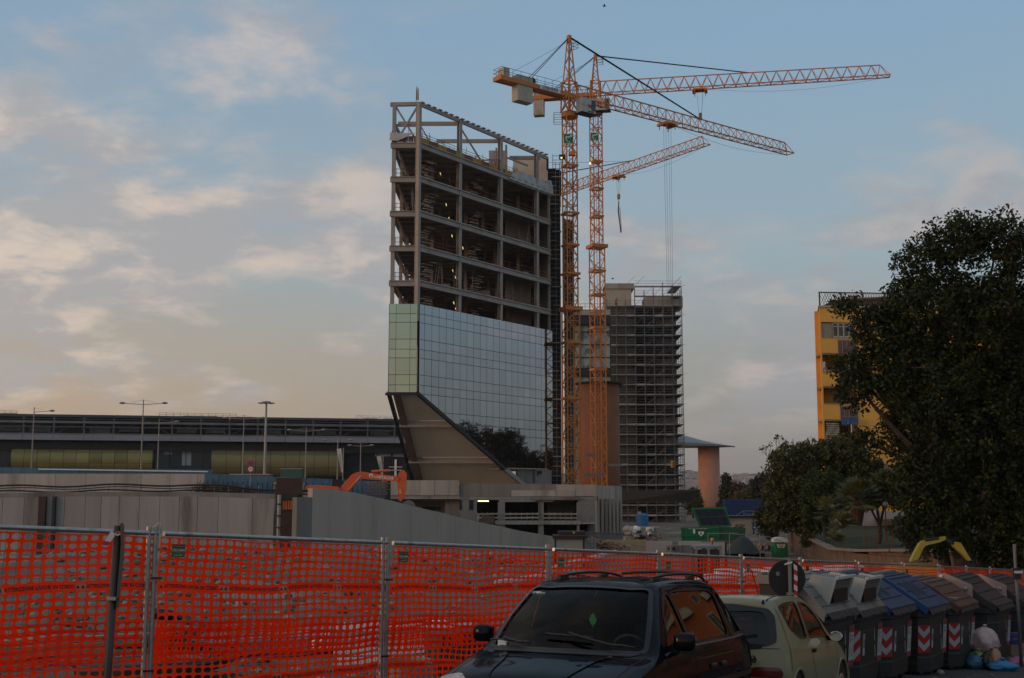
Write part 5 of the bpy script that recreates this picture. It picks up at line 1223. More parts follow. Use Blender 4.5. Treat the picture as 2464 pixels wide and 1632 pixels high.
def excavator():
    D = 116.0; k = D / FPX; o = at(860, 1185, D)
    T = thing('excavator', 'orange crawler excavator with raised boom behind the sloping wall', 'excavator', (o.x, D, o.z - 2.4))
    def q(px, py): p = at(px, py, D); return (p.x, p.z)
    def plate(name, pts, th, m, off=0.0): return MB().prism([(x, D - th / 2 + off, z) for x, z in [q(*p) for p in pts]], (0, th, 0)).bd(name, m, T, w=1)
    plate('boom', [(817, 1178), (824, 1168), (846, 1143), (858, 1137), (872, 1135), (890, 1138), (955, 1146), (962, 1151), (960, 1158), (952, 1159), (905, 1155), (876, 1153), (866, 1155), (843, 1177), (832, 1186)], 0.55, M_EXO)
    plate('stick', [(958, 1141), (964, 1133), (972, 1131), (979, 1141), (978, 1152), (974, 1195), (966, 1207), (960, 1208), (958, 1190), (956, 1158)], 0.4, M_EXO)
    plate('bucket_linkage', [(957, 1205), (966, 1206), (975, 1212), (968, 1222), (958, 1220)], 0.5, M_DARK)
    c = at(983, 1215, D); MB().lathe([(0.55, -0.5), (0.62, -0.3), (0.62, 0.3), (0.55, 0.5)], (c.x, D, c.z - 0.2), 14, 'y').bd('bucket', mat('bucket_grey', (0.16, 0.15, 0.14), 0.7), T, w=1)
    a, b, e = at(894, 1135, D), at(938, 1132.5, D), at(966, 1131.5, D); MB().tube([a, b], 0.13, 8).bd('cylinder', M_EXO, T, w=1); MB().tube([b, e], 0.06, 8).bd('piston', M_GALV, T, w=1)
    a, b, e = at(838, 1181, D - .5), at(854, 1163, D - .5), at(869, 1145, D - .5); MB().tube([a, b], 0.13, 8).bd('cylinder', M_EXO, T, w=1); MB().tube([b, e], 0.06, 8).bd('piston', M_GALV, T, w=1)
    plate('engine_deck', [(737, 1182), (738, 1171), (745, 1167), (812, 1171), (818, 1175), (818, 1186), (737, 1195)], 2.6, M_EXO, 0.8)
    plate('cab', [(796, 1176), (797, 1156), (800, 1153), (822, 1155), (826, 1165), (824, 1176)], 1.1, M_DARK, 1.2)
    plate('counterweight', [(735, 1195), (736, 1178), (740, 1175), (745, 1200), (738, 1206)], 2.5, M_EXO, 0.8)
    for sgn in (-0.6, 2.2):
        mb = MB(); z0 = o.z - 2.4; mb.prism([(at(745, 0, D).x + 0.3, D + sgn - .3, z0 + .1), (at(835, 0, D).x - .3, D + sgn - .3, z0 + .1), (at(835, 0, D).x, D + sgn - .3, z0 + .5), (at(832, 0, D).x - .3, D + sgn - .3, z0 + .9), (at(748, 0, D).x + .3, D + sgn - .3, z0 + .9), (at(745, 0, D).x, D + sgn - .3, z0 + .5)], (0, 0.6, 0)); mb.bd('track', M_DARK, T, w=1)
    MB().box((at(790, 0, D).x, D + .8, o.z - 1.3), (2.2, 2.2, 0.9)).bd('turntable', M_DARK, T, w=1)
    s = at(893, 1144.5, D - 0.30); MB().box(s, (0.36, 0.02, 0.33)).bd('badge', M_WHITE, T, w=1); MB().prism([(s.x - .1, s.y - .02, s.z - .1), (s.x + .1, s.y - .02, s.z - .1), (s.x, s.y - .02, s.z + .1)], (0, -0.01, 0)).bd('badge_triangle', M_GREENS, T, w=1)
    t = put('lettering', text_mesh('HITACHI', 0.40, M_WHITE, 0.012), T); p = at(927, 1150, D - 0.29); t.location = p - V(T.location); t.rotation_euler = (math.pi / 2, R(5), 0)
    t = put('lettering', text_mesh('204', 0.30, M_WHITE, 0.0), T); p = at(904, 1147.5, D - 0.29); t.location = p - V(T.location); t.rotation_euler = (math.pi / 2, R(5), 0)
    s = at(963, 1183, D - 0.22); MB().box(s, (0.2, 0.02, 0.4)).bd('warning_label', mat('label_yellow', (0.6, 0.42, 0.03), 0.5), T, w=1)
excavator()
def site_stores():
    # cream site box
    D = 74; T = thing('site_cabin', 'small cream site box with dark brown roof behind the fence', 'cabin', at(1375, 1360, D))
    a, b = at(1336, 1300, D), at(1404, 1300, D); w = b.x - a.x; zb = -3.0; zt = at(0, 1297, D).z
    MB().box(((a.x + b.x) / 2, D + 1.0, (zt + zb) / 2), (w, 2.0, zt - zb)).bd('body', mat('cream_metal', (0.44, 0.38, 0.29), 0.6, var=0.06), T, w=1)
    MB().box(((a.x + b.x) / 2 + .05, D + 1.0, zt + 0.10), (w + 0.3, 2.3, 0.22)).bd('roof', M_DKBRN, T, w=1); MB().box((a.x + w * 0.62, D + 1.6, zt + 0.32), (w * 0.95, 1.6, 0.2)).bd('roof', M_DKBRN, T, w=1)
    for x in (a.x, b.x): MB().box((x, D - 0.03, (zt + zb) / 2), (0.09, 0.06, zt - zb)).bd('corner_post', M_DKBRN, T, w=1)
    for i in range(4): MB().box((b.x + 0.14 + 0.22 * i, D + 0.5 + i * 0.4, (zt + zb) / 2), (0.2, 0.05, zt - zb - .1), 0.9).bd('side_sheet', mat('side_sheet_grey', (0.25, 0.235, 0.22), 0.6, island=0.15), T, w=1)
    MB().box((a.x + w * 0.62, D - 0.1, zt + 0.12), (0.13, 0.03, 0.09)).bd('label', M_WHITE, T, w=1); MB().box((a.x + w * 0.68, D + 0.7, zt + 0.36), (0.12, 0.03, 0.12)).bd('label', MATS['label_yellow'], T, w=1)
    # green roll-off skip with its lid up
    D = 116; gm = mat('skip_green', (0.012, 0.165, 0.06), 0.5, var=0.12, scale=0.8, col2=(0.03, 0.09, 0.04), thr=(0.55, 0.75)); T = thing('skip', 'green roll-off waste skip with its big lid raised', 'skip', at(1740, 1310, D))
    def q(px, py, dd=0.0): return at(px, py, D + dd)
    def face(name, pts, th, m, dd=0.0): return MB().prism([q(x, y, dd) for x, y in pts], (0.02, th, 0)).bd(name, m, T, w=1)
    face('front_panel', [(1638, 1272), (1730, 1270), (1730, 1301), (1640, 1301)], 0.15, gm); face('side_panel', [(1731, 1270), (1794, 1273), (1792, 1298), (1731, 1301)], 0.15, mat('skip_green_dark', (0.012, 0.085, 0.04), 0.5), 0.1)
    face('rear_panel', [(1640, 1271), (1794, 1271), (1792, 1299), (1642, 1299)], 0.15, gm, 2.4)
    MB().prism([q(1638, 1272), q(1730, 1270), q(1794, 1273, 2), q(1700, 1272, 2.4)], (0, 0, 0.10)).bd('load', mat('rubble_dark', (0.09, 0.08, 0.07), 0.9), T, w=1)
    for x in range(1641, 1731, 11): MB().box(q(x, 1286, -.05), (0.10, 0.1, 1.2)).bd('rib', gm, T, w=1)
    for y in (1272, 1290): MB().beam(q(1637, y, -.06), q(1731, y - 1, -.06), 0.12, 0.10).bd('rail', gm, T, w=1)
    lid = [(1662, 1222), (1746, 1220), (1761, 1267), (1683, 1269)]
    face('lid', lid, 0.08, gm, 2.2); face('lid_inner', [(1669, 1226), (1742, 1225), (1754, 1262), (1688, 1264)], 0.02, mat('lid_navy', (0.014, 0.020, 0.045), 0.6, var=0.3), 2.12)
    for i in range(4): t = (i + 0.5) / 4; MB().beam(q(1669 + 73 * t, 1226, 2.08), q(1688 + 66 * t, 1263, 2.08), 0.05).bd('lid_rib', M_DARK, T, w=1)
    MB().beam(q(1677, 1245, 2.08), q(1750, 1243, 2.08), 0.05).bd('lid_rib', gm, T, w=1)
    o = put('lettering', text_mesh('CONSORZIO RECUPERO INERTI', 0.13, M_WHITE, 0.0), T); o.location = q(1679, 1272.2, -.14) - V(T.location); o.rotation_euler = (math.pi / 2, 0, 0)
    mb = MB(); s = q(1687, 1284, -.12); pts = []
    for i in range(20): t = i / 20 * 2 * math.pi; pts.append((s.x + 0.022 * 16 * math.sin(t) ** 3 * 0.8, s.y, s.z + 0.02 * (13 * math.cos(t) - 5 * math.cos(2 * t) - 2 * math.cos(3 * t) - math.cos(4 * t)) * 0.9))
    MB().prism(pts, (0, -0.01, 0)).bd('heart_emblem', M_WHITE, T, w=1); MB().box(q(1670, 1279, -.13), (0.2, 0.02, 0.4)).bd('label', M_WHITE, T, w=1)
    MB().beam(s + V((-.1, -.02, .08)), s + V((.08, -.02, -.1)), 0.02, 0.1).bd('emblem_mark', M_RUST, T, w=1)
    T = thing('second_skip', 'dark green skip with rubble just right of the raised lid', 'skip', at(1780, 1302, 121))
    MB().prism([at(1738, 1273, 121), at(1793, 1274, 121), at(1790, 1296, 121), at(1740, 1296, 121)], (0, 2, 0)).bd('body', MATS['skip_green_dark'], T, w=1)
    for i in range(9): p = at(1764 + U(0, 22), 1269 + U(-8, 3), 121.5); MB().lathe([(0.02, -.25), (.28, -.15), (.32, .05), (.15, .25)], p, 7).bd('rubble', M_CONC3 if i % 3 else M_WOOD, T, w=1)
    # concrete barrier blocks
    xs = [(1455, 1556, 1299, 1322), (1556, 1617, 1302, 1324), (1621, 1632, 1304, 1310), (1633, 1686, 1303, 1324), (1688, 1744, 1305, 1326)]
    for i, (x0, x1, y0, y1) in enumerate(xs):
        if i == 2: continue
        D = 96 - i; a, b = at(x0, y0, D), at(x1, y0, D); lab = ['long ochre-stained concrete barrier left of the site track', '', '', '', '']
        nm = ('long ochre-stained concrete barrier, leftmost of the barrier row', 'pale concrete barrier, second from the left in the row', '', 'pale concrete barrier in front of the green skip', 'earth-covered concrete barrier at the right end of the row')[i]
        T = thing('concrete_barrier', nm, 'barrier', ((a.x + b.x) / 2, D, a.z - 1.2), group='concrete barriers across the site')
        w = b.x - a.x; mb = MB(); mb.prism([(a.x, D - .3, a.z - 1.4), (a.x, D + .3, a.z - 1.4), (a.x, D + .12, a.z), (a.x, D - .12, a.z)], (w, 0, 0)); mb.bd('block', mat('ochre_concrete', (0.30, 0.235, 0.145), 0.9, var=0.2) if i == 0 else M_CONC2, T, w=1)
    # small hollow blocks on the ground
    T = thing('hollow_block_row', 'row of grey hollow concrete blocks on the dirt track', 'blocks', at(1630, 1322, 92))
    for i in range(5): p = at(1610 + i * 10, 1320, 92 - .3 * (i % 2)); MB().box(p, (0.55, 0.5, 0.5), 0.2 * i).bd('block', M_CONC, T, w=1); MB().lathe([(0.13, 0), (0.13, .02)], p + V((0, -.31, 0)), 10, 'y').bd('hole', M_BLACK, T, w=1) if i < 2 else None
    T = thing('concrete_cube', 'small square concrete pedestal standing on the dirt', 'pedestal', at(1511, 1328, 88)); MB().box(at(1511, 1320, 88), (0.35, 0.35, 0.5)).bd('shaft', M_CONC, T, w=1); MB().box(at(1511, 1314, 88) , (0.42, 0.42, 0.1)).bd('cap', M_CONC2, T, w=1)
    # timber and debris heap
    hp = thing('timber_heap', 'heap of broken timber and branches beside the cream box', 'debris heap', at(1460, 1322, 84))
    for i in range(70):
        c = at(1427 + rnd.random() ** 1.4 * 75, 1322, 84 + U(-2, 2)); h = max(0, 1.0 - (c.x - at(1427, 0, 84).x) / 2.4) * rnd.random(); c.z += h * 0.9 - .1
        an = U(-.6, .6); d = V((math.cos(an), U(-.5, .5), math.sin(an) * .6 - .15)).normalized() * U(0.3, 1.1)
        MB().beam(c - d / 2, c + d / 2, U(0.04, 0.1)).bd('timber', M_WOOD if i % 3 else M_DKBRN, hp, w=1)
    hp = thing('scrap_heap', 'long heap of grey scrap, bags and sheets before the scaffolding', 'debris heap', at(1550, 1295, 112))
    for i in range(95):
        c = at(rnd.gauss(1548, 26), 1296 + U(-3, 5), 112 + U(-3, 3)); c.z += rnd.random() * 0.9 * max(0, 1 - abs(c.x - at(1545, 0, 112).x) / 2.6)
        MB().box(c, (U(.15, .7), U(.1, .5), U(.06, .35)), U(0, 3)).bd('scrap', rnd.choice((M_CONC, M_DARK, M_WHITE if i % 4 == 0 else M_CONC3, M_WOOD, M_STEEL)), hp, w=1)
    for i in range(10): p = at(1518 + U(-10, 16), 1277 + U(-6, 6), 113); MB().lathe([(0.03, -.3), (.4, -.2), (.45, .05), (.2, .3), (.03, .34)], p, 9).bd('rubble_bag', M_WHITE if i % 2 else M_CONC2, hp, sm=1, w=1)
    T = thing('grey_crate', 'long pale grey open crate behind the scrap heap', 'crate', at(1550, 1290, 122)); p = at(1553, 1281, 122); MB().box(p, (2.7, 1.2, 0.95)).bd('box', mat('crate_grey', (0.24, 0.255, 0.25), 0.7), T, w=1); MB().box(p + V((0, 0, .5)), (2.85, 1.3, 0.08)).bd('rim', M_CONC2, T, w=1)
    T = thing('steel_sheet_stack', 'long stack of corrugated grey steel sheets before the parking deck', 'steel stack', at(1470, 1285, 120))
    for i in range(8): a, b = at(1402 + i * 3, 1281 + i * 2.2, 119 - .15 * i), at(1512 - i * 2, 1283 + i * 2.2, 119 - .15 * i); MB().beam(a, b, 0.5, 0.06).bd('sheet', mat('steel_sheet', (0.135, 0.14, 0.15), 0.5, metal=0.4, island=0.25), T, w=1)
    # blue tank
    D = 150; T = thing('blue_tank', 'tall blue round tank at the foot of the scaffolding', 'tank', at(1545, 1272, D)); a = at(1545, 1238, D); r = 15 / FPX * D
    MB().lathe([(r * 0.97, a.z - 2.6), (r, a.z - 2.5), (r, a.z - .1), (r * 0.9, a.z), (r * .2, a.z + .12)], (a.x, D, 0), 22).bd('shell', mat('tank_blue', (0.035, 0.17, 0.36), 0.5, var=0.1), T, w=1); MB().lathe([(.2, 0), (.2, .35)], (a.x - .3, D, a.z), 10).bd('filler_cap', M_CONC2, T, w=1)
    # blue container and cream cabin beyond the skip
    D = 172; T = thing('blue_container', 'dark blue container raised behind the raised skip lid', 'container', at(1790, 1245, D)); p = at(1787, 1222, D); MB().box(p, (5.3, 2.4, 2.35)).bd('body', mat('container_blue', (0.016, 0.045, 0.14), 0.5, var=0.1), T, w=1)
    for i in range(12): MB().box(p + V((-2.5 + i * .45, -1.23, 0)), (0.16, 0.06, 2.2)).bd('rib', MATS['container_blue'], T, w=1)
    mb = MB(); a, b = at(1772, 1236, D - 2), at(1832, 1226, D - 2); 
    MB().beam(at(1772, 1240, D - 2), at(1790, 1229, D - 2), 0.08).beam(at(1790, 1229, D - 2), at(1830, 1231, D - 2), 0.08).beam(at(1790, 1237, D - 2), at(1830, 1239, D - 2), 0.08).beam(at(1790, 1229, D - 2), at(1790, 1246, D - 2), 0.08).beam(at(1812, 1229, D - 2), at(1812, 1246, D - 2), 0.08).bd('stair_rail', M_GALV, T, w=1)
    D = 150; T = thing('cream_cabin', 'cream site cabin with flat dark roof behind the skips', 'cabin', at(1790, 1295, D)); p = at(1783, 1270, D); MB().box(p, (3.2, 2.4, 2.5)).bd('body', MATS['cream_metal'], T, w=1); MB().box(at(1788, 1243, D) , (5.0, 3.0, 0.22)).bd('roof', M_DARK, T, w=1); MB().box(at(1813, 1270, D - 1.25), (0.1, .1, 2.5)).bd('post', M_DARK, T, w=1)
    T = thing('blue_arrow_sign', 'small round blue arrow sign beside the cream cabin', 'road sign', at(1815, 1290, 140)); p = at(1815, 1269, 140); MB().lathe([(0.3, 0), (0.3, .03)], p, 18, 'y').bd('sign_disc', mat('sign_blue', (0.02, 0.06, 0.3), 0.5), T, w=1); MB().beam(p + V((-.18, -.02, 0)), p + V((.16, -.02, 0)), .02, .06).beam(p + V((.16, -.02, 0)), p + V((.02, -.02, .14)), .02, .06).beam(p + V((.16, -.02, 0)), p + V((.02, -.02, -.14)), .02, .06).bd('arrow', M_WHITE, T, w=1); MB().tube([(p.x, 140.06, p.z), (p.x, 140.06, -4)], .03, 6).bd('pole', M_STEEL, T, w=1)
    # concrete pipes
    for i, (px, lab) in enumerate(((1815, 'leftmost concrete pipe of the row by the toilet'), (1829, 'second concrete pipe of the row, slightly forward'), (1844, 'third concrete pipe of the row'), (1864, 'rightmost concrete pipe half hidden by the toilet'))):
        p = at(px, 1318, 100 - (1.0 if i == 1 else 0)); T = thing('concrete_pipe', lab, 'pipe', p - V((0, 0, .32)), group='concrete pipes on the ground')
        vs = []; fs = []; n = 16
        for y, r in ((-0.6, .30), (1.2, .30), (1.2, .22), (-0.6, .22)):
            for k in range(n): an = 2 * math.pi * k / n; vs.append((p.x + r * math.cos(an) + 0.25 * (y + .6) * .4, p.y + y, p.z + r * math.sin(an)))
        for j in range(4):
            for k in range(n): fs.append((j * n + k, j * n + (k + 1) % n, ((j + 1) % 4) * n + (k + 1) % n, ((j + 1) % 4) * n + k))
        MB().add(vs, fs).bd('pipe_shell', mat('pipe_concrete', (0.26, 0.175, 0.125), 0.9, var=0.2), T, w=1)
    # portable toilet
    D = 92; T = thing('portable_toilet', 'green portable toilet with rounded white roof', 'portable toilet', at(1879, 1360, D)); a, b = at(1862.5, 1300, D), at(1895.5, 1300, D); w = b.x - a.x; cx = (a.x + b.x) / 2; zt = at(0, 1305, D).z; zb = zt - 2.0
    tg = mat('toilet_green', (0.012, 0.16, 0.06), 0.5, var=0.08); bevelled('cabin', tg, T, [((cx - T.location.x, 0.5 + D - T.location.y, (zt + zb) / 2 - T.location.z), (w, 1.0, zt - zb))], 0.05)
    pts = [(a.x - .02, D - .05, zt)]
    for i in range(9): t = math.pi * i / 8; pts.append((cx - (w / 2 + .02) * math.cos(t) * (1 if i in (0, 8) else .96), D - .05, zt + .10 + .26 * math.sin(t) ** .6))
    pts.append((b.x + .02, D - .05, zt)); MB().prism(pts, (0, 1.1, 0)).bd('roof', M_WHITE, T, w=1)
    MB().prism([(cx - .33, D - .03, zt - .15), (cx + .33, D - .03, zt - .15), (cx + .22, D - .03, zt - .42), (cx - .22, D - .03, zt - .42)], (0, -.02, 0)).bd('label', M_WHITE, T, w=1)
    o = put('lettering', text_mesh('SEBACH', .11, MATS['sign_red'], .004), T); o.location = V((cx, D - .06, zt - .22)) - V(T.location); o.rotation_euler = (math.pi / 2, 0, 0); MB().box((cx, D - .055, zt - .34), (.3, .01, .06)).bd('label_stripe', M_BLACK, T, w=1)
    # light guard fence by the barriers
    T = thing('light_fence', 'thin wire site fence in front of the green skip', 'fence', at(1755, 1330, 84))
    for px in (1703, 1755, 1828): p = at(px, 1285, 84); MB().tube([(p.x, 84, p.z), (p.x, 84, -3.6)], .025, 6).bd('post', M_GALV, T, w=1)
    MB().tube([at(1700, 1284, 84), at(1775, 1283, 84)], .02, 5).bd('rail', M_GALV, T, w=1); MB().tube([at(1755, 1284, 84), at(1850, 1292, 84), at(1905, 1312, 84)], .02, 5).bd('rail', M_GALV, T, w=1)
    # dirt mounds
    T = thing('dark_tarp_mound', 'mound of earth under dark netting right of the barriers', 'mound', at(1790, 1325, 92)); vs = []; fs = []
    for j in range(7):
        for i in range(13): u, v = i / 12, j / 6; p = at(1745 + 95 * u, 1326, 90 + 7 * v); vs.append((p.x, p.y, p.z - .2 + 1.35 * math.sin(math.pi * min(1, u * 1.1)) ** 1.2 * math.sin(math.pi * v) + .12 * hnoise(i, j, .9)))
    for j in range(6):
        for i in range(12): fs.append((j * 13 + i, j * 13 + i + 1, (j + 1) * 13 + i + 1, (j + 1) * 13 + i))
    MB().add(vs, fs).bd('cover', mat('dark_green_net', (0.025, 0.032, 0.03), 0.9, var=0.4), T, sm=1, w=1)
site_stores()
def mini_excavator():
    D = 46.0; T = thing('mini_excavator', 'small yellow digger with grey cab standing behind the fence', 'excavator', at(1705, 1440, D)); ym = mat('digger_yellow', (0.60, 0.36, 0.025), 0.5, var=0.12, scale=2)
    a, b = at(1673, 1313, D), at(1737, 1313, D); cx = (a.x + b.x) / 2; w = b.x - a.x; zt = a.z; gm = mat('cab_frame_grey', (0.17, 0.18, 0.17), 0.5)
    bevelled('cab_roof', gm, T, [((cx - T.location.x, .6, zt - .05 - T.location.z), (w, 1.2, .12))], .05)
    for x in (a.x + .04, cx, b.x - .04):
        for y in (0.05, 1.15): MB().box((x, D + y, zt - .75), (.08, .07, 1.4)).bd('cab_post', gm, T, w=1)
    MB().box((cx, D + .6, zt - .65), (w - .16, 1.0, 1.0)).bd('cab_glass', mat('cab_dark_glass', (.03, .035, .03), .1), T, w=1)
    bevelled('body', ym, T, [((cx + .35 - T.location.x, .6, zt - 1.45 - T.location.z), (1.9, 1.5, .65))], .09)
    for sgn in (-.1, 1.2): bevelled('track', M_BLACK, T, [((cx + .2 - T.location.x, sgn, zt - 2.15 - T.location.z), (2.0, .32, .5))], .12)
    MB().box((cx + .2, D + .6, zt - 1.95), (.9, .9, .35)).bd('turntable', M_DARK, T, w=1)
    p = at(1714, 1303, D + .6); MB().tube([(p.x, p.y, zt), (p.x, p.y, p.z)], .02, 6).bd('beacon_post', M_DARK, T, w=1); MB().lathe([(.06, 0), (.07, .06), (.05, .13)], p, 10).bd('beacon', mat('beacon_orange', (.6, .15, .01), .3), T, w=1)
    q = at(1750, 1380, D); MB().beam((cx + .9, D + .4, zt - 1.3), (cx + 1.5, D + .1, zt - .9), .2, .26).beam((cx + 1.5, D + .1, zt - .9), (cx + 1.75, D - .1, zt - 1.9), .16, .2).bd('boom', ym, T, w=1); MB().box((cx + 1.75, D - .1, zt - 2.1), (.4, .5, .4)).bd('bucket', M_DARK, T, w=1)
    p = at(1746, 1300, D + .3); MB().tube([(p.x, p.y, zt + .12), (p.x, p.y, zt - 1.2)], .035, 6).bd('exhaust', M_DARK, T, w=1)
    # yellow digger arm at the right by the garden wall
    D = 50; T = thing('yellow_digger', 'yellow excavator with its arm arched up below the big tree', 'excavator', at(2260, 1400, D))
    def pl(name, pts, th, m): return MB().prism([at(x, y, D) for x, y in pts], (0, th, 0)).bd(name, m, T, w=1)
    y2 = mat('digger_lemon', (0.36, 0.29, 0.03), .5, var=.15, scale=2)
    pl('boom', [(2198, 1338), (2214, 1308), (2222, 1302), (2260, 1294), (2276, 1291), (2278, 1298), (2262, 1305), (2228, 1313), (2222, 1320), (2210, 1346), (2192, 1352)], .3, y2)
    pl('stick', [(2292, 1303), (2312, 1306), (2340, 1352), (2336, 1356), (2318, 1336), (2296, 1316)], .25, y2)
    MB().tube([at(2226, 1300, D), at(2258, 1295, D)], .06, 8).bd('cylinder', M_DARK, T, w=1); pl('link', [(2276, 1293), (2296, 1302), (2296, 1312), (2276, 1302)], .2, M_DARK)
    p = at(2222, 1335, D - .1); MB().tube([p + V((0, 0, .2)), p + V((.15, 0, 0)), p + V((0, 0, -.25)), p + V((-.2, 0, -.3))], .03, 6).bd('hose', M_BLACK, T, w=1)
    p = at(2215, 1390, D); bevelled('body', y2, T, [((p.x - T.location.x, .8, p.z - T.location.z), (2.0, 1.7, 1.0))], .1); bevelled('track', M_BLACK, T, [((p.x - T.location.x, 0.2, p.z - .85 - T.location.z), (2.3, .4, .6))], .15); bevelled('track', M_BLACK, T, [((p.x - T.location.x, 1.5, p.z - .85 - T.location.z), (2.3, .4, .6))], .15)
    pl('bucket', [(2328, 1350), (2344, 1348), (2348, 1366), (2332, 1370)], .5, M_DARK)
mini_excavator()
# ------------------------------------------------------------------ yellow apartment block
M_YEL = mat('ochre_plaster', (0.82, 0.43, 0.085), 0.9, var=0.10, scale=0.5, col2=(0.50, 0.29, 0.09), thr=(0.56, 0.8), scale2=0.35)
def apartment():
    D = 112.0
    T = thing('apartment_block', 'ochre yellow apartment block with recessed balconies behind the big tree', 'apartment block', at(2050, 1290, D))
    fy = 0.10                                   # facade turns slightly away to the right
    x0 = at(1971, 739, D).x
    def X(px): return at(px, 900, D).x
    def Fp(x, z, out=0.0): return V((x, D + (x - x0) * fy - out, z))
    def Z(py): return at(1980, py, D).z
    zt = Z(740); zb = -2.5; x1 = x0 + 26
    # recess back plane, side walls and solid pieces
    L0, L1 = X(1980) , X(2063)                  # loggia bay
    def solid(xa, xb, za, zb_, depth, name, m=M_YEL, out=0.0): return MB().prism([Fp(xa, zb_, out), Fp(xb, zb_, out), Fp(xb, za, out), Fp(xa, za, out)], (0.224 * depth, depth, 0)).bd(name, m, T, w=1)
    solid(x0, L0, zt, zb, 11, 'wall')
    solid(L1, x1, zt, zb, 11, 'wall')
    solid(L0, L1, zt, Z(775), 1.4, 'wall', out=0.001)
    solid(L0, L1, zt, zb, 0.3, 'wall', out=-2.4)
    fh = 80.3 / FPX * D * 1.0
    for k in range(9):
        zc = Z(775) - k * fh                   # ceiling of storey k
        if zc - fh < zb - 1: break
        solid(L0, L1, zc - fh * 0.48, zc - fh, 0.18, 'balcony_front', out=0.0)
        MB().prism([Fp(L0, zc - fh, 0), Fp(L1, zc - fh, 0), Fp(L1, zc - fh, -2.4), Fp(L0, zc - fh, -2.4)], (0, 0, 0.18)).bd('balcony_slab', mat('balcony_grey', (0.25, 0.22, 0.19), 0.9), T, w=1)
        solid(L0 - .05, L1 + .05, zc - fh * 0.47, zc - fh * 0.485, 0.22, 'coping', mat('travertine', (0.42, 0.36, 0.28), 0.8), out=0.06)
        xb = L0 + (L1 - L0) * 0.48
        # railing panel in the right half, window behind
        MB().prism([Fp(xb, zc - fh * 0.97, .03), Fp(L1, zc - fh * 0.97, .03), Fp(L1, zc - fh * 0.55, .03), Fp(xb, zc - fh * 0.55, .03)], (0, .06, 0)).bd('balcony_panel', mat('brown_glass_panel', (0.14, 0.075, 0.055), .4, var=.1), T, w=1)
        for i in range(5): x = xb + (L1 - xb) * i / 4; MB().beam(Fp(x, zc - fh * .98, .05), Fp(x, zc - fh * .5, .05), .04).bd('rail_bar', M_STEEL, T, w=1)
        wm = mat('window_white', (.45, .42, .36), .5); gm = mat('window_dark', (.05, .06, .065), .12)
        if k == 0:                              # glazed-in loggia
            solid(L0 + .05, L0 + (L1 - L0) * .33, zc - .1, zc - fh * .46, .06, 'blind', mat('beige_blind', (.30, .255, .19), .8), out=-.1)
            for i in range(4):
                xa, xe = L0 + (L1 - L0) * (.34 + .165 * i), L0 + (L1 - L0) * (.34 + .165 * (i + 1))
                w = solid(xa + .04, xe - .04, zc - .1, zc - fh * .46, .05, 'window', gm, out=-.08)
                fr = MB()
                for a, b, c, d_ in ((xa, xa + .06, zc - .05, zc - fh * .46), (xe - .06, xe, zc - .05, zc - fh * .46), (xa, xe, zc - .05, zc - .12), (xa, xe, zc - fh * .12, zc - fh * .14), (xa, xe, zc - fh * .42, zc - fh * .46)):
                    fr.prism([Fp(a, d_, -.02), Fp(b, d_, -.02), Fp(b, c, -.02), Fp(a, c, -.02)], (0, .05, 0))
                fr.bd('frame', wm, w, w=1)
        else:
            w = solid(L0 + (L1 - L0) * .55, L0 + (L1 - L0) * .92, zc - .35, zc - fh * .95, .05, 'window', gm, out=-2.3)
            fr = MB()
            for u in (.55, .73, .905): x = L0 + (L1 - L0) * u; fr.prism([Fp(x, zc - fh * .95, -2.25), Fp(x + .07, zc - fh * .95, -2.25), Fp(x + .07, zc - .35, -2.25), Fp(x, zc - .35, -2.25)], (0, .05, 0))
            fr.bd('frame', wm, w, w=1)
            if k == 1: solid(L0 + (L1 - L0) * .55, L0 + (L1 - L0) * .92, zc - .3, zc - fh * .5, .04, 'shutter', mat('purple_shutter', (.07, .05, .07), .8), out=-2.2); solid(L0 + .02, L0 + .28, zc - fh * .2, zc - fh * .46, .1, 'white_sheet', M_WHITE, out=-.1)
            if k == 3:
                vs = []; fs = []
                for j in range(9):
                    for i in range(7): x = L0 + .1 + (L1 - L0) * .38 * i / 6; z = zc - .15 - (fh * .55) * j / 8; vs.append(Fp(x + .05 * math.sin(j * .8), z, .1 + .06 * math.sin(i * 1.7 + j)))
                for j in range(8):
                    for i in range(6): fs.append((j * 7 + i, j * 7 + i + 1, (j + 1) * 7 + i + 1, (j + 1) * 7 + i))
                m_ = bpy.data.materials.new('striped_awning'); m_.use_nodes = True; N, L = m_.node_tree.nodes, m_.node_tree.links; tc = N.new('ShaderNodeTexCoord'); wv = N.new('ShaderNodeTexWave'); wv.bands_direction = 'Z'; wv.inputs['Scale'].default_value = 1.6; L.new(tc.outputs['Object'], wv.inputs['Vector']); r_ = N.new('ShaderNodeValToRGB'); r_.color_ramp.interpolation = 'CONSTANT'; r_.color_ramp.elements[0].color = (.09, .10, .05, 1); r_.color_ramp.elements[1].position = .5; r_.color_ramp.elements[1].color = (.40, .35, .26, 1); L.new(wv.outputs['Fac'], r_.inputs[0]); L.new(r_.outputs[0], N['Principled BSDF'].inputs['Base Color'])
                MB().add(vs, fs).bd('awning', m_, T, sm=1, w=1)
    # washing on a line
    wl = thing('washing', 'blue washing hanging from a balcony of the yellow block', 'washing', at(2040, 1010, D - .5))
    for i in range(6): p = at(2027 + i * 6.3, 1004 + U(-1, 3), D - .3); MB().prism([p + V((-.1, 0, 0)), p + V((.1, .02, 0)), p + V((.12, 0, -.5 - rnd.random() * .25)), p + V((-.06, .03, -.55))], (0, .03, 0)).bd('garment', mat('washing_blue', (.03, .13, .33), .8, island=.3), wl, w=1)
    MB().tube([at(2020, 1002, D - .3), at(2066, 1002, D - .3)], .02, 5).bd('line', M_STEEL, wl, w=1)
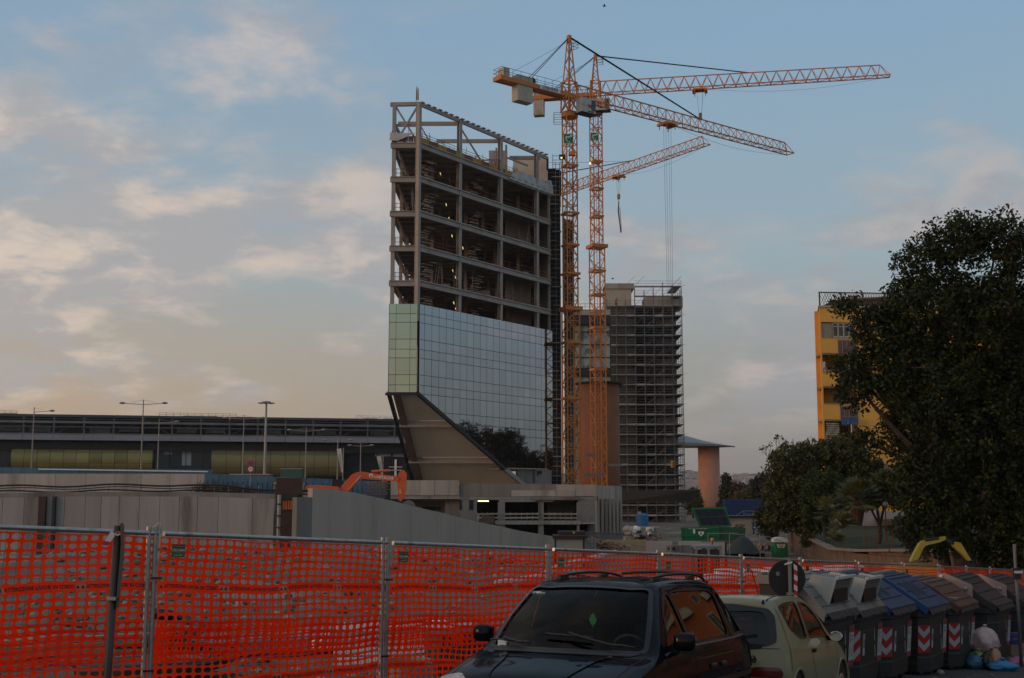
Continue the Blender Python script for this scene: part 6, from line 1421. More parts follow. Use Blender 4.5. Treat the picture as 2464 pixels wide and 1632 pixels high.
    # cornice, roof trellis, roof hut
    MB().prism([Fp(x0 - .1, zt, .12), Fp(x1, zt, .12), Fp(x1 + 2, zt, -10), Fp(x0 + 2.2, zt, -10)], (0, 0, .18)).bd('cornice', MATS['travertine'], T, w=1)
    tr = mat('trellis_brown', (.085, .065, .05), .8)
    mb = MB(); h = Z(708) - zt
    for i in range(46):
        x = x0 + .1 + i * .25
        for s in (-1, 1): mb.beam(Fp(x, zt + .18, 0), Fp(x + s * .6, zt + .18 + h * .95, 0), .035, .03) if 0 <= x + s * .6 - x0 else None
    stuff(mb.bd('trellis', tr, T, w=1))
    for i in range(6): MB().beam(Fp(x0 + .06 + i * 2.1, zt + .1, .02), Fp(x0 + .06 + i * 2.1, zt + .18 + h, .02), .12).bd('trellis_post', tr, T, w=1)
    MB().beam(Fp(x0, zt + .18 + h, 0), Fp(x0 + 12, zt + .18 + h, 0), .1).bd('trellis_rail', tr, T, w=1)
    xr = X(2045); MB().prism([Fp(xr, zt, -3), Fp(xr + 8, zt, -3), Fp(xr + 8, Z(700), -3), Fp(xr + 1, Z(708), -3)], (0, 4, 0)).bd('roof_hut', mat('hut_brown', (.16, .09, .07), .8), T, w=1)
    MB().prism([Fp(xr - .6, Z(712), -2.5), Fp(xr + 9, Z(698), -2.5), Fp(xr + 9, Z(694), -2.5), Fp(xr + 1, Z(706), -2.5)], (0, 5, .1)).bd('roof_tiles', mat('roof_terracotta', (.24, .10, .065), .9), T, w=1)
    # lone windows on the right wall, low ones
    for px, py in ((2135, 1140), (2260, 900), (2260, 1060), (2340, 980)):
        c = Fp(X(px), at(px, py, D).z, .02); w = MB().box(c, (1.3, .08, 1.7)).bd('window', mat('window_dark', (.05, .06, .065), .12), T, w=1); MB().box(c + V((0, -.05, -.92)), (1.6, .2, .1)).bd('sill', MATS['travertine'], w, w=1); MB().box(c + V((0, -.03, .45)), (1.3, .06, .75)).bd('shutter', mat('roller_shutter', (.2, .15, .11), .8), w, w=1)
    MB().prism([Fp(x0, Z(1230), .1), Fp(x1, Z(1230), .1), Fp(x1, zb - 1, .1), Fp(x0, zb - 1, .1)], (0, .3, 0)).bd('plinth', mat('plinth_pale', (.36, .33, .30), .9), T, w=1)
apartment()
# ------------------------------------------------------------------ garden terrace and its wall
def garden():
    pts = [(at(1895, 1262, 104), 104), (at(1935, 1285, 92), 92), (at(1968, 1301, 82), 82), (at(2003, 1317, 72), 72), (at(2062, 1322, 66), 66), (at(2150, 1321, 63), 63), (at(2260, 1322, 61), 61), (at(2420, 1324, 59), 59), (at(2600, 1328, 57), 57)]
    T = thing('garden_wall', 'low tufa stone wall with pale coping along the garden', 'wall', (pts[3][0].x, pts[3][0].y, -3.5))
    tm = mat('tufa_stone', (0.17, 0.11, 0.078), .95, var=.3, scale=1.5, bump=.5, col2=(.13, .085, .055), thr=(.5, .7), scale2=.8)
    for i in range(len(pts) - 1):
        a, b = pts[i][0], pts[i + 1][0]; d = V((b.x - a.x, b.y - a.y, 0)); n_ = max(2, int(d.length / 1.0))
        for j in range(n_):
            p, q = a.lerp(b, j / n_), a.lerp(b, (j + 1) / n_ - .004)
            for c in range(3):
                z0, z1 = -3.5 + c * 1.0, -3.5 + (c + 1) * 1.0 - .02
                z1 = min(z1, p.z - .14)
                if z1 - z0 < .1: continue
                off = V((0, U(-.05, .04), 0))
                MB().prism([V((p.x, p.y, z0)) + off, V((q.x, q.y, z0)) + off, V((q.x, q.y, z1)) + off, V((p.x, p.y, z1)) + off], (0.1, .45, 0)).bd('stone', tm, T, w=1)
            MB().beam(p + V((0, .1, -.07)), q + V((0, .1, -.07)), .5, .13).bd('coping', mat('coping_pale', (.24, .205, .165), .9, var=.15), T, w=1)
    vs = []; fs = []
    for p, D in pts:
        for k, dd in enumerate((0.3, 8, 20, 40, 70)): vs.append((p.x + dd * .42 * (1 if p.x < 24 else .3), p.y + dd, p.z - .12 + .008 * dd + .1 * hnoise(p.x, k, .4)))
    for i in range(len(pts) - 1):
        for k in range(4): fs.append((i * 5 + k, (i + 1) * 5 + k, (i + 1) * 5 + k + 1, i * 5 + k + 1))
    struct(MB().add(vs, fs).bd('lawn', mat('lawn_grass', (.024, .040, .011), .95, var=.4, scale=2.5, bump=.6, col2=(.05, .042, .022), thr=(.5, .65), scale2=.4), sm=1))
    T = thing('garden_fence', 'rusty wire garden fence with thin posts on the lawn', 'fence', at(2120, 1312, 70))
    for px in range(2080, 2280, 34): p = at(px, 1318, 68); MB().beam((p.x, 68, p.z), (p.x, 68, p.z + .85), .04).bd('post', M_RUST, T, w=1)
    for h in (.35, .75): a, b = at(2080, 1318, 68), at(2280, 1318, 68); MB().beam((a.x, 68, a.z + h), (b.x, 68, b.z + h), .02).bd('wire', M_RUST, T, w=1)
    T = thing('garden_lamp', 'globe garden lamp on a rusty post among the shrubs', 'lamp post', at(2130, 1318, 72)); p = at(2130, 1214, 72); MB().tube([(p.x, 72, p.z - .2), (p.x, 72, at(0, 1318, 72).z)], .04, 8).bd('post', M_RUST, T, w=1); MB().lathe([(.03, -.17), (.12, -.13), (.17, 0), (.12, .13), (.03, .17)], p, 14).bd('globe', mat('lamp_globe', (.20, .17, .15), .3), T, sm=1, w=1)
garden()
# ------------------------------------------------------------------ trees
def leaf_mat(name, c1, c2, rough=.6, trans=.25):
    m = bpy.data.materials.new(name); m.use_nodes = True; N, L = m.node_tree.nodes, m.node_tree.links; b = N['Principled BSDF']
    at_ = N.new('ShaderNodeAttribute'); at_.attribute_name = 'tint'; mx = N.new('ShaderNodeMix'); mx.data_type = 'RGBA'; L.new(at_.outputs['Fac'], mx.inputs[0]); mx.inputs[6].default_value = c1 + (1,); mx.inputs[7].default_value = c2 + (1,)
    L.new(mx.outputs[2], b.inputs['Base Color']); b.inputs['Roughness'].default_value = rough; b.inputs['Specular IOR Level'].default_value = .3
    tr = N.new('ShaderNodeBsdfTranslucent'); L.new(mx.outputs[2], tr.inputs['Color']); ms = N.new('ShaderNodeMixShader'); ms.inputs[0].default_value = trans
    out = N['Material Output']; L.new(b.outputs[0], ms.inputs[1]); L.new(tr.outputs[0], ms.inputs[2]); L.new(ms.outputs[0], out.inputs[0]); return m
def leaves(name, C, per, spread, size, m, parent, seed=1, flat=1.0, elong=1.8, off=None):
    """C: (n,3) clump centres; each carries `per` leaves scattered round it"""
    g = np.random.default_rng(seed); C = np.asarray(C, float); n = len(C) * per
    sp = np.repeat(np.asarray(spread if hasattr(spread, '__len__') else [spread] * len(C)), per)
    base = np.repeat(C, per, axis=0); dv = g.normal(size=(n, 3)); dv /= np.linalg.norm(dv, axis=1)[:, None]; rad = g.random(n) ** .5
    p = base + dv * (rad * sp)[:, None] * np.array([1, 1, flat])
    nrm = g.normal(size=(n, 3)) + np.array([0, 0, .6]) + dv * .6; nrm /= np.linalg.norm(nrm, axis=1)[:, None]
    t = np.cross(nrm, g.normal(size=(n, 3))); t /= np.linalg.norm(t, axis=1)[:, None] + 1e-9; u = np.cross(nrm, t)
    s = size * (0.65 + .7 * g.random(n))[:, None]
    V = np.empty((n, 4, 3)); V[:, 0] = p - t * s * elong * .5; V[:, 1] = p + u * s * .5 + nrm * s * .12; V[:, 2] = p + t * s * elong * .5; V[:, 3] = p - u * s * .5 + nrm * s * .12
    if off is not None: V -= np.asarray(off)
    me = bpy.data.meshes.new(name); me.vertices.add(n * 4); me.vertices.foreach_set('co', V.ravel()); me.loops.add(n * 4); me.loops.foreach_set('vertex_index', np.arange(n * 4, dtype=np.int32)); me.polygons.add(n); me.polygons.foreach_set('loop_start', np.arange(0, n * 4, 4, dtype=np.int32))
    me.update(calc_edges=True); at_ = me.attributes.new('tint', 'FLOAT', 'POINT'); tint = np.clip(np.repeat(g.random(len(C)), per) * .7 + g.random(n) * .3, 0, 1); at_.data.foreach_set('value', np.repeat(tint, 4).astype(np.float32)); me.materials.append(m)
    o = put(name, me, parent); o['kind'] = 'stuff' if False else 'part'; del o['kind']; return o
def lobes_to_clumps(lobes, n, seed, shell=.55):
    g = np.random.default_rng(seed); vol = np.array([l[1][0] * l[1][1] * l[1][2] for l in lobes]) ** .8; k = g.choice(len(lobes), size=n, p=vol / vol.sum()); out = []
    for i in k:
        c, r = lobes[i]; d = g.normal(size=3); d /= np.linalg.norm(d); q = shell + (1 - shell) * g.random() ** .6; q *= 1 + .10 * g.normal(); out.append([c[j] + d[j] * r[j] * q for j in range(3)])
    return np.array(out)
def limb_tree(mb, base, tops, r0, seed, trunk_top=.3):
    g = random.Random(seed); base = V(base); cen = V((sum(t[0] for t in tops) / len(tops), sum(t[1] for t in tops) / len(tops), 0)); zt = max(t[2] for t in tops)
    fork = V((base.x * .6 + cen.x * .4, base.y * .6 + cen.y * .4, base.z + (zt - base.z) * trunk_top)); mb.tube([base, base.lerp(fork, .5) + V((g.uniform(-.1, .1), 0, 0)), fork], [r0 * 1.25, r0, r0 * .85], 10)
    for t in tops:
        t = V(t); m1 = fork.lerp(t, .4) + V((g.uniform(-.6, .6), g.uniform(-.5, .5), .6)); mb.tube([fork, m1, fork.lerp(t, .75) + V((g.uniform(-.3, .3), 0, .2)), t], [r0 * .6, r0 * .36, r0 * .2, r0 * .06], 7)
    return fork
BARK = mat('bark', (.055, .042, .032), .95, var=.35, scale=3, bump=.6)
L_OAK = leaf_mat('holm_oak_leaf', (.014, .022, .007), (.050, .066, .017)); L_LAUR = leaf_mat('laurel_leaf', (.024, .034, .010), (.13, .13, .045)); L_DARK = leaf_mat('dark_shrub_leaf', (.02, .035, .009), (.07, .105, .022)); L_FAR = leaf_mat('far_tree_leaf', (.022, .026, .014), (.060, .060, .030)); L_AUT = leaf_mat('autumn_leaf', (.08, .07, .02), (.16, .13, .04)); L_BROWN = leaf_mat('brown_leaf', (.05, .03, .016), (.11, .06, .025))
def big_tree():
    D = 52.0; T = thing('holm_oak', 'large dark evergreen oak filling the right edge of the view', 'tree', at(2330, 1400, D)); b = V(T.location)
    def lobe(px, py, rx, rz, dd=0): p = at(px, py, D + dd); k = D / FPX; return ((p.x, p.y, p.z), (rx * k, rx * k * .8, rz * k))
    L = [lobe(2225, 640, 68, 62), lobe(2300, 575, 80, 62), lobe(2400, 585, 85, 75), lobe(2480, 640, 90, 90), lobe(2180, 720, 52, 60), lobe(2260, 760, 120, 110), lobe(2390, 790, 140, 140), lobe(2500, 860, 130, 150),
         lobe(2120, 800, 70, 60), lobe(2050, 740, 42, 28), lobe(2100, 770, 50, 30), lobe(2160, 880, 105, 85), lobe(2060, 925, 58, 52), lobe(2040, 880, 40, 30), lobe(2260, 960, 150, 130), lobe(2400, 1010, 140, 150), lobe(2195, 1020, 75, 65, 1), lobe(2085, 1062, 36, 30, 1), lobe(2280, 1130, 140, 110), lobe(2420, 1180, 120, 130), lobe(2230, 1220, 70, 60), lobe(2500, 1100, 120, 200), lobe(2340, 1260, 95, 70), lobe(2450, 1290, 70, 70), lobe(2215, 1150, 60, 60, 1), lobe(2235, 1290, 60, 45), lobe(2300, 1310, 50, 40), lobe(2420, 1325, 70, 50), lobe(2490, 1270, 80, 110), lobe(2380, 1180, 90, 80)]
    C = lobes_to_clumps(L, 4200, 11, .45); C = C[C[:, 2] > b.z + .5]
    leaves('crown', C, 34, .42, .105, L_OAK, T, 3, off=tuple(b))
    g = np.random.default_rng(5); C2 = C[g.random(len(C)) < .022]; leaves('brown_leaves', C2, 16, .4, .11, L_BROWN, T, 9, off=tuple(b))
    mb = MB(); tops = [l[0] for l in L]; limb_tree(mb, b - V((0, 0, .3)), tops, .42, 3, .22)
    tr = random.Random(2)
    for i in range(190):
        c = V(C[tr.randrange(len(C))]); t = V(tops[min(range(len(tops)), key=lambda k: (V(tops[k]) - c).length)]); mb.tube([t, t.lerp(c, .6) + V((tr.uniform(-.2, .2), 0, tr.uniform(-.1, .2))), c], [.045, .03, .012], 4)
    mb.bd('trunk', BARK, T, w=1)
    for i, (px, dx) in enumerate(((2360, .3), (2285, -.4))):
        p = at(px, 1390, D + 1.5); MB().tube([p - V((0, 0, .4)), p + V((dx, 0, 2)), p + V((dx * 2.2, .2, 4.6))], [.28, .22, .15], 9).bd('stem', BARK, T, w=1)
big_tree()
def shrub(name, label, px, py_base, D, lobes, n, per, spread, size, m, seed, cat='tree', r0=.12, shell=.45, elong=1.8, group=None):
    T = thing(name, label, cat, at(px, py_base, D), group=group); b = V(T.location); k = D / FPX; L = []
    for (lx, ly, rx, rz) in lobes: p = at(lx, ly, D); L.append(((p.x, p.y, p.z), (rx * k, rx * k * .9, rz * k)))
    C = lobes_to_clumps(L, n, seed, shell); C = C[C[:, 2] > b.z + .1]; leaves('crown', C, per, spread, size, m, T, seed, off=tuple(b), elong=elong)
    mb = MB(); limb_tree(mb, b - V((0, 0, .3)), [l[0] for l in L], r0, seed); mb.bd('trunk', BARK, T, w=1); return T
def vegetation():
    shrub('laurel_tree', 'bushy laurel with pale flower tips in front of the yellow block', 1950, 1300, 86, [(1900, 1120, 55, 45), (1960, 1090, 50, 35), (2030, 1090, 55, 40), (1890, 1180, 50, 45), (1960, 1170, 80, 60), (2050, 1150, 60, 55), (1880, 1235, 40, 45), (1945, 1240, 60, 50), (2090, 1130, 35, 40)], 1500, 26, .38, .13, L_LAUR, 21, r0=.16)
    shrub('round_shrub', 'rounded dark green shrub before the laurel', 1980, 1300, 80, [(1985, 1170, 46, 40), (1965, 1205, 40, 40), (2010, 1200, 40, 40)], 420, 30, .3, .10, L_DARK, 22, 'shrub')
    shrub('small_garden_tree', 'small spreading tree with a thin leaning trunk on the lawn', 2112, 1300, 74, [(2105, 1190, 38, 28), (2140, 1175, 32, 26), (2125, 1160, 30, 22), (2090, 1210, 22, 16), (2160, 1205, 24, 20)], 330, 28, .3, .11, L_LAUR, 23, r0=.14)
    shrub('grey_shrub', 'grey-green low shrub at the garden wall right end', 2190, 1310, 70, [(2180, 1270, 36, 30), (2215, 1262, 30, 34)], 220, 26, .26, .10, leaf_mat('grey_green_leaf', (.03, .04, .028), (.07, .085, .055)), 24, 'shrub')
    shrub('ivy_bank', 'dark brushwood bank left of the laurel', 1868, 1300, 100, [(1865, 1200, 30, 60), (1850, 1250, 28, 45), (1885, 1160, 26, 35)], 360, 24, .45, .13, L_FAR, 25, 'shrub')
    shrub('small_bush', 'little green bush on the dirt by the garden wall', 1938, 1318, 84, [(1938, 1308, 10, 10)], 30, 26, .16, .07, L_DARK, 26, 'shrub', r0=.03)
    for lab, px, w, y0, seed in (('tall dark cypress right of the terracotta column', 1747, 12, 1150, 31), ('second dark cypress farther right of the terracotta column', 1812, 9, 1165, 32)):
        shrub('cypress', lab, px, 1240, 300, [(px, y0 + 15, w * .7, 16), (px, y0 + 40, w, 24), (px, y0 + 66, w * .9, 24), (px, y0 + 3, w * .4, 10)], 150, 24, 1.0, .45, L_FAR, seed, r0=.3, group='cypresses beyond the site')
    for lab, px, y, w, h, D, m, seed in (('hazy brown leafless tree mass beyond the terracotta column', 1782, 1190, 26, 26, 290, L_BROWN, 33), ('yellowing tree low beyond the blue container', 1795, 1200, 26, 18, 270, L_AUT, 34), ('dark tree left of the ivy bank', 1838, 1180, 22, 34, 220, L_FAR, 35), ('yellowing tree at the foot of the terracotta column', 1668, 1205, 18, 26, 280, L_AUT, 36), ('dark low trees between column and cypress', 1760, 1215, 30, 14, 320, L_FAR, 37)):
        shrub('distant_tree', lab, px, 1245, D, [(px, y, w, h), (px - w * .5, y + h * .4, w * .6, h * .6), (px + w * .5, y + h * .4, w * .6, h * .6)], 160, 24, 1.0, .4, m, seed, r0=.25, group='trees beyond the site')
    # bare saplings behind the laurel
    for lab, px, y0, y1, seed, lf in (('thin nearly bare sapling rising left of the laurel', 1868, 1025, 1200, 41, True), ('faint bare sapling between laurel and yellow block', 1925, 1035, 1120, 42, False)):
        D = 90; T = thing('bare_sapling', lab, 'tree', at(px, y1, D), group='bare saplings'); b = V(T.location); mb = MB(); tr = random.Random(seed); ends = []
        def br(p, d, ln, r, lv):
            e = p + d * ln; mb.tube([p, p.lerp(e, .5) + V((tr.uniform(-.05, .05), 0, 0)), e], [r, r * .8, r * .55], 4)
            if lv == 0: ends.append(e); return
            for _ in range(3): br(p + d * ln * tr.uniform(.5, 1), (d + V((tr.uniform(-.6, .6), tr.uniform(-.4, .4), tr.uniform(-.1, .3)))).normalized(), ln * .62, r * .6, lv - 1)
        br(b, V((.05 if lf else -.1, 0, 1)).normalized(), (at(px, y0, D).z - b.z) * .45, .06, 3); mb.bd('trunk', BARK, T, w=1)
        if lf: leaves('leaves', np.array([tuple(e) for e in ends]), 4, .22, .12, L_FAR, T, seed, off=tuple(b))
    # palms: fans of blades
    def palm(label, px, py, D, R_, n, seed, trunk):
        T = thing('fan_palm', label, 'palm', at(px, py + 60, D), group='dwarf fan palms'); tr = random.Random(seed); c = at(px, py, D); mb = MB(); k = 0
        for i in range(n):
            az = tr.uniform(0, 6.28); el = tr.uniform(-.3, 1.3); d = V((math.cos(az) * math.cos(el), math.sin(az) * math.cos(el), math.sin(el))); tip = c + d * R_ * .55; fm = MB(); mb.tube([c, tip], .02, 4)
            s = d.cross(V((0, 0, 1))).normalized() if abs(d.z) < .98 else V((1, 0, 0)); u = s.cross(d)
            for j in range(13):
                a = -1.25 + 2.5 * j / 12; bd = (d * math.cos(a) + s * math.sin(a)).normalized(); e = tip + bd * R_ * .5 * (1 - .12 * abs(a)) - V((0, 0, .12 * R_ * tr.random())); w = bd.cross(u).normalized() * .018 * R_ * 1.6; fm.add([tip, (tip + e) / 2 + w, e, (tip + e) / 2 - w], [(0, 1, 2, 3)])
            fm.bd('frond', mat('palm_leaf', (.115, .13, .04), .6, var=.4, scale=.5, island=.35), T, w=1)
        mb.bd('stalks', mat('palm_stalk', (.06, .06, .02), .7), T, w=1)
        if trunk: MB().tube([V(T.location), c - V((0, 0, .6)), c], [.3, .42, .3], 10).bd('trunk', mat('palm_trunk', (.075, .042, .025), .95, var=.4, scale=4, bump=.8), T, w=1)
    palm('tall fan palm with a shaggy brown trunk in the garden', 2062, 1205, 72, 1.6, 60, 51, True); palm('fan palm in the left of the palm clump', 1998, 1235, 73, 1.25, 44, 52, False); palm('low fan palm spilling over the garden wall', 2030, 1270, 70, 1.1, 40, 53, False); palm('lowest fan palm at the wall corner', 2010, 1300, 68, .75, 30, 54, False)
    # weeds on the terrace at the left
    for px, y0, s_, lab in ((490, 1176, 12, 'dry straw-coloured weeds at the end of the parapet'), (555, 1182, 30, 'wide patch of dry reddish weeds on the terrace')):
        T = thing('dry_weeds', lab, 'weeds', at(px, y0 + 14, 79)); C = np.array([tuple(at(px + rnd.gauss(0, s_), y0 + U(-10, 14), 79 + U(-1, 1))) for _ in range(90 if s_ > 20 else 40)]); leaves('stems', C, 22, .25, .05, leaf_mat('dry_weed_%d' % px, (.10, .07, .035), (.20, .14, .07)), T, 61, off=tuple(T.location), elong=6)
vegetation()
# trees and houses off to the right that the glass facade mirrors
def mirrored_row():
    tr = random.Random(77); k = 0
    names = ['tree at the near end of the row', 'second tree of the row', 'third tree of the row', 'fourth tree of the row', 'fifth tree of the row', 'sixth tree of the row', 'seventh tree of the row', 'eighth tree of the row', 'ninth tree of the row', 'tree at the far end of the row']
    for i in range(10):
        x, y = 138 - .34 * 4.2 * (i - 5) + tr.uniform(-2, 2), 203 + .94 * 4.2 * (i - 5); h = tr.uniform(15, 19) if i < 6 else tr.uniform(10, 16)
        T = thing('street_tree', 'tall dark ' + names[i] + ' mirrored in the tower glass', 'tree', (x, y, -6), group='trees mirrored in the tower glass'); C = []
        L = [((x + tr.uniform(-3, 3), y + tr.uniform(-3, 3), h * tr.uniform(.25, 1.0)), (3.4, 3.4, 3.0)) for _ in range(7)]
        C = lobes_to_clumps(L, 230, 80 + i, .4); leaves('crown', C, 13, 1.3, .42, L_FAR if i % 2 else L_BROWN, T, 90 + i, off=(x, y, -6)); mb = MB(); limb_tree(mb, (x, y, -6), [l[0] for l in L], .35, i); mb.bd('trunk', BARK, T, w=1)
    T = thing('street_hedge', 'long dark hedge below the mirrored tree row', 'hedge', (145, 205, -6)); C = np.array([(tr.uniform(122, 150) , 0, tr.uniform(-5.5, 4.5)) for _ in range(900)]); C[:, 1] = 203 - (C[:, 0] - 136) * 2.75 + np.random.default_rng(3).normal(size=900) * 1.5; leaves('foliage', C, 16, 1.2, .55, L_DARK, T, 99, off=(145, 205, -6))
mirrored_row()
# ------------------------------------------------------------------ orange netted site fence
def net_material():
    m = bpy.data.materials.new('orange_safety_net'); m.use_nodes = True; N, L = m.node_tree.nodes, m.node_tree.links; out = N['Material Output']
    tc = N.new('ShaderNodeTexCoord'); n = N.new('ShaderNodeTexNoise'); n.inputs['Scale'].default_value = 1.7; n.inputs['Detail'].default_value = 7; L.new(tc.outputs['Object'], n.inputs['Vector'])
    mx = N.new('ShaderNodeMix'); mx.data_type = 'RGBA'; L.new(n.outputs['Fac'], mx.inputs[0]); mx.inputs[6].default_value = (0.90, 0.020, 0.001, 1); mx.inputs[7].default_value = (0.98, 0.060, 0.003, 1)
    d = N.new('ShaderNodeBsdfDiffuse'); t = N.new('ShaderNodeBsdfTranslucent'); L.new(mx.outputs[2], d.inputs[0]); L.new(mx.outputs[2], t.inputs[0]); a = N.new('ShaderNodeMixShader'); a.inputs[0].default_value = 0.55; L.new(d.outputs[0], a.inputs[1]); L.new(t.outputs[0], a.inputs[2])
    g = N.new('ShaderNodeBsdfGlossy'); g.inputs['Roughness'].default_value = .35; b = N.new('ShaderNodeMixShader'); b.inputs[0].default_value = .03; L.new(a.outputs[0], b.inputs[1]); L.new(g.outputs[0], b.inputs[2]); L.new(b.outputs[0], out.inputs[0]); return m
M_NETO = net_material()
def net_sheet(Lx, z0, z1, px, pz, hx, hz, sag, seed, yoff=0.0, band=None, drift=0.0):
    """perforated sheet: one ring of faces round every oval hole; bands stay solid"""
    g = random.Random(seed); vs = []; fs = []; nx = int(round(Lx / px)); nz = int(round((z1 - z0) / pz)); px = Lx / nx; pz = (z1 - z0) / nz; K = 10
    dirs = [(math.cos(2 * math.pi * k / K), math.sin(2 * math.pi * k / K)) for k in range(K)]
    ph = [g.uniform(0, 6) for _ in range(6)]
    def warp(x, z):
        u = (z - z0) / (z1 - z0)
        zz = z - sag * math.sin(math.pi * x / Lx) * (1 - u) * .6 - sag * .5 * math.sin(3.1 * x + ph[0]) * (u if u < .9 else .3) - sag * .14 * math.sin(6.3 * x + 4 * u + ph[2]) + drift * (x / Lx - .5) * (1 - u)
        y = yoff + .018 * math.sin(2.3 * x + ph[1]) + .014 * math.sin(5.1 * x + 3 * z + ph[2]) + .01 * math.sin(9 * z + ph[3])
        return (x + .012 * math.sin(4 * z + ph[4]), y, zz)
    for j in range(nz):
        zc = z0 + (j + .5) * pz
        solid = band and any(abs(zc - b) < pz * .5 for b in band)
        for i in range(nx):
            xc = (i + .5) * px; hk = .96 + .09 * math.sin(2.1 * xc + ph[5]) * math.sin(3.3 * zc + ph[0]) + .05 * math.sin(7.7 * xc + 5 * zc)
            if solid:
                k = len(vs); vs += [warp(xc + a * px / 2, zc + b * pz / 2) for a, b in ((-1, -1), (1, -1), (1, 1), (-1, 1))]; fs.append((k, k + 1, k + 2, k + 3)); continue
            k = len(vs)
            for c, s in dirs:
                q = max(abs(c), abs(s)); vs.append(warp(xc + c / q * px / 2, zc + s / q * pz / 2))
            for c, s in dirs: e = 1.0 / (abs(c) ** 2.6 + abs(s) ** 2.6) ** (1 / 2.6); vs.append(warp(xc + c * e * hx * hk / 2, zc + s * e * hz * hk / 2))
            for q in range(K): q2 = (q + 1) % K; fs.append((k + q, k + q2, k + K + q2, k + K + q))
            # missing square corners
            for sx, sz in ((-1, -1), (1, -1), (1, 1), (-1, 1)):
                cidx = len(vs); vs.append(warp(xc + sx * px / 2, zc + sz * pz / 2))
                best = None
                for q in range(K):
                    q2 = (q + 1) % K; a, b = dirs[q], dirs[q2]; qa, qb = max(abs(a[0]), abs(a[1])), max(abs(b[0]), abs(b[1]))
                    pa, pb = (a[0] / qa, a[1] / qa), (b[0] / qb, b[1] / qb)
                    if math.hypot((pa[0] + pb[0]) / 2 - sx, (pa[1] + pb[1]) / 2 - sz) < .75 and not (abs(pa[0] - pb[0]) < 1e-6 or abs(pa[1] - pb[1]) < 1e-6): best = (q, q2)
                if best: fs.append((k + best[0], cidx, k + best[1]))
    return vs, fs, warp
def fence():
    LX = 3.42; variants = []
    mb_txt = mat('tape_black', (.02, .015, .012), .7); band_m = mat('net_band', (.85, .10, .01), .6, var=.08); patch_m = mat('net_patch', (.80, .20, .11), .7)
    for v in range(3):
        bands = (1.36, )
        vs, fs, w1 = net_sheet(LX, .62, 1.90, .122, .078, .096, .060, .05, 40 + v, 0.03, (1.36,), drift=.05)
        up_me = MB().add(vs, fs).mesh('upper_net', M_NETO)
        vs, fs, w2 = net_sheet(LX, -.05, 1.02, .118, .078, .094, .059, .05, 60 + v, .065, (.36,), drift=-.12 + .12 * v)
        lo_me = MB().add(vs, fs).mesh('lower_net', M_NETO)
        texts = []
        tm = text_mesh('ATTENZIONE LAVORI IN CORSO', .052, mb_txt, .0015, .92)
        tv = np.empty(len(tm.vertices) * 3); tm.vertices.foreach_get('co', tv); tv = tv.reshape(-1, 3); tp = [tuple(p.vertices) for p in tm.polygons]
        T_ = MB(); P_ = MB()
        for wf, zb, yy in ((w1, 1.38, -.004), (w2, .37, -.004)):
            for q in range(4):
                x0 = .45 + q * .86
                T_.add([(lambda a: (a[0], a[1] + yy - .004, a[2]))(wf(x0 + p[0], zb + p[1])) for p in tv], tp)
                for sg in (-1, 1): T_.add([(lambda a: (a[0], a[1] + yy - .004, a[2]))(wf(x0 + sg * .40 + dx, zb + dz)) for dx, dz in ((-.02, -.016), (.02, -.016), (0, .018))], [(0, 1, 2)])
                cx = x0 + .43
                if q < 3: P_.add([(lambda a: (a[0], a[1] - .006, a[2]))(wf(cx + a, zb + b)) for a, b in ((-.04, -.034), (.09, -.034), (.05, .034), (-.07, .034))], [(0, 1, 2, 3)])
        me_t = bpy.data.meshes.new('band_lettering'); me_t.from_pydata(T_.v, [], T_.f); me_t.materials.append(mb_txt)
        variants.append((up_me, lo_me, me_t, P_.mesh('band_patch', patch_m)))
    # wire mesh, rails, posts: shared meshes
    mbw = MB()
    for i in range(1, 27): x = LX * i / 27; mbw.beam((x, 0, .1), (x, 0, 1.9), .0045)
    for i in range(9): z = .13 + i * .218; mbw.beam((0, -.004, z), (LX, -.004, z), .0045)
    wire_me = mbw.mesh('wire_mesh', mat('fence_wire', (.20, .17, .14), .5, metal=.7))
    def tube_me(name, pts, r, n=12): return MB().tube(pts, r, n).mesh(name, M_GALV, sm=0)
    post_me = tube_me('post', [(0, 0, 0), (0, 0, 1.985)], .0275); rail_me = tube_me('rail', [(0, 0, 0), (LX, 0, 0)], .0265)
    for me in (post_me, rail_me): smooth_by_angle(me, 50)
    foot = MB().prism([(-.3, -.12, 0), (.3, -.12, 0), (.36, -.1, .05), (.3, -.08, .12), (-.3, -.08, .12), (-.36, -.1, .05)], (0, .24, 0)).mesh('foot_block', M_CONC)
    clampm = MB().box((0, 0, 0), (.13, .012, .02)).mesh('clamp', M_DARK)
    plate = MB().box((0, 0, 0), (.168, .006, .135)).mesh('name_plate', mat('plate_green', (.055, .075, .015), .6, var=.15)); M_PT = mat('plate_text', (.55, .58, .45), .6)
    t1, t2, t3 = text_mesh('DECAMA', .040, M_PT, .001), text_mesh('tel 06 4074761', .021, M_PT, .0003), text_mesh('NOLEGGIO ATTREZZATURE', .011, M_PT, .0)
    names = ['fence panel with orange net running out of the frame at far left', 'orange netted fence panel behind the leaning sign pole', 'orange netted fence panel with the sharpest green plate, left of the dark van', 'orange netted fence panel directly left of the dark van windscreen', 'orange netted fence panel behind the roof front of the dark van', 'orange netted fence panel behind the dark van roof rails', 'orange netted fence panel above the pale small car', 'orange netted fence panel behind the black round sign back', 'orange netted fence panel above the white-lidded bins', 'orange netted fence panel above the first blue-lidded bin', 'orange netted fence panel above the second blue-lidded bin', 'orange netted fence panel above the brown-lidded bin', 'orange netted fence panel above the dark grey bins', 'last orange netted fence panel at the right edge']
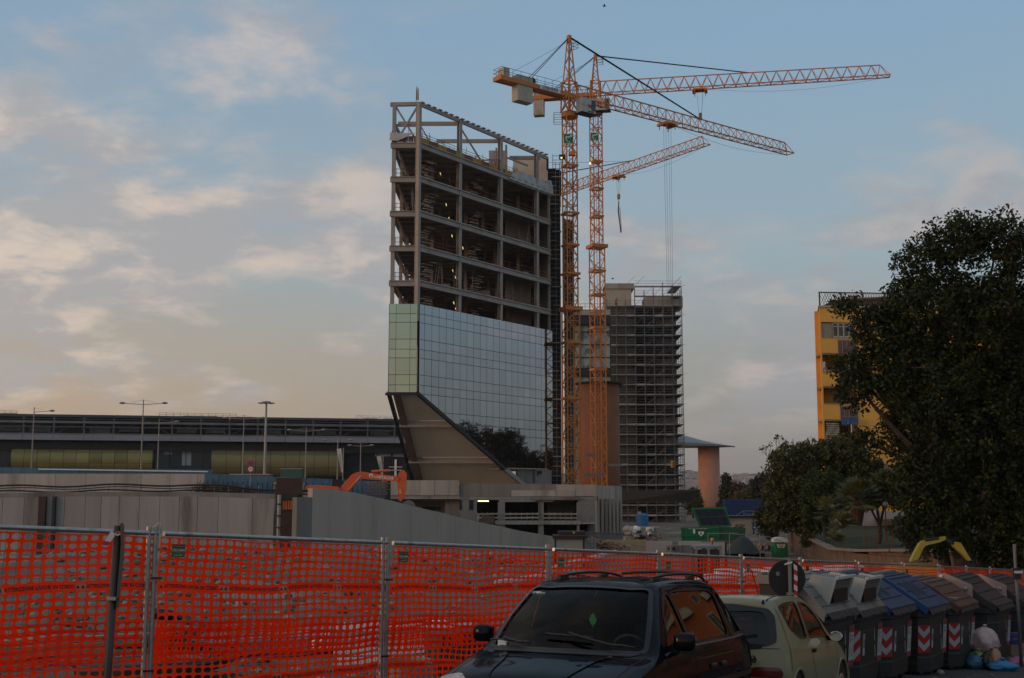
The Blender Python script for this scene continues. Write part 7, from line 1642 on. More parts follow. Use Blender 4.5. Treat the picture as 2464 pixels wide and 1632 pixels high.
    for i in range(len(FP) - 1):
        (ax, ay), (bx, by) = FP[i], FP[i + 1]; za, zb = street_z(ax, ay) + .14, street_z(bx, by) + .14
        # keep the seen top line of the fence
        A, B = V((ax, ay, za)), V((bx, by, zb)); d = B - A; Ln = d.length
        T = thing('fence_panel', names[i], 'fence', A, 0, 'orange netted site fence panels')
        xax = d.normalized(); yax = V((0, 0, 1)).cross(xax).normalized(); zax = xax.cross(yax)
        zax = V((0, 0, 1)); M3 = Matrix((xax, yax, zax)).transposed(); T.rotation_mode = 'QUATERNION'
        T.rotation_euler = (0, 0, 0)
        yaw = math.atan2(d.y, d.x); T.rotation_mode = 'XYZ'; T.rotation_euler = (0, -math.atan2(d.z, math.hypot(d.x, d.y)), yaw)
        k = (Ln - .08) / LX
        def pt(me, nm, loc=(0, 0, 0), rot=(0, 0, 0), sx=1.0, par=None): o = put(nm, me, par or T, loc, rot); o.scale = (sx, 1, 1); return o
        up, lo, tx, pc = variants[i % 3]
        pitch = math.atan2(d.z, math.hypot(d.x, d.y))
        for x in (.04, Ln - .04): pt(post_me, 'post', (x, 0, 0), (0, pitch * .9 + U(-.006, .006), 0))
        pt(rail_me, 'top_rail', (.04, 0, 1.915), (0, 0, 0), k); pt(rail_me, 'bottom_rail', (.04, 0, .08), (0, 0, 0), k)
        pt(wire_me, 'wire_mesh', (.04, 0, 0), (0, 0, 0), k)
        u = pt(up, 'upper_net', (.04, .0, -.025), (0, 0, 0), k); l = pt(lo, 'lower_net', (.04, .0, -.025), (0, 0, 0), k)
        stuff(put('band_lettering', tx, u)); stuff(put('band_patch', pc, u))
        pt(foot, 'foot_block', (0, 0, -.02), (0, 0, math.pi / 2))
        pt(clampm, 'clamp', (-.03, -.03, 1.45)); pt(clampm, 'clamp', (-.03, -.03, .5))
        if i >= 1:
            q = pt(plate, 'name_plate', (.22 if i != 1 else .35, -.03, 1.74 if i < 4 else 1.72), (0, U(-.03, .03), 0))
            if i < 7:
                for me, zz in ((t1, .005), (t2, -.047), (t3, -.024), (t3, .046)): o = put('lettering', me, q, (0, -.0045, zz), (math.pi / 2, 0, 0))
    # wire hook on the double post
    T = thing('lifting_hook', 'bent wire hook on top of the double fence post at the left', 'hook', at(372, 1290, 12.95)); MB().tube([at(369, 1275, 12.95), at(371, 1268, 12.95), at(383, 1259, 12.95), at(387, 1262, 12.95), at(387, 1285, 12.95)], .008, 6).bd('wire', M_GALV, T, w=1)
    # red and white tape scraps tied to the net
    for lab, px, py, D in (('torn red and white tape knotted on the net near the left green plate', 478, 1412, 13.6),):
        T = thing('tape_scrap', lab, 'tape', at(px, py, D)); p = at(px, py, D); 
        for pts, m_ in (([(-.03, .0, .02), (.0, .0, .01), (.09, .0, .10), (.05, .0, .09)], MATS['sign_red']), ([(-.02, 0, .0), (.02, 0, .01), (.02, 0, -.03), (-.01, 0, -.03)], M_WHITE), ([(-.01, 0, -.03), (.02, 0, -.03), (.10, 0, -.15), (.04, 0, -.14)], MATS['sign_red'])): MB().prism([p + V(q) for q in pts], (0, .008, .0)).bd('strip', m_, T, w=1)
fence()
# ------------------------------------------------------------------ what lies behind the net
def behind_net():
    tr = random.Random(31)
    def gz(x, y): return site_z(x, y)
    # rubble strewn over the dirt: too many to count
    rock = []
    for k in range(2):
        m_ = [M_CONC, mat('soil_clod', (.10, .075, .055), .95, var=.4, scale=6)][k]; mb = MB()
        for i in range(1600):
            y = 14 + 44 * tr.random() ** 1.4; x = -.33 * y - 2 + tr.random() * (.62 * y + 6); s = fence_side(x, y)
            if s < 2.6: continue
            r = tr.uniform(.03, .11) * (1 + (y - 14) / 40); z = gz(x, y); pts = []
            mb.lathe([(r * .5, -.3 * r), (r * tr.uniform(.8, 1.1), r * .1), (r * tr.uniform(.4, .7), r * .6)], (x, y, z), 5)
        o = mb.bd('rubble' if k == 0 else 'soil_clods', m_); tag(o, 'broken concrete rubble strewn over the site ground' if k == 0 else 'loose brown soil clods strewn over the site ground', 'rubble' if k == 0 else 'soil', kind='stuff')
    # gravel strip just behind the fence
    mb = MB()
    for i in range(5200):
        t = tr.random() * 6.2; k = min(int(t), 5); a, b = FP[k], FP[k + 1]; f = t - k; s = .4 + 5.6 * tr.random() ** .8; dx, dy = b[0] - a[0], b[1] - a[1]; l = math.hypot(dx, dy); x, y = a[0] + dx * f - dy / l * s, a[1] + dy * f + dx / l * s
        ss = smoothstep(0, 3.2, s); z = (street_z(x, y) - .06) * (1 - ss) + gz(x, y) * ss; r = tr.uniform(.018, .05); mb.lathe([(r * .6, -.2 * r), (r, r * .2), (r * .5, r * .7)], (x, y, z), 4)
    tag(mb.bd('gravel', mat('pale_gravel', (.42, .37, .31), .95, var=.3, scale=3)), 'pale gravel along the inner side of the fence', 'gravel', kind='stuff')
    # stacks and site goods
    hb = mat('hollow_brick', (.42, .17, .095), .9, var=.15, island=.15)
    def brick_stack(lab, x, y, nx, nz, rz):
        T = thing('brick_stack', lab, 'brick stack', (x, y, gz(x, y)), rz); 
        bm = MB().box((0, 0, 0), (.26, .12, .12)); hm = MB()
        for u in range(3):
            for w in range(2): hm.box((-.08 + .08 * u, -.062, -.03 + .06 * w), (.055, .004, .04))
        me, he = bm.mesh('brick', hb), hm.mesh('brick_holes', M_BLACK)
        for j in range(nz):
            for i in range(nx): o = put('brick', me, T, (i * .27 - nx * .135, 0, .07 + j * .125)); put('brick_holes', he, o)
    brick_stack('stack of orange hollow bricks behind the far left panel', -6.9, 17.6, 9, 3, .6); brick_stack('stack of orange hollow bricks behind the second panel', -3.4, 19.3, 6, 2, .55)
    def boards(lab, x, y, n, ln, rz, m_, h=.12):
        T = thing('board_pile', lab, 'boards', (x, y, gz(x, y)), rz)
        for i in range(n): MB().box((tr.uniform(-.15, .15), tr.uniform(-.2, .2), .05 + i * h * .8), (ln * tr.uniform(.8, 1), .2, h * .7), tr.uniform(-.06, .06)).bd('board', m_, T)
    boards('pile of pale planks behind the far left panel', -7.6, 21.5, 5, 3.4, .5, M_WOOD); boards('white barrier boards stacked behind the second panel', -2.2, 23.5, 5, 3.0, .3, M_WHITE, .2); boards('pale boards stacked behind the third panel', 1.0, 25.5, 4, 2.6, .4, M_CONC2, .2); boards('white boards lying behind the bins', 9.5, 41, 5, 6, .4, M_WHITE, .22); boards('white sheets lying right behind the van', 7.2, 39, 4, 4, .5, M_WHITE, .2)
    for i, (lab, x, y) in enumerate((('blue-grey pipes behind the second panel, left bundle', -4.6, 24.0), ('blue-grey pipes behind the second panel, right bundle', -3.0, 25.4))):
        T = thing('pipe_bundle', lab, 'pipes', (x, y, gz(x, y)), .4)
        for j in range(5): MB().tube([(-1.3, j % 3 * .18 - .2, .1 + .16 * (j // 3)), (1.3, j % 3 * .18 - .2, .1 + .16 * (j // 3))], .085, 10).bd('pipe', mat('pipe_blue_grey', (.15, .19, .24), .5, island=.2), T)
    T = thing('black_hose', 'coil of black corrugated hose behind the far left panel', 'hose', (-5.7, 20.2, gz(-5.7, 20.2))); MB().tube([(1.6 * math.cos(a) * (1 - .02 * i), .7 * math.sin(a), .15 + .03 * i) for i, a in enumerate([.4 * k for k in range(40)])], .10, 6).bd('tube', M_BLACK, T)
    T = thing('concrete_ring', 'grey concrete ring lying behind the second panel', 'concrete ring', (-1.8, 21.0, gz(-1.8, 21))); MB().lathe([(.5, 0), (.5, .45), (.4, .45), (.4, 0)], (0, 0, 0), 18).bd('ring', M_CONC, T)
    T = thing('dark_pallet_load', 'dark wrapped load on a pallet behind the third panel', 'pallet load', (-.9, 21.6, gz(-.9, 21.6)), .4); bevelled('load', M_BLACK, T, [((0, 0, .5), (1.1, .8, .8))], .06); MB().box((0, 0, .06), (1.2, .9, .1)).bd('pallet', M_WOOD, T)
    # long pipes lying in the trench
    T = thing('white_pipe_run', 'long pale pipe resting on the slope left of the van roof', 'pipe', at(1200, 1400, 30)); MB().tube([at(1195, 1404, 30), at(1290, 1390, 31), at(1360, 1360, 33), at(1480, 1330, 37)], .09, 8).bd('tube', mat('pale_pipe', (.46, .45, .43), .5), T, w=1)
    # grey yard paving seen behind the right panels
    for lab, x, y, w, d in (('big grey slab yard behind the mini excavator', 12.5, 47, 22, 15),):
        vs = []; fs = []; nx, ny = 8, 6
        for j in range(ny + 1):
            for i in range(nx + 1): xx, yy = x - w / 2 + w * i / nx, y - d / 2 + d * j / ny; vs.append((xx, yy, max(site_z(xx, yy), -2.0) + .05))
        for j in range(ny):
            for i in range(nx): fs.append((j * (nx + 1) + i, j * (nx + 1) + i + 1, (j + 1) * (nx + 1) + i + 1, (j + 1) * (nx + 1) + i))
        struct(MB().add(vs, fs).bd('yard_paving', mat('yard_grey', (.17, .165, .175), .9, var=.15, scale=1.2)))
behind_net()
# ------------------------------------------------------------------ cars
def cr(p0, p1, p2, p3, t): return .5 * ((2 * p1) + (-p0 + p2) * t + (2 * p0 - 5 * p1 + 4 * p2 - p3) * t * t + (-p0 + 3 * p1 - 3 * p2 + p3) * t ** 3)
class Skin:
    """smooth body surface through rows of 8 control points (s, l, z); mirrored to v = 0..14"""
    def __init__(s, rows):
        A = np.array(rows, float); B = A[:, ::-1, :].copy()[:, 1:, :]; B[:, :, 1] *= -1; s.A = np.concatenate([A, B], axis=1); s.nr = len(rows) - 1
    def P(s, t, v):
        t = min(max(t, 0), s.nr - 1e-6); v = min(max(v, 0), 14 - 1e-6); i, j = int(t), int(v); ft, fv = t - i, v - j; R_ = []
        for a in (-1, 0, 1, 2):
            r = s.A[min(max(i + a, 0), s.nr)]; q = [r[min(max(j + b, 0), 14)] for b in (-1, 0, 1, 2)]; R_.append(cr(*q, fv))
        return V(cr(*R_, ft))
    def N(s, t, v):
        e = .02; n = (s.P(t + e, v) - s.P(t - e, v)).cross(s.P(t, v + e) - s.P(t, v - e))
        n.normalize(); c = V((s.P(t, v).x, 0, .7)); return n if n.dot(s.P(t, v) - c) > 0 else -n
def chaikin(poly, it=3, keep=.25):
    for _ in range(it):
        o = []
        for i in range(len(poly)): a, b = poly[i], poly[(i + 1) % len(poly)]; o += [(a[0] + (b[0] - a[0]) * keep, a[1] + (b[1] - a[1]) * keep), (a[0] + (b[0] - a[0]) * (1 - keep), a[1] + (b[1] - a[1]) * (1 - keep))]
        poly = o
    return poly
def dense(poly, n=4):
    o = []
    for i in range(len(poly)):
        a, b = poly[i], poly[(i + 1) % len(poly)]
        for k in range(n): o.append((a[0] + (b[0] - a[0]) * k / n, a[1] + (b[1] - a[1]) * k / n))
    return o
def inpoly(p, poly):
    c = False; j = len(poly) - 1
    for i in range(len(poly)):
        a, b = poly[i], poly[j]
        if (a[1] > p[1]) != (b[1] > p[1]) and p[0] < (b[0] - a[0]) * (p[1] - a[1]) / (b[1] - a[1]) + a[0]: c = not c
        j = i
    return c
def rounded(poly): return chaikin(dense(poly, 3), 2)
def cent(poly): return (sum(p[0] for p in poly) / len(poly), sum(p[1] for p in poly) / len(poly))
def patch(f, poly, off, rings=(1, .8, .55, .28)):
    """fill of a rounded outline laid on surface f(t,v)->(P,N)"""
    c = cent(poly); n = len(poly); vs = []; fs = []
    for r in rings:
        for p in poly: q = (c[0] + (p[0] - c[0]) * r, c[1] + (p[1] - c[1]) * r); P, N = f(*q); vs.append(P + N * off)
    P, N = f(*c); vs.append(P + N * off)
    for k in range(len(rings) - 1):
        for i in range(n): j = (i + 1) % n; fs.append((k * n + i, k * n + j, (k + 1) * n + j, (k + 1) * n + i))
    k = (len(rings) - 1) * n
    for i in range(n): fs.append((k + i, k + (i + 1) % n, len(vs) - 1))
    return MB().add(vs, fs)
def gasket(f, poly, w_out, w_in, off):
    c = cent(poly); n = len(poly); vs = []; fs = []
    ext = max((f(*p)[0] - f(*c)[0]).length for p in poly)
    for p in poly:
        P0 = f(*p)[0]; L = max(.05, (P0 - f(*c)[0]).length)
        for w in (w_out, -w_in): q = (c[0] + (p[0] - c[0]) * (1 + w / L), c[1] + (p[1] - c[1]) * (1 + w / L)); P, N = f(*q); vs.append(P + N * off)
    for i in range(n): j = (i + 1) % n; fs.append((2 * i, 2 * j, 2 * j + 1, 2 * i + 1))
    return MB().add(vs, fs)
def ribbon(f, pts, w, off):
    vs = []; fs = []
    P = [f(*p) for p in pts]
    for i, (p, n) in enumerate(P):
        t = (P[min(i + 1, len(P) - 1)][0] - P[max(i - 1, 0)][0]).normalized(); s = n.cross(t).normalized(); vs += [p + s * w / 2 + n * off, p - s * w / 2 + n * off]
    for i in range(len(P) - 1): fs.append((2 * i, 2 * i + 1, 2 * i + 3, 2 * i + 2))
    return MB().add(vs, fs)
def line2(a, b, n=14): return [(a[0] + (b[0] - a[0]) * i / n, a[1] + (b[1] - a[1]) * i / n) for i in range(n + 1)]
def car_glass(name, tint, ior=1.7):
    m = bpy.data.materials.new(name); m.use_nodes = True; N, L = m.node_tree.nodes, m.node_tree.links; out = N['Material Output']
    fr = N.new('ShaderNodeFresnel'); fr.inputs[0].default_value = ior; t = N.new('ShaderNodeBsdfTransparent'); t.inputs[0].default_value = tuple(tint) + (1,); g = N.new('ShaderNodeBsdfGlossy'); g.inputs['Roughness'].default_value = .01; mx = N.new('ShaderNodeMixShader'); L.new(fr.outputs[0], mx.inputs[0]); L.new(t.outputs[0], mx.inputs[1]); L.new(g.outputs[0], mx.inputs[2]); L.new(mx.outputs[0], out.inputs[0]); return m
def paint(name, col, metal=.3, rough=.35, coat=1.0):
    m = bpy.data.materials.new(name); m.use_nodes = True; N, L = m.node_tree.nodes, m.node_tree.links; b = N['Principled BSDF']; b.inputs['Base Color'].default_value = tuple(col) + (1,); b.inputs['Metallic'].default_value = metal; b.inputs['Roughness'].default_value = rough; b.inputs['Coat Weight'].default_value = coat; b.inputs['Specular IOR Level'].default_value = .03; b.inputs['Coat IOR'].default_value = 1.5
    tc = N.new('ShaderNodeTexCoord'); n = N.new('ShaderNodeTexNoise'); n.inputs['Scale'].default_value = 2.2; n.inputs['Detail'].default_value = 6; L.new(tc.outputs['Object'], n.inputs['Vector']); r = N.new('ShaderNodeMapRange'); L.new(n.outputs['Fac'], r.inputs[0]); r.inputs[1].default_value = .35; r.inputs[2].default_value = .75; r.inputs[3].default_value = .015; r.inputs[4].default_value = .07; L.new(r.outputs[0], b.inputs['Coat Roughness'])
    nb = N.new('ShaderNodeTexNoise'); nb.inputs['Scale'].default_value = 1.1; nb.inputs['Detail'].default_value = 1; L.new(tc.outputs['Object'], nb.inputs['Vector']); bp = N.new('ShaderNodeBump'); bp.inputs['Strength'].default_value = .06; bp.inputs['Distance'].default_value = .05; L.new(nb.outputs['Fac'], bp.inputs['Height']); L.new(bp.outputs[0], b.inputs['Coat Normal']); return m
def wheel(T, s, l, r, w):
    sg = 1 if l > 0 else -1; o = MB().lathe([(r * .62, -w / 2), (r * .95, -w / 2), (r, -w * .3), (r, w * .3), (r * .95, w / 2), (r * .62, w / 2)], (s, l, r), 28, 'y').bd('wheel', mat('tyre_rubber', (.012, .012, .012), .85), T)
    h = MB().lathe([(r * .63, 0), (r * .6, .015 * sg), (r * .3, .03 * sg), (.05, .02 * sg)], (s, l + sg * w * .45, r), 24, 'y').bd('rim', mat('alloy', (.35, .35, .35), .35, metal=.8), o)
    for k in range(6): a = k * math.pi / 3; MB().box((s + math.cos(a) * r * .36, l + sg * w * .5, r + math.sin(a) * r * .36), (.05, .03, .05), 0).bd('vent', M_BLACK, h)
def make_body(T, S, holes, arches, mpaint, nt, nv, rear=None, name='body'):
    H = []
    for p in holes: H.append(p); H.append([(a, 14 - b) for a, b in p])
    G = []; vs = []; fs = []
    for i in range(nt + 1):
        for j in range(nv + 1): vs.append(S.P(S.nr * i / nt, 14.0 * j / nv))
    def cut(t, v, P):
        for s, r, z in arches:
            if math.hypot(P.x - s, P.z - z) < r and abs(P.y) > .5: return True
        return any(inpoly((t, v), h) for h in H)
    for i in range(nt):
        for j in range(nv):
            t, v = S.nr * (i + .5) / nt, 14.0 * (j + .5) / nv
            if cut(t, v, S.P(t, v)): continue
            a = i * (nv + 1) + j; fs.append((a, a + 1, a + nv + 2, a + nv + 1))
    mb = MB().add(vs, fs)
    if rear is None: mb.f.append(tuple(nt * (nv + 1) + j for j in range(nv + 1)))
    mb.f.append(tuple(j for j in reversed(range(nv + 1))))
    o = mb.bd(name, mpaint, T, sm=1); return o
def arch_ring(T, s, z, r, l, m):
    pts = [(s + r * math.cos(a), l, z + r * math.sin(a)) for a in [math.pi * k / 16 for k in range(17)]]; pts = [(s + r, l, .2)] + pts + [(s - r, l, .2)]; MB().tube(pts, .022, 6).bd('arch_lip', m, T, sm=1)
    MB().lathe([(r, -.12), (r, .12)], (s, l * .82, z), 20, 'y').bd('arch_liner', M_BLACK, T)
def place_car(T, x, y, heading_deg, scale, drop=0.0):
    """front bumper centre at (x,y); local +x runs to the rear, +y to the car's left when seen from its rear axis"""
    h = R(heading_deg); f = V((math.sin(h), math.cos(h), 0)); b = -f; left = V((-f.y, f.x, 0))
    z0 = street_z(x, y); z1 = street_z(x + b.x * 3, y + b.y * 3); zl = street_z(x + left.x, y + left.y)
    bx = (V((b.x * 3, b.y * 3, z1 - z0))).normalized(); ly = V((left.x, left.y, zl - z0)).normalized(); up = bx.cross(ly); up = up if up.z > 0 else -up
    ly2 = up.cross(bx); ly2 = ly2 if ly2.dot(ly) > 0 else -ly2
    M = Matrix(((bx.x, ly2.x, up.x, x), (bx.y, ly2.y, up.y, y), (bx.z, ly2.z, up.z, z0 - drop), (0, 0, 0, 1))); T.matrix_world = M @ Matrix.Scale(scale, 4)
    T.matrix_basis = M @ Matrix.Scale(scale, 4)
def seat(T, s, l, m, w=.5, zb=.62):
    o = bevelled('seat', m, T, [((s, l, zb), (.5, w, .16))], .06); bevelled('backrest', m, o, [((s + .28, l, zb + .35), (.16, w, .62))], .07); bevelled('headrest', m, o, [((s + .32, l, zb + .76), (.11, .26, .17))], .05)
def steering(T, s, l, z, r=.19):
    n = 28; pts = []
    for k in range(n + 1): a = 2 * math.pi * k / n; pts.append((s - .1 * math.cos(a) * r / .19, l + r * math.sin(a), z + r * .85 * math.cos(a)))
    o = MB().tube(pts, .016, 8, cap=False).bd('steering_wheel', mat('wheel_grey', (.16, .16, .155), .5), T, sm=1); MB().beam((s, l - r, z), (s, l + r, z), .03, .05).box((s + .0, l, z), (.06, .12, .1)).bd('wheel_hub', M_BLACK, o)
def van():
    T = thing('minivan', 'dark blue minivan with roof rails parked before the orange fence', 'car')
    w = 1.0
    def side(s, k=1.0, zl=.22, e=0.0): return [(s, .90 * k, zl), (s, .965 * k, .40), (s, 1.0 * k, .64), (s, .985 * k, .88 + e)]
    rows = [
        [(.16, .70, .25), (.06, .74, .40), (.04, .78, .54), (.07, .80, .64), (.11, .74, .705), (.07, .58, .735), (.02, .32, .75), (0, 0, .755)],
        side(.26, .955, .22, -.14) + [(.28, .885, .815), (.25, .70, .86), (.22, .38, .885), (.21, 0, .895)],
        side(.75, .985, .22, -.06) + [(.76, .925, .925), (.74, .77, .972), (.70, .40, .995), (.68, 0, 1.005)],
        side(1.16, 1, .22, -.01) + [(1.18, .945, 1.005), (1.18, .835, 1.055), (1.02, .44, 1.075), (.95, 0, 1.083)],
        side(1.58, 1) + [(1.58, .935, 1.055), (1.54, .775, 1.36), (1.40, .41, 1.385), (1.34, 0, 1.395)],
        side(2.02, 1) + [(2.02, .935, 1.07), (1.94, .695, 1.615), (1.84, .40, 1.655), (1.79, 0, 1.668)],
        side(2.35, 1) + [(2.35, .935, 1.075), (2.30, .680, 1.665), (2.26, .44, 1.722), (2.24, 0, 1.742)],
        side(3.2, 1) + [(3.2, .935, 1.08), (3.2, .685, 1.685), (3.2, .45, 1.745), (3.2, 0, 1.768)],
        side(4.0, 1) + [(4.02, .93, 1.09), (3.98, .675, 1.655), (4.0, .44, 1.73), (4.0, 0, 1.752)],
        side(4.42, .985) + [(4.46, .905, 1.10), (4.33, .645, 1.60), (4.34, .42, 1.685), (4.36, 0, 1.71)],
        [(4.68, .86, .26), (4.74, .91, .42), (4.76, .93, .64), (4.74, .92, .9), (4.67, .86, 1.10), (4.50, .60, 1.53), (4.50, .38, 1.60), (4.52, 0, 1.625)],
        [(4.72, .62, .26), (4.79, .66, .42), (4.80, .68, .64), (4.79, .66, .9), (4.72, .62, 1.10), (4.56, .45, 1.45), (4.56, .28, 1.5), (4.57, 0, 1.52)]]
    S = Skin(rows); f = lambda t, v: (S.P(t, v), S.N(t, v))
    ws = rounded([(3.06, 5.12), (4, 5.12), (4.88, 5.22), (4.98, 6), (5.0, 7), (4.98, 8), (4.88, 8.78), (4, 8.88), (3.06, 8.88), (3.0, 8), (2.98, 7), (3.0, 6)])
    g1 = rounded([(3.85, 4.12), (5.55, 4.10), (5.92, 4.10), (5.72, 4.90), (5.02, 4.86), (4.5, 4.72)]); g2 = rounded([(6.05, 4.10), (7.78, 4.10), (7.80, 4.90), (5.86, 4.90)]); g3 = rounded([(7.93, 4.10), (9.45, 4.12), (8.95, 4.86), (7.92, 4.90)])
    P_ = paint('midnight_paint', (.0025, .003, .006), 0, .6, .34)
    arches = [(.98, .40, .36), (3.92, .40, .36)]
    make_body(T, S, [g1, g2, g3, ws], arches, P_, 120, 112)
    gl = car_glass('van_windscreen', (.42, .50, .55), 1.24); gs = car_glass('van_side_glass', (.08, .09, .09), 1.62); rub = mat('window_rubber', (.008, .008, .009), .4)
    patch(f, ws, -.012).bd('windscreen', gl, T, sm=1); gasket(f, ws, .035, .03, .004).bd('windscreen_seal', rub, T, sm=1)
    for g in (g1, g2, g3):
        for mir in (False, True):
            q = [(a, 14 - b) for a, b in g] if mir else g; patch(f, q, -.008).bd('side_window', gs, T, sm=1); gasket(f, q, .028, .02, .004).bd('window_seal', rub, T, sm=1)
    line = mat('shut_line', (.003, .003, .003), .6)
    for sg in (0, 1):
        mv = lambda pts: [(a, 14 - b) for a, b in pts] if sg else pts
        for pts in (line2((3.62, 3.95), (3.45, .6)), line2((5.98, 4.05), (6.0, .5)), line2((7.86, 4.05), (7.86, 1.0)), line2((3.6, 4.02), (9.4, 4.02), 40), line2((3.7, .35), (7.9, .35), 30), line2((5.0, 5.06), (8.9, 5.03), 30)): ribbon(f, mv(pts), .011, .003).bd('panel_gap', line, T)
        ribbon(f, mv(line2((3.3, 2.25), (9.8, 2.25), 40)), .06, .008).bd('side_moulding', rub, T, sm=1)
        ribbon(f, mv(line2((3.5, 4.04), (9.4, 4.04), 40)), .022, .010).bd('belt_trim', mat('trim_grey', (.10, .10, .11), .35), T, sm=1)
    ribbon(f, line2((2.9, 5.05), (.3, 4.55), 24), .012, .003).bd('panel_gap', line, T); ribbon(f, line2((2.9, 8.95), (.3, 9.45), 24), .012, .003).bd('panel_gap', line, T); ribbon(f, line2((.35, 4.6), (.35, 9.4), 30), .012, .003).bd('panel_gap', line, T)
    for sg in (1, -1):      # hood creases
        v0 = 5.75 if sg > 0 else 8.25; ribbon(f, line2((2.75, v0), (.5, v0 + .35 * sg), 24), .05, .010).bd('hood_crease', P_, T, sm=1)
    # cowl grille and wipers
    vs = rounded([(2.80, 5.4), (3.0, 5.2), (3.02, 7), (3.0, 8.8), (2.80, 8.6), (2.72, 7)]); patch(f, vs, .006).bd('cowl', M_BLACK, T, sm=1)
    for k in range(56): v = 5.55 + 2.9 * k / 55; t = 2.84 - .05 * math.cos((v - 7) * 1.2); ribbon(f, [(t - .07, v), (t + .07, v)], .013, .014).bd('cowl_rib', mat('cowl_grey', (.035, .035, .035), .5), T)
    def wiper(v0, v1, t0, t1):
        pts = [f(t0 + (t1 - t0) * i / 10, v0 + (v1 - v0) * i / 10) for i in range(11)]; MB().tube([p + n * (.05 if i > 2 else .07) for i, (p, n) in enumerate(pts)], .012, 6).bd('wiper_arm', M_BLACK, T, sm=1)
        q = [f(t1 - .06 + .05 * i / 8, v1 - .55 * (1 if v1 > v0 else -1) + 1.1 * (1 if v1 > v0 else -1) * i / 8) for i in range(9)]; MB().tube([p + n * .03 for p, n in q], .011, 6).bd('wiper_blade', M_BLACK, T, sm=1)
    wiper(5.35, 6.85, 2.98, 3.42); wiper(7.6, 8.45, 2.98, 3.22)
    # roof rails
    for sg in (1, -1):
        v = 5.72 if sg > 0 else 8.28; base = [f(6.0 + 3.0 * i / 24, v) for i in range(25)]; pts = [p + n * (.012 + .055 * math.sin(math.pi * min(1, max(0, i / 24))) ** .35) for i, (p, n) in enumerate(base)]; MB().tube(pts, .016, 8).bd('roof_rail', M_BLACK, T, sm=1)
        for i in (1, 12, 23): p, n = base[i]; MB().box(p + n * .022, (.24, .042, .05)).bd('rail_foot', M_BLACK, T)
        ribbon(f, line2((5.3, v + .14 * sg * -1), (9.0, v + .14 * sg * -1), 30), .03, .004).bd('roof_channel', line, T)
    for s0 in (4.05,):
        p = [S.P(6.55 if s0 < 3 else 8.6, v) + V((0, 0, .10)) for v in (5.72, 6.2, 7, 7.8, 8.28)]; MB().tube(p, .018, 8).bd('roof_bar', M_BLACK, T, sm=1)
    for k in range(4): ribbon(f, line2((6.2, 6.25 + .5 * k), (8.8, 6.25 + .5 * k), 20), .05, .006).bd('roof_rib', P_, T, sm=1)
    # mirrors
    for sg in (1, -1):
        c = V((1.56, sg * 1.08, 1.17)); o = bevelled('mirror_housing', P_, T, [(c, (.13, .21, .17))], .055, 4)
        MB().box(c + V((.075, 0, 0)), (.01, .17, .13)).bd('mirror_glass', mat('mirror', (.6, .6, .6), .02, metal=1, var=0), o); MB().beam(c + V((0, -sg * .08, -.06)), (1.62, sg * .93, 1.07), .07, .09).bd('mirror_arm', M_BLACK, o)
    for s in (2.92, 3.32):
        for sg in (1, -1): bevelled('door_handle', M_BLACK, T, [((s, sg * .995, .86), (.17, .045, .055))], .018)
    # lights, bumper, grille
    for sg in (1, -1):
        q = rounded([(.25, 4.1), (1.0, 4.0), (1.05, 5.2), (.25, 5.6)]); q = q if sg > 0 else [(a, 14 - b) for a, b in q]; patch(f, q, .012).bd('headlight', mat('headlight_glass', (.42, .38, .38), .12, metal=.4, var=.4, scale=14), T, sm=1)
        q = rounded([(9.7, 2.4), (10.3, 2.4), (10.3, 4.0), (9.8, 4.0)]); q = q if sg > 0 else [(a, 14 - b) for a, b in q]; patch(f, q, .012).bd('tail_light', mat('tail_red', (.10, .006, .006), .2), T, sm=1)
        arch_ring(T, .98, .36, .40, sg * .985, P_); arch_ring(T, 3.92, .36, .40, sg * .985, P_)
        for s in (.98, 3.92): wheel(T, s, sg * .86, .335, .22)
    bevelled('front_bumper', P_, T, [((.02, 0, .42), (.16, 1.66, .30))], .07, 3); bevelled('grille', mat('chrome', (.6, .6, .6), .12, metal=1, var=0), T, [((-.015, 0, .66), (.05, .95, .10))], .02)
    # interior
    fab = mat('van_fabric', (.03, .03, .034), .9); bevelled('dashboard', mat('dash_van', (.012, .014, .015), .7), T, [((1.55, 0, .93), (.55, 1.6, .22))], .08); MB().box((2.9, 0, .42), (3.3, 1.7, .05)).bd('cabin_floor', M_BLACK, T); steering(T, 1.98, .40, 1.03)
    for s, ls in ((2.45, (-.42, .42)), (3.3, (-.45, .2, .5)), (4.0, (-.4, .4))):
        for l in ls: seat(T, s, l, fab)
    MB().box((1.90, 0, 1.52), (.03, .26, .075)).bd('rear_view_mirror', M_BLACK, T)
    mb = MB(); c = V((1.86, .02, 1.335)); mb.beam(c + V((0, 0, .16)), c + V((0, 0, .06)), .004); mb.bd('freshener_string', M_BLACK, T)
    leaf = [(0, .075), (.012, .045), (.028, .05), (.022, .015), (.042, .015), (.034, -.025), (.018, -.05), (.004, -.055), (.003, -.08), (-.003, -.08), (-.004, -.055), (-.018, -.05), (-.034, -.025), (-.042, .015), (-.022, .015), (-.028, .05), (-.012, .045)]
    MB().prism([(c.x, c.y + a, c.z + b) for a, b in leaf], (.004, 0, 0)).bd('leaf_freshener', mat('leaf_green', (.16, .80, .14), .5, var=.05), T)
    for k in range(5): P, N = f(4.72, 9.2 - .001 - k * .17 - .25); MB().box(P - N * .02, (.03, .05, .03)).bd('windscreen_sticker', [M_WHITE, mat('sticker_green', (.2, .45, .35), .6), mat('sticker_blue', (.2, .4, .55), .6)][k % 3], T)
    P, N = f(3.16, 8.55); MB().box(P - N * .03, (.10, .09, .10)).bd('paper_slip', M_WHITE, T)
    place_car(T, .01, 10.44, 204.7, .96); return T
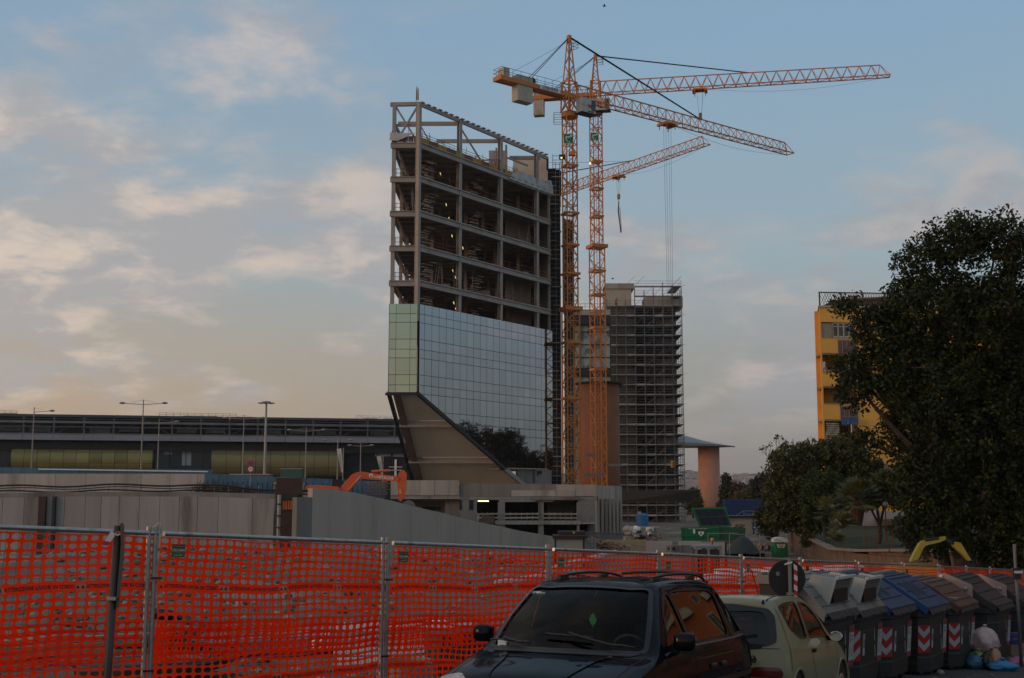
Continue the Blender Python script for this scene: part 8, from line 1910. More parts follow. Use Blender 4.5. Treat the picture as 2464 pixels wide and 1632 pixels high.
def fiat():
    T = thing('small_hatchback', 'pale green small hatchback parked nose-in beside the bins', 'car')
    def side(s, k=1.0, zl=.20, e=0.0): return [(s, .66 * k, zl), (s, .735 * k, .36), (s, .755 * k, .58), (s, .735 * k, .78 + e)]
    rows = [
        [(.12, .50, .24), (.03, .55, .36), (.02, .58, .46), (.05, .60, .54), (.09, .56, .60), (.05, .44, .64), (.01, .24, .66), (0, 0, .665)],
        side(.25, .95, .2, -.13) + [(.27, .66, .715), (.24, .52, .76), (.2, .28, .785), (.18, 0, .79)],
        side(.62, .99, .2, -.04) + [(.64, .70, .83), (.60, .58, .875), (.52, .32, .90), (.48, 0, .905)],
        side(.85, 1) + [(.9, .705, .885), (.86, .625, .925), (.70, .34, .95), (.64, 0, .955)],
        side(1.2, 1) + [(1.22, .70, .90), (1.18, .575, 1.17), (1.02, .32, 1.19), (.96, 0, 1.2)],
        side(1.55, 1) + [(1.55, .70, .905), (1.50, .515, 1.345), (1.38, .30, 1.375), (1.34, 0, 1.38)],
        side(1.9, 1) + [(1.9, .70, .91), (1.88, .505, 1.385), (1.84, .32, 1.425), (1.82, 0, 1.435)],
        side(2.35, 1) + [(2.35, .70, .92), (2.38, .505, 1.385), (2.4, .33, 1.43), (2.4, 0, 1.442)],
        side(2.75, 1) + [(2.78, .695, .94), (2.74, .50, 1.355), (2.82, .34, 1.405), (2.84, 0, 1.42)],
        [(3.05, .63, .22), (3.08, .725, .36), (3.06, .75, .58), (3.02, .725, .80), (2.99, .675, .95), (2.88, .495, 1.31), (2.93, .36, 1.375), (2.95, 0, 1.395)],
        [(3.24, .60, .22), (3.29, .68, .36), (3.28, .70, .58), (3.21, .685, .80), (3.15, .645, .95), (2.98, .48, 1.275), (2.99, .36, 1.335), (3.0, 0, 1.355)]]
    def rs(l, z): return 3.30 - .05 * max(0, (.55 - z)) - .42 * max(0, z - .62) ** 1.25 - .10 * (l / .7) ** 2 - (.02 if z < .5 else 0)
    last = [(rs(l, z), l, z) for s, l, z in rows[-1]]; rows[-1] = last
    S = Skin(rows); f = lambda t, v: (S.P(t, v), S.N(t, v)); P_ = paint('pistachio_paint', (.245, .215, .125), .0, .5, .5)
    ws = rounded([(3.06, 5.15), (4, 5.15), (4.9, 5.25), (4.98, 7), (4.9, 8.75), (4, 8.85), (3.06, 8.85), (3.0, 7)])
    g1 = rounded([(3.7, 4.12), (5.9, 4.10), (6.38, 4.10), (6.15, 4.92), (5.2, 4.86), (4.4, 4.66)]); g2 = rounded([(6.62, 4.10), (7.3, 4.10), (8.05, 4.38), (8.35, 4.90), (6.40, 4.92)])
    make_body(T, S, [g1, g2, ws], [(.62, .33, .30), (2.80, .33, .30)], P_, 110, 112, rear=True)
    # rear face: rings from the last row to the centre, with the window left open
    ring = [S.P(S.nr, 14 * j / 112) for j in range(113)]; cz = .75
    rw = chaikin(dense([(-.44, .90), (.44, .90), (.54, .95), (.49, 1.21), (.41, 1.285), (0, 1.30), (-.41, 1.285), (-.49, 1.21), (-.54, .95)], 2), 2)
    vs = []; fs = []; nr = 22
    for k in range(nr + 1):
        q = 1 - k / nr
        for p in ring: l, z = p.y * q, cz + (p.z - cz) * q; vs.append((rs(l, z) if k else p.x, l, z))
    for k in range(nr):
        for j in range(112):
            a = k * 113 + j; c = ((vs[a][1] + vs[a + 114][1]) / 2, (vs[a][2] + vs[a + 114][2]) / 2)
            if not inpoly(c, rw): fs.append((a, a + 1, a + 114, a + 113))
    MB().add(vs, fs).bd('tailgate', P_, T, sm=1)
    fr = lambda l, z: (V((rs(l, z), l, z)), V((.93, .25 * l, .32)).normalized())
    gl = car_glass('hatch_glass', (.45, .46, .44), 1.5); gs = car_glass('hatch_side_glass', (.22, .23, .22), 1.6); rub = mat('window_rubber', (.008, .008, .009), .4); blk = mat('black_trim', (.012, .012, .012), .6, spec=.2)
    patch(fr, rw, -.01).bd('rear_window', gl, T, sm=1); gasket(fr, rw, .05, .045, .005).bd('rear_window_seal', rub, T, sm=1)
    sk = chaikin(dense([(-.40, .845), (.40, .845), (.46, .905), (-.46, .905)], 2), 1); patch(fr, sk, .008).bd('rear_window_skirt', blk, T, sm=1)
    MB().tube([fr(0, .96)[0] + V((.03, 0, 0)), fr(-.20, .99)[0] + V((.03, 0, 0)), fr(-.36, 1.02)[0] + V((.03, 0, 0))], .012, 6).bd('rear_wiper', M_BLACK, T)
    patch(f, ws, -.01).bd('windscreen', gl, T, sm=1); gasket(f, ws, .03, .025, .004).bd('windscreen_seal', rub, T, sm=1)
    for g in (g1, g2):
        for mir in (0, 1): q = [(a, 14 - b) for a, b in g] if mir else g; patch(f, q, -.007).bd('side_window', gs, T, sm=1); gasket(f, q, .022, .016, .004).bd('window_seal', rub, T, sm=1)
    line = mat('shut_line', (.003, .003, .003), .6)
    for sg in (0, 1):
        mv = lambda pts: [(a, 14 - b) for a, b in pts] if sg else pts
        for pts in (line2((3.15, 3.9), (3.2, .6)), line2((6.50, 5.0), (6.55, 2.6)) + line2((6.5, 2.4), (6.1, .7)), line2((3.3, .4), (6.0, .4), 20), line2((9.05, 5.0), (9.15, 2.2), 12)): ribbon(f, mv(pts), .009, .003).bd('panel_gap', line, T)
        ribbon(f, mv(line2((3.4, 1.15), (6.2, 1.15), 24)), .05, .010).bd('side_moulding', P_, T, sm=1)
        ribbon(f, mv(line2((5.2, 5.75), (8.7, 5.75), 26)), .022, .004).bd('roof_channel', blk, T)
        v = -1 if sg else 1
        bevelled('door_handle', blk, T, [((2.05, v * .745, .80), (.12, .03, .045))], .012); c = V((1.28, v * .84, .94)); o = MB().lathe([(.02, -.07), (.06, -.06), (.075, 0), (.05, .05), (.02, .06)], (0, 0, 0), 14, 'x').xf(Matrix.Translation(c) @ Matrix.Diagonal((.8, 1.25, .9, 1))).bd('mirror_housing', blk, T, sm=1); MB().lathe([(.066, 0), (.062, .008)], (0, 0, 0), 18, 'x').xf(Matrix.Translation(c + V((.052, 0, 0))) @ Matrix.Diagonal((1, 1.3, .95, 1))).bd('mirror_glass', mat('mirror', (.6, .6, .6), .02, metal=1, var=0), o); MB().beam(c + V((.0, -v * .06, -.03)), (1.22, v * .70, .91), .05, .05).bd('mirror_arm', blk, o)
        q = chaikin(dense([(v * .29, .545), (v * .66, .535), (v * .675, .60), (v * .64, .655), (v * .36, .655), (v * .28, .60)], 2), 2); patch(fr, q, .012).bd('tail_light', mat('tail_red', (.10, .006, .006), .2), T, sm=1)
        q = rounded([(.3, 4.1), (1.0, 4.0), (1.1, 5.0), (.3, 5.3)]); q = [(a, 14 - b) for a, b in q] if sg else q; patch(f, q, .01).bd('headlight', mat('headlight_glass', (.42, .38, .38), .12, metal=.4, var=.4, scale=14), T, sm=1)
        arch_ring(T, .62, .30, .33, v * .745, P_); arch_ring(T, 2.80, .30, .33, v * .745, P_); wheel(T, .62, v * .65, .275, .16); wheel(T, 2.80, v * .65, .275, .16)
        # fuel flap / quarter
    ribbon(fr, [(-.62 + 1.24 * i / 20, .86 - .0 * i) for i in range(21)], .008, .003).bd('panel_gap', line, T); ribbon(fr, [(-.66 + 1.32 * i / 20, .50) for i in range(21)], .010, .003).bd('panel_gap', line, T)
    bevelled('rear_bumper', P_, T, [((3.27, 0, .42), (.16, 1.36, .17))], .06, 3); bevelled('bumper_strip', blk, T, [((3.352, 0, .40), (.02, 1.2, .03))], .008)
    c, n = fr(-.30, .735); o = put('lettering', text_mesh('600', .11, blk, .004), T); o.matrix_local = Matrix.Translation(c + n * .012) @ Matrix(((0, .0, 1, 0), (1, 0, 0, 0), (0, 1, 0, 0), (0, 0, 0, 1))) @ Matrix.Rotation(-.25, 4, 'X')
    P0, N0 = f(6.0, 7); MB().tube([P0, P0 + V((.35, 0, .34))], .006, 5).bd('aerial', M_BLACK, T); P0, N0 = f(9.4, 8.1); MB().lathe([(.02, 0), (.015, .03), (.004, .05)], P0, 8).bd('washer_jet', blk, T)
    fab = mat('hatch_fabric', (.16, .16, .165), .9); bevelled('dashboard', mat('dash_grey', (.045, .048, .05), .7), T, [((1.2, 0, .85), (.4, 1.2, .2))], .07); MB().box((2.1, 0, .38), (2.2, 1.3, .05)).bd('cabin_floor', M_BLACK, T); steering(T, 1.5, .33, .93, .17)
    for s, ls in ((1.75, (-.33, .33)), (2.5, (-.3, .3))):
        for l in ls: seat(T, s, l, fab, .42, .52)
    # red lettered ribbon hanging inside the rear window
    MB().box((2.86, -.13, 1.16), (.01, .20, .22)).bd('red_pennant', mat('pennant_red', (.45, .05, .045), .7), T)
    o = put('lettering', text_mesh('PANINI', .045, M_WHITE, .002), T); o.matrix_local = Matrix.Translation((2.868, -.13, 1.17)) @ Matrix(((0, 0, 1, 0), (1, 0, 0, 0), (0, 1, 0, 0), (0, 0, 0, 1)))
    MB().box((3.325, .0, .33), (.01, .45, .1)).bd('number_plate', M_WHITE, T)
    place_car(T, 4.15, 17.95, 27.8, 1.05, .03); return T
van(); fiat()
# ------------------------------------------------------------------ bins, signs, rubbish
M_BIN = mat('bin_body', (.026, .026, .025), .55, var=.3, scale=3, bump=.12, bscale=30, col2=(.05, .043, .036), thr=(.55, .75), scale2=1.2)
M_STK = mat('sticker_paper', (.40, .36, .33), .7, var=.08); M_STKR = mat('sticker_maroon', (.20, .035, .05), .7); M_REFR = mat('reflector_red', (.36, .015, .012), .5); M_REFW = mat('reflector_white', (.36, .36, .36), .5)
def make_bin(kind, label, px, D, seed):
    """wheeled street container; local +x along the row (right), -y faces the street; origin at front right bottom"""
    W_, Dp, H = 1.36, 1.06, 1.22; tr = random.Random(seed)
    p = at(px, 1500, D); T = thing('street_bin', label, 'bin', (p.x, p.y, street_z(p.x, p.y)), 0, 'street waste bins in a row')
    tx, ty = .58, .815; T.rotation_euler = (0, 0, math.atan2(ty, tx))
    X0, X1, Y0, Y1 = -W_, 0, 0, Dp          # front at y=0 faces local -y (street)
    def sec(z):                              # tapered plan with chamfered corners
        k = .86 + .14 * min(1, (z - .12) / 1.0); c = .16; w, d = W_ / 2 * k, Dp / 2 * k; cx, cy = -W_ / 2, Dp / 2
        return [(cx - w + c, cy - d), (cx + w - c, cy - d), (cx + w, cy - d + c), (cx + w, cy + d - c), (cx + w - c, cy + d), (cx - w + c, cy + d), (cx - w, cy + d - c), (cx - w, cy - d + c)]
    zs_ = [.12, .14, .38, .40, .66, .68, .92, .95, 1.10, 1.12, 1.22]; vs = []; fs = []
    for i, z in enumerate(zs_):
        gx = 1.0 + (.012 if i % 4 in (1, 2) else 0) + (.03 if z > 1.1 else 0); cx, cy = -W_ / 2, Dp / 2
        vs += [(cx + (a - cx) * gx, cy + (b - cy) * gx, z) for a, b in sec(z)]
    for i in range(len(zs_) - 1):
        for k in range(8): fs.append((i * 8 + k, i * 8 + (k + 1) % 8, (i + 1) * 8 + (k + 1) % 8, (i + 1) * 8 + k))
    fs.append(tuple(range(7, -1, -1))); fs.append(tuple((len(zs_) - 1) * 8 + k for k in range(8)))
    MB().add(vs, fs).bd('body', M_BIN, T)
    for x in (X0 + .22, X1 - .22):
        for y in (Y0 + .2, Y1 - .2): MB().lathe([(.09, -.035), (.10, -.02), (.10, .02), (.09, .035)], (x, y, .10), 14, 'y').bd('castor', M_BLACK, T)
    for z in (.50, .78): MB().box((X0 + .06, Dp / 2, z), (.03, Dp * .6, .03)).bd('side_rib', M_BIN, T)
    for k in range(6): MB().box((X0 + .045 + .012 * k * .3, Dp / 2, .28 + .13 * k), (.03, Dp * .62, .022)).bd('side_rib', M_BIN, T)
    # lid: side profile runs from the low front to the high back
    lid_c = {'white': (.165, .148, .13), 'blue': (.011, .036, .09), 'brown': (.088, .042, .024), 'grey': (.026, .024, .022)}[kind]
    lm = mat('lid_' + kind, lid_c, .5, var=.15, scale=3, col2=tuple(c * .45 + .01 for c in lid_c), thr=(.5, .68), scale2=1.6)
    if kind == 'white': prof = [(-.02, 1.24), (.10, 1.36), (.30, 1.58), (.52, 1.70), (.80, 1.76), (1.06, 1.76)]
    elif kind == 'blue': prof = [(-.04, 1.26), (.25, 1.44), (.52, 1.62), (.70, 1.74), (.82, 1.78), (1.06, 1.76)]
    elif kind == 'brown': prof = [(-.06, 1.25), (.14, 1.38), (.40, 1.58), (.60, 1.68), (.84, 1.72), (1.06, 1.70)]
    else: prof = [(-.04, 1.25), (.20, 1.38), (.50, 1.62), (.66, 1.76), (.84, 1.82), (1.06, 1.80)]
    if kind == 'white' or kind == 'blue' or kind == 'brown' or kind == 'grey':
        ins = .05; sp = [(a, z - .05) for a, z in prof] + [(1.02, 1.2), (0, 1.2)]
        MB().prism([(X0 + ins, y, z) for y, z in sp], (W_ - 2 * ins, 0, 0)).bd('cheek', M_BIN, T)
        th = .035; n = len(prof)
        up = [(X0 + .0, y, z + th) for y, z in prof]; lo = [(X0 + .0, y, z - .02) for y, z in prof]
        o = MB().prism(up + lo[::-1], (W_, 0, 0)).bd('lid', lm, T)
        # turned-down side flange
        for x in (X0 - .012, X1 - .02): MB().prism([(x, y, z + th + .004) for y, z in prof] + [(x, y + .03, z - .09) for y, z in prof[::-1]], (.032, 0, 0)).bd('lid_flange', mat('lid_edge_' + kind, tuple(min(.8, c * (2.0 if kind == 'blue' else 1.25)) for c in lid_c), .55), o)
        # cross ribs
        for k in range(1, 7):
            t = k / 7 * (n - 1); i = int(t); f_ = t - i; y, z = prof[i][0] + (prof[i + 1][0] - prof[i][0]) * f_, prof[i][1] + (prof[i + 1][1] - prof[i][1]) * f_
            MB().box((X0 + W_ / 2, y, z + th + .008), (W_ * .84, .02, .018)).bd('lid_rib', lm, o)
        fl = MB(); m_ = 16
        vs = []; fs = []
        for i in range(m_ + 1):
            x = X0 + .06 + (W_ - .12) * i / m_; vs += [(x, -.03, 1.27), (x, -.09 - .02 * math.sin(i * 2.0), 1.19 - .02 * tr.random())]
        for i in range(m_): fs.append((2 * i, 2 * i + 1, 2 * i + 3, 2 * i + 2))
        MB().add(vs, fs).bd('rubber_flap', M_BIN, T)
    if kind == 'white':
        q = MB().prism([(-.95, .10, 1.36), (-.95, -.02, 1.74), (-.95, .30, 1.78), (-.95, .42, 1.62)], (.72, 0, 0)).bd('intake_box', lm, T)
        MB().box((-.59, .035, 1.55), (.60, .02, .30)).bd('intake_mouth', M_BLACK, q); MB().prism([(-.98, .08, 1.34), (-.98, -.06, 1.76), (-.98, .32, 1.81), (-.98, .45, 1.62)], (.025, 0, 0)).bd('intake_cheek', mat('cheek_pale', (.46, .44, .40), .5), q); MB().prism([(-.225, .08, 1.34), (-.225, -.06, 1.76), (-.225, .32, 1.81), (-.225, .45, 1.62)], (.025, 0, 0)).bd('intake_cheek', MATS['cheek_pale'], q); MB().beam((-.98, -.06, 1.77), (-.20, -.06, 1.77), .05, .04).bd('intake_lip', MATS['cheek_pale'], q)
        for x in (X0 + .3, X1 - .3): MB().box((x, 1.04, 1.80), (.10, .12, .10)).bd('hinge', M_GALV, T)
        MB().box((X0 + W_ / 2, 1.05, 1.81), (W_ * .9, .08, .05)).bd('hinge_bar', mat('hinge_grey', (.2, .185, .165), .7), T)
    if kind == 'blue':
        for x in (-.98, -.62): 
            o = MB().lathe([(.17, 0), (.18, .03), (.15, .05)], (0, 0, 0), 18).xf(Matrix.Translation((x, .40, 1.545)) @ Matrix.Rotation(.60, 4, 'X') @ Matrix.Diagonal((.72, 1.55, 1, 1))).bd('slot_rim', lm, T); MB().lathe([(.13, .045), (.13, .056)], (0, 0, 0), 18).xf(Matrix.Translation((x, .40, 1.545)) @ Matrix.Rotation(.60, 4, 'X') @ Matrix.Diagonal((.62, 1.5, 1, 1))).bd('slot_hole', M_BLACK, o)
        MB().box((X0 - .03, .92, 1.60), (.04, .26, .52)).bd('lift_plate', M_GALV, T); MB().box((X0 + W_ / 2, 1.04, 1.83), (W_, .14, .06)).bd('hinge_bar', MATS['hinge_grey'] if 'hinge_grey' in MATS else M_GALV, T)
        for y, z in ((.80, 1.74), (1.08, 1.76), (.95, 1.55)): MB().lathe([(.035, 0), (.035, -.02)], (X0 - .05, y, z), 12, 'x').bd('pivot', M_BLACK if z < 1.6 else M_GALV, T)
    if kind == 'brown':
        MB().box((X0 + .16, .18, 1.44), (.05, .34, .012), .0).xf(Matrix.Identity(4)).bd('lid_label', M_STK, T); MB().box((X0 + W_ / 2, 1.05, 1.75), (W_ * .95, .1, .06)).bd('hinge_bar', mat('hinge_grey', (.2, .185, .165), .7), T)
        for x in (X0 + .15,): MB().box((x, 1.04, 1.80), (.12, .12, .12)).bd('hinge', M_GALV, T)
    if kind == 'grey':
        pm = mat('pink_plate', (.36, .25, .23), .6, var=.12)
        o = MB().prism([(X0 - .04, .42, 1.30), (X0 - .04, .42, 1.68), (X0 - .04, .95, 1.90), (X0 - .04, 1.12, 1.90), (X0 - .04, 1.12, 1.76)], (.02, 0, 0)).bd('lift_plate', pm, T)
        for y, z, r in ((1.03, 1.83, .04), (.56, 1.60, .045), (.66, 1.58, .03)): MB().lathe([(r, 0), (r, -.03), (r * .4, -.035)], (X0 - .04, y, z), 12, 'x').bd('pivot', M_GALV if r > .035 else M_BLACK, o)
    # reflective chevrons on the chamfered front left corner, stickers on the front
    def place(o, x, y, z, rz): o.location = (x, y, z); o.rotation_euler = (R(4.5), 0, rz); return o
    if kind != 'grey':
        cm = thing_mesh_chevron(); fx, fy, rz = X0 + .108, .098, -math.pi / 4
        base = put('chevron_board', cm[0], T); place(base, fx, fy, .72, rz); put('chevron_stripes', cm[1], base)
        st = MB().box((0, 0, 0), (.085, .006, .34)).bd('small_notice', M_STK, T); place(st, X0 + .36, .018, .72, 0); MB().box((0, -.005, .02), (.05, .004, .14)).bd('notice_print', mat('notice_blue', (.12, .10, .18), .7), st); o = put('lettering', text_mesh('A', .06, M_REFR, .002), st, (0, -.006, .13), (math.pi / 2, 0, 0))
    a = MB().box((0, 0, 0), (.20, .006, .62)).bd('info_sticker', M_STK, T); place(a, X1 - .24, .018, .70, 0); MB().box((0, -.005, .26), (.20, .004, .11)).bd('sticker_band', M_STKR, a); MB().box((0, -.005, -.27), (.20, .004, .09)).bd('sticker_band', M_STKR, a)
    mb = MB(); mb.box((-.05, -.006, .12), (.02, .003, .12)).box((.03, -.006, .15), (.07, .003, .02)).box((.03, -.006, .09), (.06, .003, .02))
    for k in range(5): mb.box((.0, -.006, -.02 - k * .035), (.15, .003, .008))
    stuff(mb.bd('sticker_print', mat('print_mauve', (.20, .15, .17), .7), a))
    for dz in (-.12, .14): MB().box((X1 - .50, .012, .70 + dz), (.012, .008, .2)).bd('white_stripe', M_REFW, T)
CHEV = []
def thing_mesh_chevron():
    if CHEV: return CHEV[0]
    b = MB().box((0, 0, 0), (.235, .008, .50)).mesh('chevron_board', M_REFR); mb = MB()
    for k in range(2):
        z = .10 - k * .235
        for s in (-1, 1): mb.prism([(0, -.006, z - .085), (s * .112, -.006, z + .03), (s * .112, -.006, z + .14), (0, -.006, z + .025)], (0, -.002, 0))
    CHEV.append((b, mb.mesh('chevron_stripes', M_REFW))); return CHEV[0]
def street():
    B = [('white', 'dark bin with white hood, half hidden behind the black sign back', 2062, 19.4), ('white', 'dark bin with white hood and open intake box, second in the row', 2129, 20.7), ('blue', 'dark bin with blue slotted lid, nearer of the two blue ones', 2199, 22.0), ('blue', 'dark bin with blue slotted lid, farther of the two blue ones', 2283, 23.3), ('brown', 'dark bin with brown ribbed lid', 2350, 24.7), ('grey', 'all-grey bin with a pink lift plate beside the rubbish bags', 2436, 26.2), ('grey', 'all-grey bin with pink lift plate cut by the right edge', 2510, 27.9)]
    for i, (k, lab, px, D) in enumerate(B): make_bin(k, lab, px, D, 100 + i)
    # round sign seen from behind
    c = at(1897, 1392, 18.35); T = thing('round_sign', 'black back of a round road sign on a grey post', 'road sign', (4.2, 18.4, street_z(4.2, 18.4))); r = 43.5 / FPX * 18.35
    MB().lathe([(r, -.012), (r, .012)], (c.x - .02, c.y, c.z), 40, 'y').bd('sign_disc', mat('sign_back', (.008, .008, .008), .55, var=.2), T, w=1)
    px = at(1901, 1392, 18.3).x; MB().tube([(px, 18.30, street_z(4.2, 18.4)), (px, 18.30, c.z + .30)], .03, 12).bd('post', mat('post_grey', (.17, .155, .14), .55, metal=.3), T, sm=1, w=1)
    MB().box((c.x - .16, c.y - .018, c.z + .07), (.05, .004, .06)).bd('maker_label', mat('label_dull', (.16, .16, .15), .6), T, w=1); MB().box((px, 18.30, c.z - .22), (.12, .08, .035)).bd('clamp', M_GALV, T, w=1)
    tp = thing('barrier_tape', 'red and white barrier tape tied down the sign post', 'tape', (px + .06, 18.24, c.z - .3)); n = 9
    for i in range(n):
        z0, z1 = c.z + .22 - i * .075, c.z + .22 - (i + 1) * .075; x0, x1 = px + .045 + .004 * math.sin(i), px + .045 + .004 * math.sin(i + 1)
        MB().prism([(x0 - .0, 18.24, z0), (x0 + .05, 18.235, z0 - .03), (x1 + .05, 18.235, z1 - .03), (x1, 18.24, z1)], (0, .004, 0)).bd('strip', M_REFR if i % 2 else mat('tape_white', (.55, .52, .5), .6), tp, w=1)
    MB().prism([(px - .10, 18.24, c.z + .20), (px + .02, 18.23, c.z + .23), (px + .03, 18.23, c.z + .26), (px - .07, 18.24, c.z + .235)], (0, .004, 0)).bd('knot', MATS['tape_white'], tp, w=1)
    # sign post at the right edge
    p = at(2456, 1560, 25.0); zb = street_z(p.x, p.y); T = thing('edge_sign_post', 'grey sign post with a dark disc edge at the right border', 'road sign', (p.x, p.y, zb)); MB().tube([(p.x, 25, zb), (p.x - .02, 25, at(0, 1310, 25).z)], .032, 12).bd('post', MATS['post_grey'], T, sm=1, w=1); q = at(2464, 1340, 24.95); MB().lathe([(.30, -.012), (.30, .012)], (0, 0, 0), 32, 'y').xf(Matrix.Translation(q + V((.10, .02, .0))) @ Matrix.Rotation(.9, 4, 'Z')).bd('sign_disc', MATS['sign_back'], T, w=1); MB().box((p.x - .02, 24.95, at(0, 1380, 25).z), (.14, .1, .22)).bd('clamp', M_DARK, T, w=1); MB().box((p.x - .01, 24.9, at(0, 1376, 25).z), (.16, .05, .05)).bd('tape_knot', MATS['tape_white'], T, w=1)
    # leaning pole at the left with a sign seen edge-on and tape
    D = 9.8; a, b = at(255, 1680, D), at(284, 1265, D); g0 = V((a.x - .02, D, street_z(a.x, D))); T = thing('leaning_sign_pole', 'dark leaning sign pole with its sign seen edge-on at the left', 'road sign', g0); pm = mat('pole_dark', (.05, .045, .038), .5, metal=.3, var=.3)
    MB().tube([g0, a, b], .031, 14).bd('pole', pm, T, sm=1, w=1)
    pts = [at(289, 1260, D - .05), at(295, 1258, D - .05), at(299, 1265, D - .05), at(298, 1330, D - .05), at(287, 1460, D - .05), at(279, 1466, D - .05), at(283, 1400, D - .05), at(291, 1320, D - .05)]; MB().prism(pts, (-.166, .5, .0)).bd('sign_edge', mat('sign_edge_brown', (.075, .06, .05), .6), T, w=1)
    MB().box(at(271, 1440, D - .03), (.075, .075, .025)).bd('clamp', M_GALV, T, w=1)
    tp = thing('tape_ribbon', 'red and white tape ribbon tied round the top of the leaning pole', 'tape', at(262, 1295, D - .08))
    for pts, m_ in (([(294, 1276), (278, 1281), (274, 1286), (282, 1290), (296, 1284)], MATS['tape_white']), ([(274, 1283), (268, 1276), (258, 1293), (253, 1302), (266, 1304), (276, 1290)], MATS['tape_white']), ([(253, 1302), (245, 1308), (249, 1312), (259, 1313), (266, 1304)], mat('tape_crimson', (.34, .01, .04), .6)), ([(278, 1282), (292, 1277), (295, 1279), (280, 1286)], M_REFR)): MB().prism([at(x, y, D - .045 - .004 * (m_ is M_REFR)) for x, y in pts], (0, .004, .0)).bd('strip', m_, tp, w=1)
    # rubbish bags: crumpled sacks with a knotted neck
    def sack(lab, px, py, D, sx, sz, col, seed):
        p = at(px, py, D); g = street_z(p.x, p.y); T = thing('rubbish_bag', lab, 'bag', (p.x, p.y, g), group='rubbish bags by the bins'); tr = random.Random(seed); vs = []; fs = []; n, m_ = 22, 13
        ph = [tr.uniform(0, 6) for _ in range(8)]
        for j in range(m_):
            v = j / (m_ - 1); z = sz * (v ** .9); rr = (math.sin(math.pi * min(1, v * .86 + .14)) ** .55) * (1 - .18 * v) if v < .99 else .1
            for k in range(n):
                a = 2 * math.pi * k / n; w = 1 + .10 * math.sin(3 * a + ph[0] + 2 * v) + .09 * math.sin(5 * a + ph[1] + 7 * v) + .06 * math.sin(9 * a + ph[2] - 11 * v) + tr.uniform(-.07, .07); vs.append((sx * rr * w * math.cos(a), sx * .8 * rr * w * math.sin(a), z + tr.uniform(-.01, .01)))
        for j in range(m_ - 1):
            for k in range(n): fs.append((j * n + k, j * n + (k + 1) % n, (j + 1) * n + (k + 1) % n, (j + 1) * n + k))
        fs.append(tuple(range(n - 1, -1, -1))); fs.append(tuple((m_ - 1) * n + k for k in range(n))); o = MB().add(vs, fs).bd('sack', mat('bag_%d' % seed, col, .35, var=.15, scale=5, bump=.25, bscale=18), T, sm=1); MB().lathe([(.035, -.03), (.02, .005), (.045, .04), (.02, .055)], (.02, 0, sz - .01), 7).bd('knot', MATS['bag_%d' % seed], T, sm=0); return T
    t = sack('big pinkish white rubbish bag standing on the other bags', 2370, 1560, 24.6, .30, .50, (.50, .36, .34), 201); t.location.z += .30
    sack('lime green rubbish bag under the pinkish one', 2352, 1575, 24.3, .24, .34, (.17, .26, .02), 202); sack('teal blue rubbish bag left of the heap', 2345, 1582, 24.2, .22, .28, (.02, .11, .17), 203); sack('bright blue rubbish bag lying in front of the heap', 2410, 1582, 23.9, .30, .20, (.015, .17, .34), 204); sack('black rubbish bag in the middle of the heap', 2385, 1578, 24.2, .26, .36, (.015, .015, .014), 205); sack('small orange and white bag on the black one', 2394, 1560, 24.0, .13, .42, (.42, .22, .15), 206); sack('grey rubbish bag by the right bin', 2440, 1562, 26.4, .24, .32, (.14, .135, .12), 207); sack('pink rubbish bag lying at the right edge', 2452, 1574, 25.2, .28, .20, (.42, .12, .25), 208); sack('small grey crumpled bag before the last bin', 2437, 1572, 25.6, .22, .16, (.12, .11, .09), 209); sack('magenta rubbish bag behind the right post', 2464, 1545, 26.8, .2, .38, (.36, .05, .2), 210)
    p = at(2440, 1528, 26.3); T = thing('blue_carton', 'blue cardboard carton standing among the bags', 'carton', (p.x, p.y, street_z(p.x, p.y))); bevelled('carton', mat('carton_blue', (.03, .035, .16), .7), T, [((0, 0, .50), (.24, .2, .24))], .008); MB().box((0, 0, .19), (.25, .22, .38)).bd('carton_base', mat('carton_brown', (.2, .15, .1), .8), T); MB().box((-.02, -.102, .5), (.09, .004, .015)).bd('print', MATS['beacon_orange'], T); MB().box((-.16, 0, .52), (.06, .16, .2)).bd('flap', M_STK, T)
    # litter on the asphalt
    mb = MB()
    for i in range(70):
        px, py = U(2080, 2464), U(1592, 1660); 
        lo, hi = 8., 40.
        for _ in range(30):
            m = (lo + hi) / 2; w = at(px, py, m)
            if w.z > street_z(w.x, w.y): lo = m
            else: hi = m
        w = at(px, py, lo); s = U(.008, .03); a = U(0, 3); z = street_z(w.x, w.y) + .006; mb.add([(w.x + s * math.cos(a), w.y + s * math.sin(a), z), (w.x - s * math.sin(a), w.y + s * math.cos(a), z + .01), (w.x - s * math.cos(a), w.y - s * math.sin(a), z), (w.x + s * .6 * math.sin(a), w.y - s * .6 * math.cos(a), z + .004)], [(0, 1, 2, 3)])
    tag(mb.bd('litter', mat('litter_paper', (.40, .37, .33), .8)), 'scraps of paper litter scattered on the asphalt', 'litter', kind='stuff')
    for lab, px, py, r in (('round loaf-like stone under the bins', 2262, 1598, .07),):
        w = at(px, py, 22.6); T = thing('street_stone', lab, 'stone', (w.x, w.y, street_z(w.x, w.y))); MB().lathe([(r * .7, 0), (r * 1.1, r * .5), (r * .8, r * 1.1), (r * .2, r * 1.35)], (0, 0, 0), 12).bd('stone', mat('pale_stone', (.26, .21, .16), .9), T, sm=1)
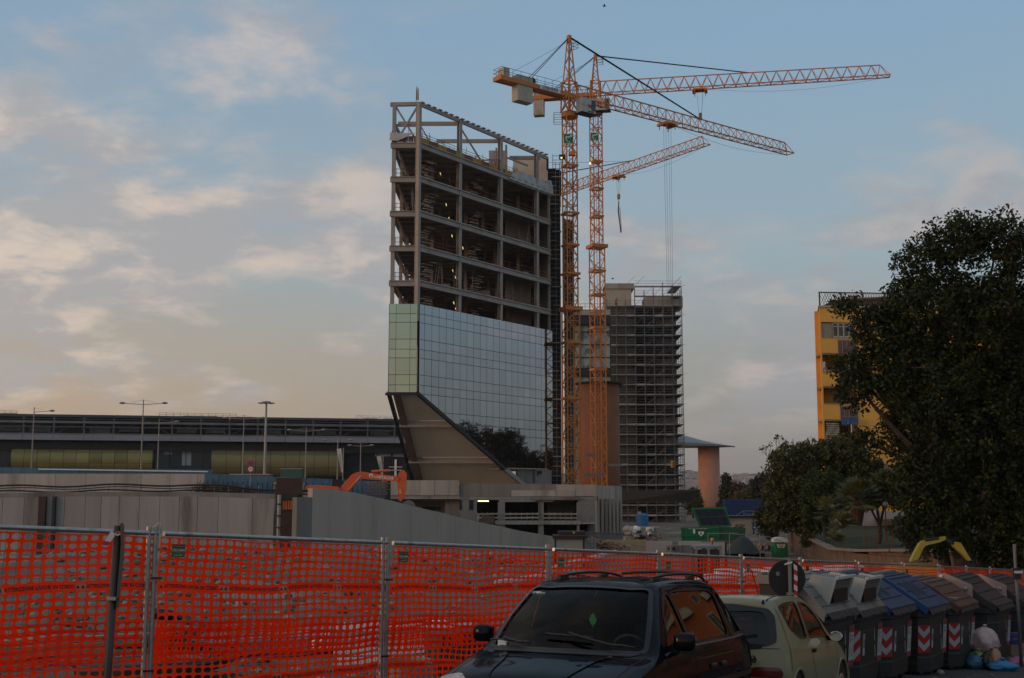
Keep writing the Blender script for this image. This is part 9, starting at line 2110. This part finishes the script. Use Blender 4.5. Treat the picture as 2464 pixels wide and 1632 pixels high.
    # birds
    for lab, px, py, D, s in (('dark bird flying high above the cranes', 1454, 15, 120, .35), ('bird perched on the stair block roof', 1474, 671, 240, .55), ('dark bird passing the nearer crane mast', 1393, 671, 150, .45)):
        p = at(px, py, D); T = thing('bird', lab, 'bird', p); bm = mat('bird_dark', (.03, .028, .026), .8)
        MB().lathe([(.01, -s * .55), (s * .16, -s * .2), (s * .2, s * .1), (s * .1, s * .4), (.01, s * .6)], (0, 0, 0), 10, 'x').bd('body', bm, T, sm=1)
        for sg in (-1, 1): MB().prism([(-s * .2, 0, .02), (s * .3, 0, .02), (s * .1, sg * s * .9, s * .25), (-s * .25, sg * s * 1.1, s * .1)], (0, 0, s * .04)).bd('wing', bm, T)
street()
# orange apartment house across the street: the van and hatchback windows mirror it
def opposite_house():
    tx, ty = .74, -.67; nx, ny = -.67, -.74; o = V((17.0, 61.0, 0)); L, H = 56.0, 24.0
    T = thing('orange_apartment_house', 'orange rendered apartment house mirrored in the car windows', 'apartment block', (o.x, o.y, -2)); om = mat('orange_render', (.42, .165, .07), .9, var=.1, scale=.4); t = V((tx, ty, 0)); n = V((nx, ny, 0))
    def P(s, z, out=0.0): q = o + t * s + n * out; return V((q.x, q.y, z - 2.5))
    MB().prism([P(11.5, -4), P(L, -4), P(L, H), P(11.5, H)], -n * 11).bd('wall', om, T, w=1); MB().prism([P(11.4, H, .6), P(L, H, .6), P(L, H, -11), P(11.4, H, -11)], (0, 0, .35)).bd('cornice', MATS['travertine'], T, w=1)
    gm = mat('window_dark', (.05, .06, .065), .12); fm = mat('window_frame_pale', (.5, .46, .4), .7); bm = mat('balcony_green', (.10, .12, .085), .7)
    for k in range(7):
        for i in range(13):
            s = 13.5 + i * 3.2; z = 2.2 + k * 3.3; w = MB().prism([P(s - .6, z, .03), P(s + .6, z, .03), P(s + .6, z + 1.6, .03), P(s - .6, z + 1.6, .03)], -n * .05).bd('window', gm, T, w=1); fr = MB()
            for a, b, c, d in ((-.72, -.6, -.1, 1.7), (.6, .72, -.1, 1.7), (-.72, .72, 1.6, 1.72), (-.72, .72, -.12, 0), (-.03, .03, 0, 1.6)): fr.prism([P(s + a, z + c, .08), P(s + b, z + c, .08), P(s + b, z + d, .08), P(s + a, z + d, .08)], -n * .05)
            fr.bd('frame', fm, w, w=1)
            if i % 3 != 1 and k < 6: MB().prism([P(s - 1.4, z - .5, 1.2), P(s + 1.4, z - .5, 1.2), P(s + 1.4, z + .5, 1.2), P(s - 1.4, z + .5, 1.2)], -n * .08).prism([P(s - 1.4, z - .6, 1.2), P(s + 1.4, z - .6, 1.2), P(s + 1.4, z - .6, 0), P(s - 1.4, z - .6, 0)], (0, 0, .14)).bd('balcony', bm if (i + k) % 2 else fm, T, w=1)
            if i % 5 == 2 and k == 0: MB().prism([P(s - 1.6, z + 1.6, .1), P(s + 1.6, z + 1.6, .1), P(s + 1.6, z + .7, 1.9), P(s - 1.6, z + .7, 1.9)], (0, 0, .06)).bd('awning', mat('olive_awning', (.16, .15, .05), .8), T, w=1)
    for i, (s, lab) in enumerate(((40, 'roadside tree before the orange house'),)):
        q = o + t * s + n * 4.0; b = V((q.x, q.y, street_z(q.x, q.y))); Tr = thing('roadside_tree', lab, 'tree', b, group='trees mirrored in the cars'); Lb = [((q.x + U(-1.2, 1.2), q.y + U(-1.2, 1.2), b.z + U(3.5, 7)), (1.6, 1.6, 1.3)) for _ in range(5)]; leaves('crown', lobes_to_clumps(Lb, 120, 300 + i, .4), 24, .5, .2, L_FAR, Tr, 310 + i, off=tuple(b)); mb = MB(); limb_tree(mb, b, [l[0] for l in Lb], .16, i); mb.bd('trunk', BARK, Tr, w=1)
opposite_house()
# ------------------------------------------------------------------ evening haze
hb_ = MB().box((0, 0, 40), (15200, 15200, 104)).bd('haze', None)
hm = bpy.data.materials.new('haze_air'); hm.use_nodes = True; N_, L_ = hm.node_tree.nodes, hm.node_tree.links
N_.remove(N_['Principled BSDF']); pv = N_.new('ShaderNodeVolumePrincipled'); pv.inputs['Color'].default_value = (.82, .82, .86, 1); pv.inputs['Density'].default_value = .00010; L_.new(pv.outputs[0], N_['Material Output'].inputs['Volume'])
hb_.data.materials.append(hm); hb_['kind'] = 'stuff'; hb_['label'] = 'thin evening haze over the whole site'; hb_['category'] = 'haze'
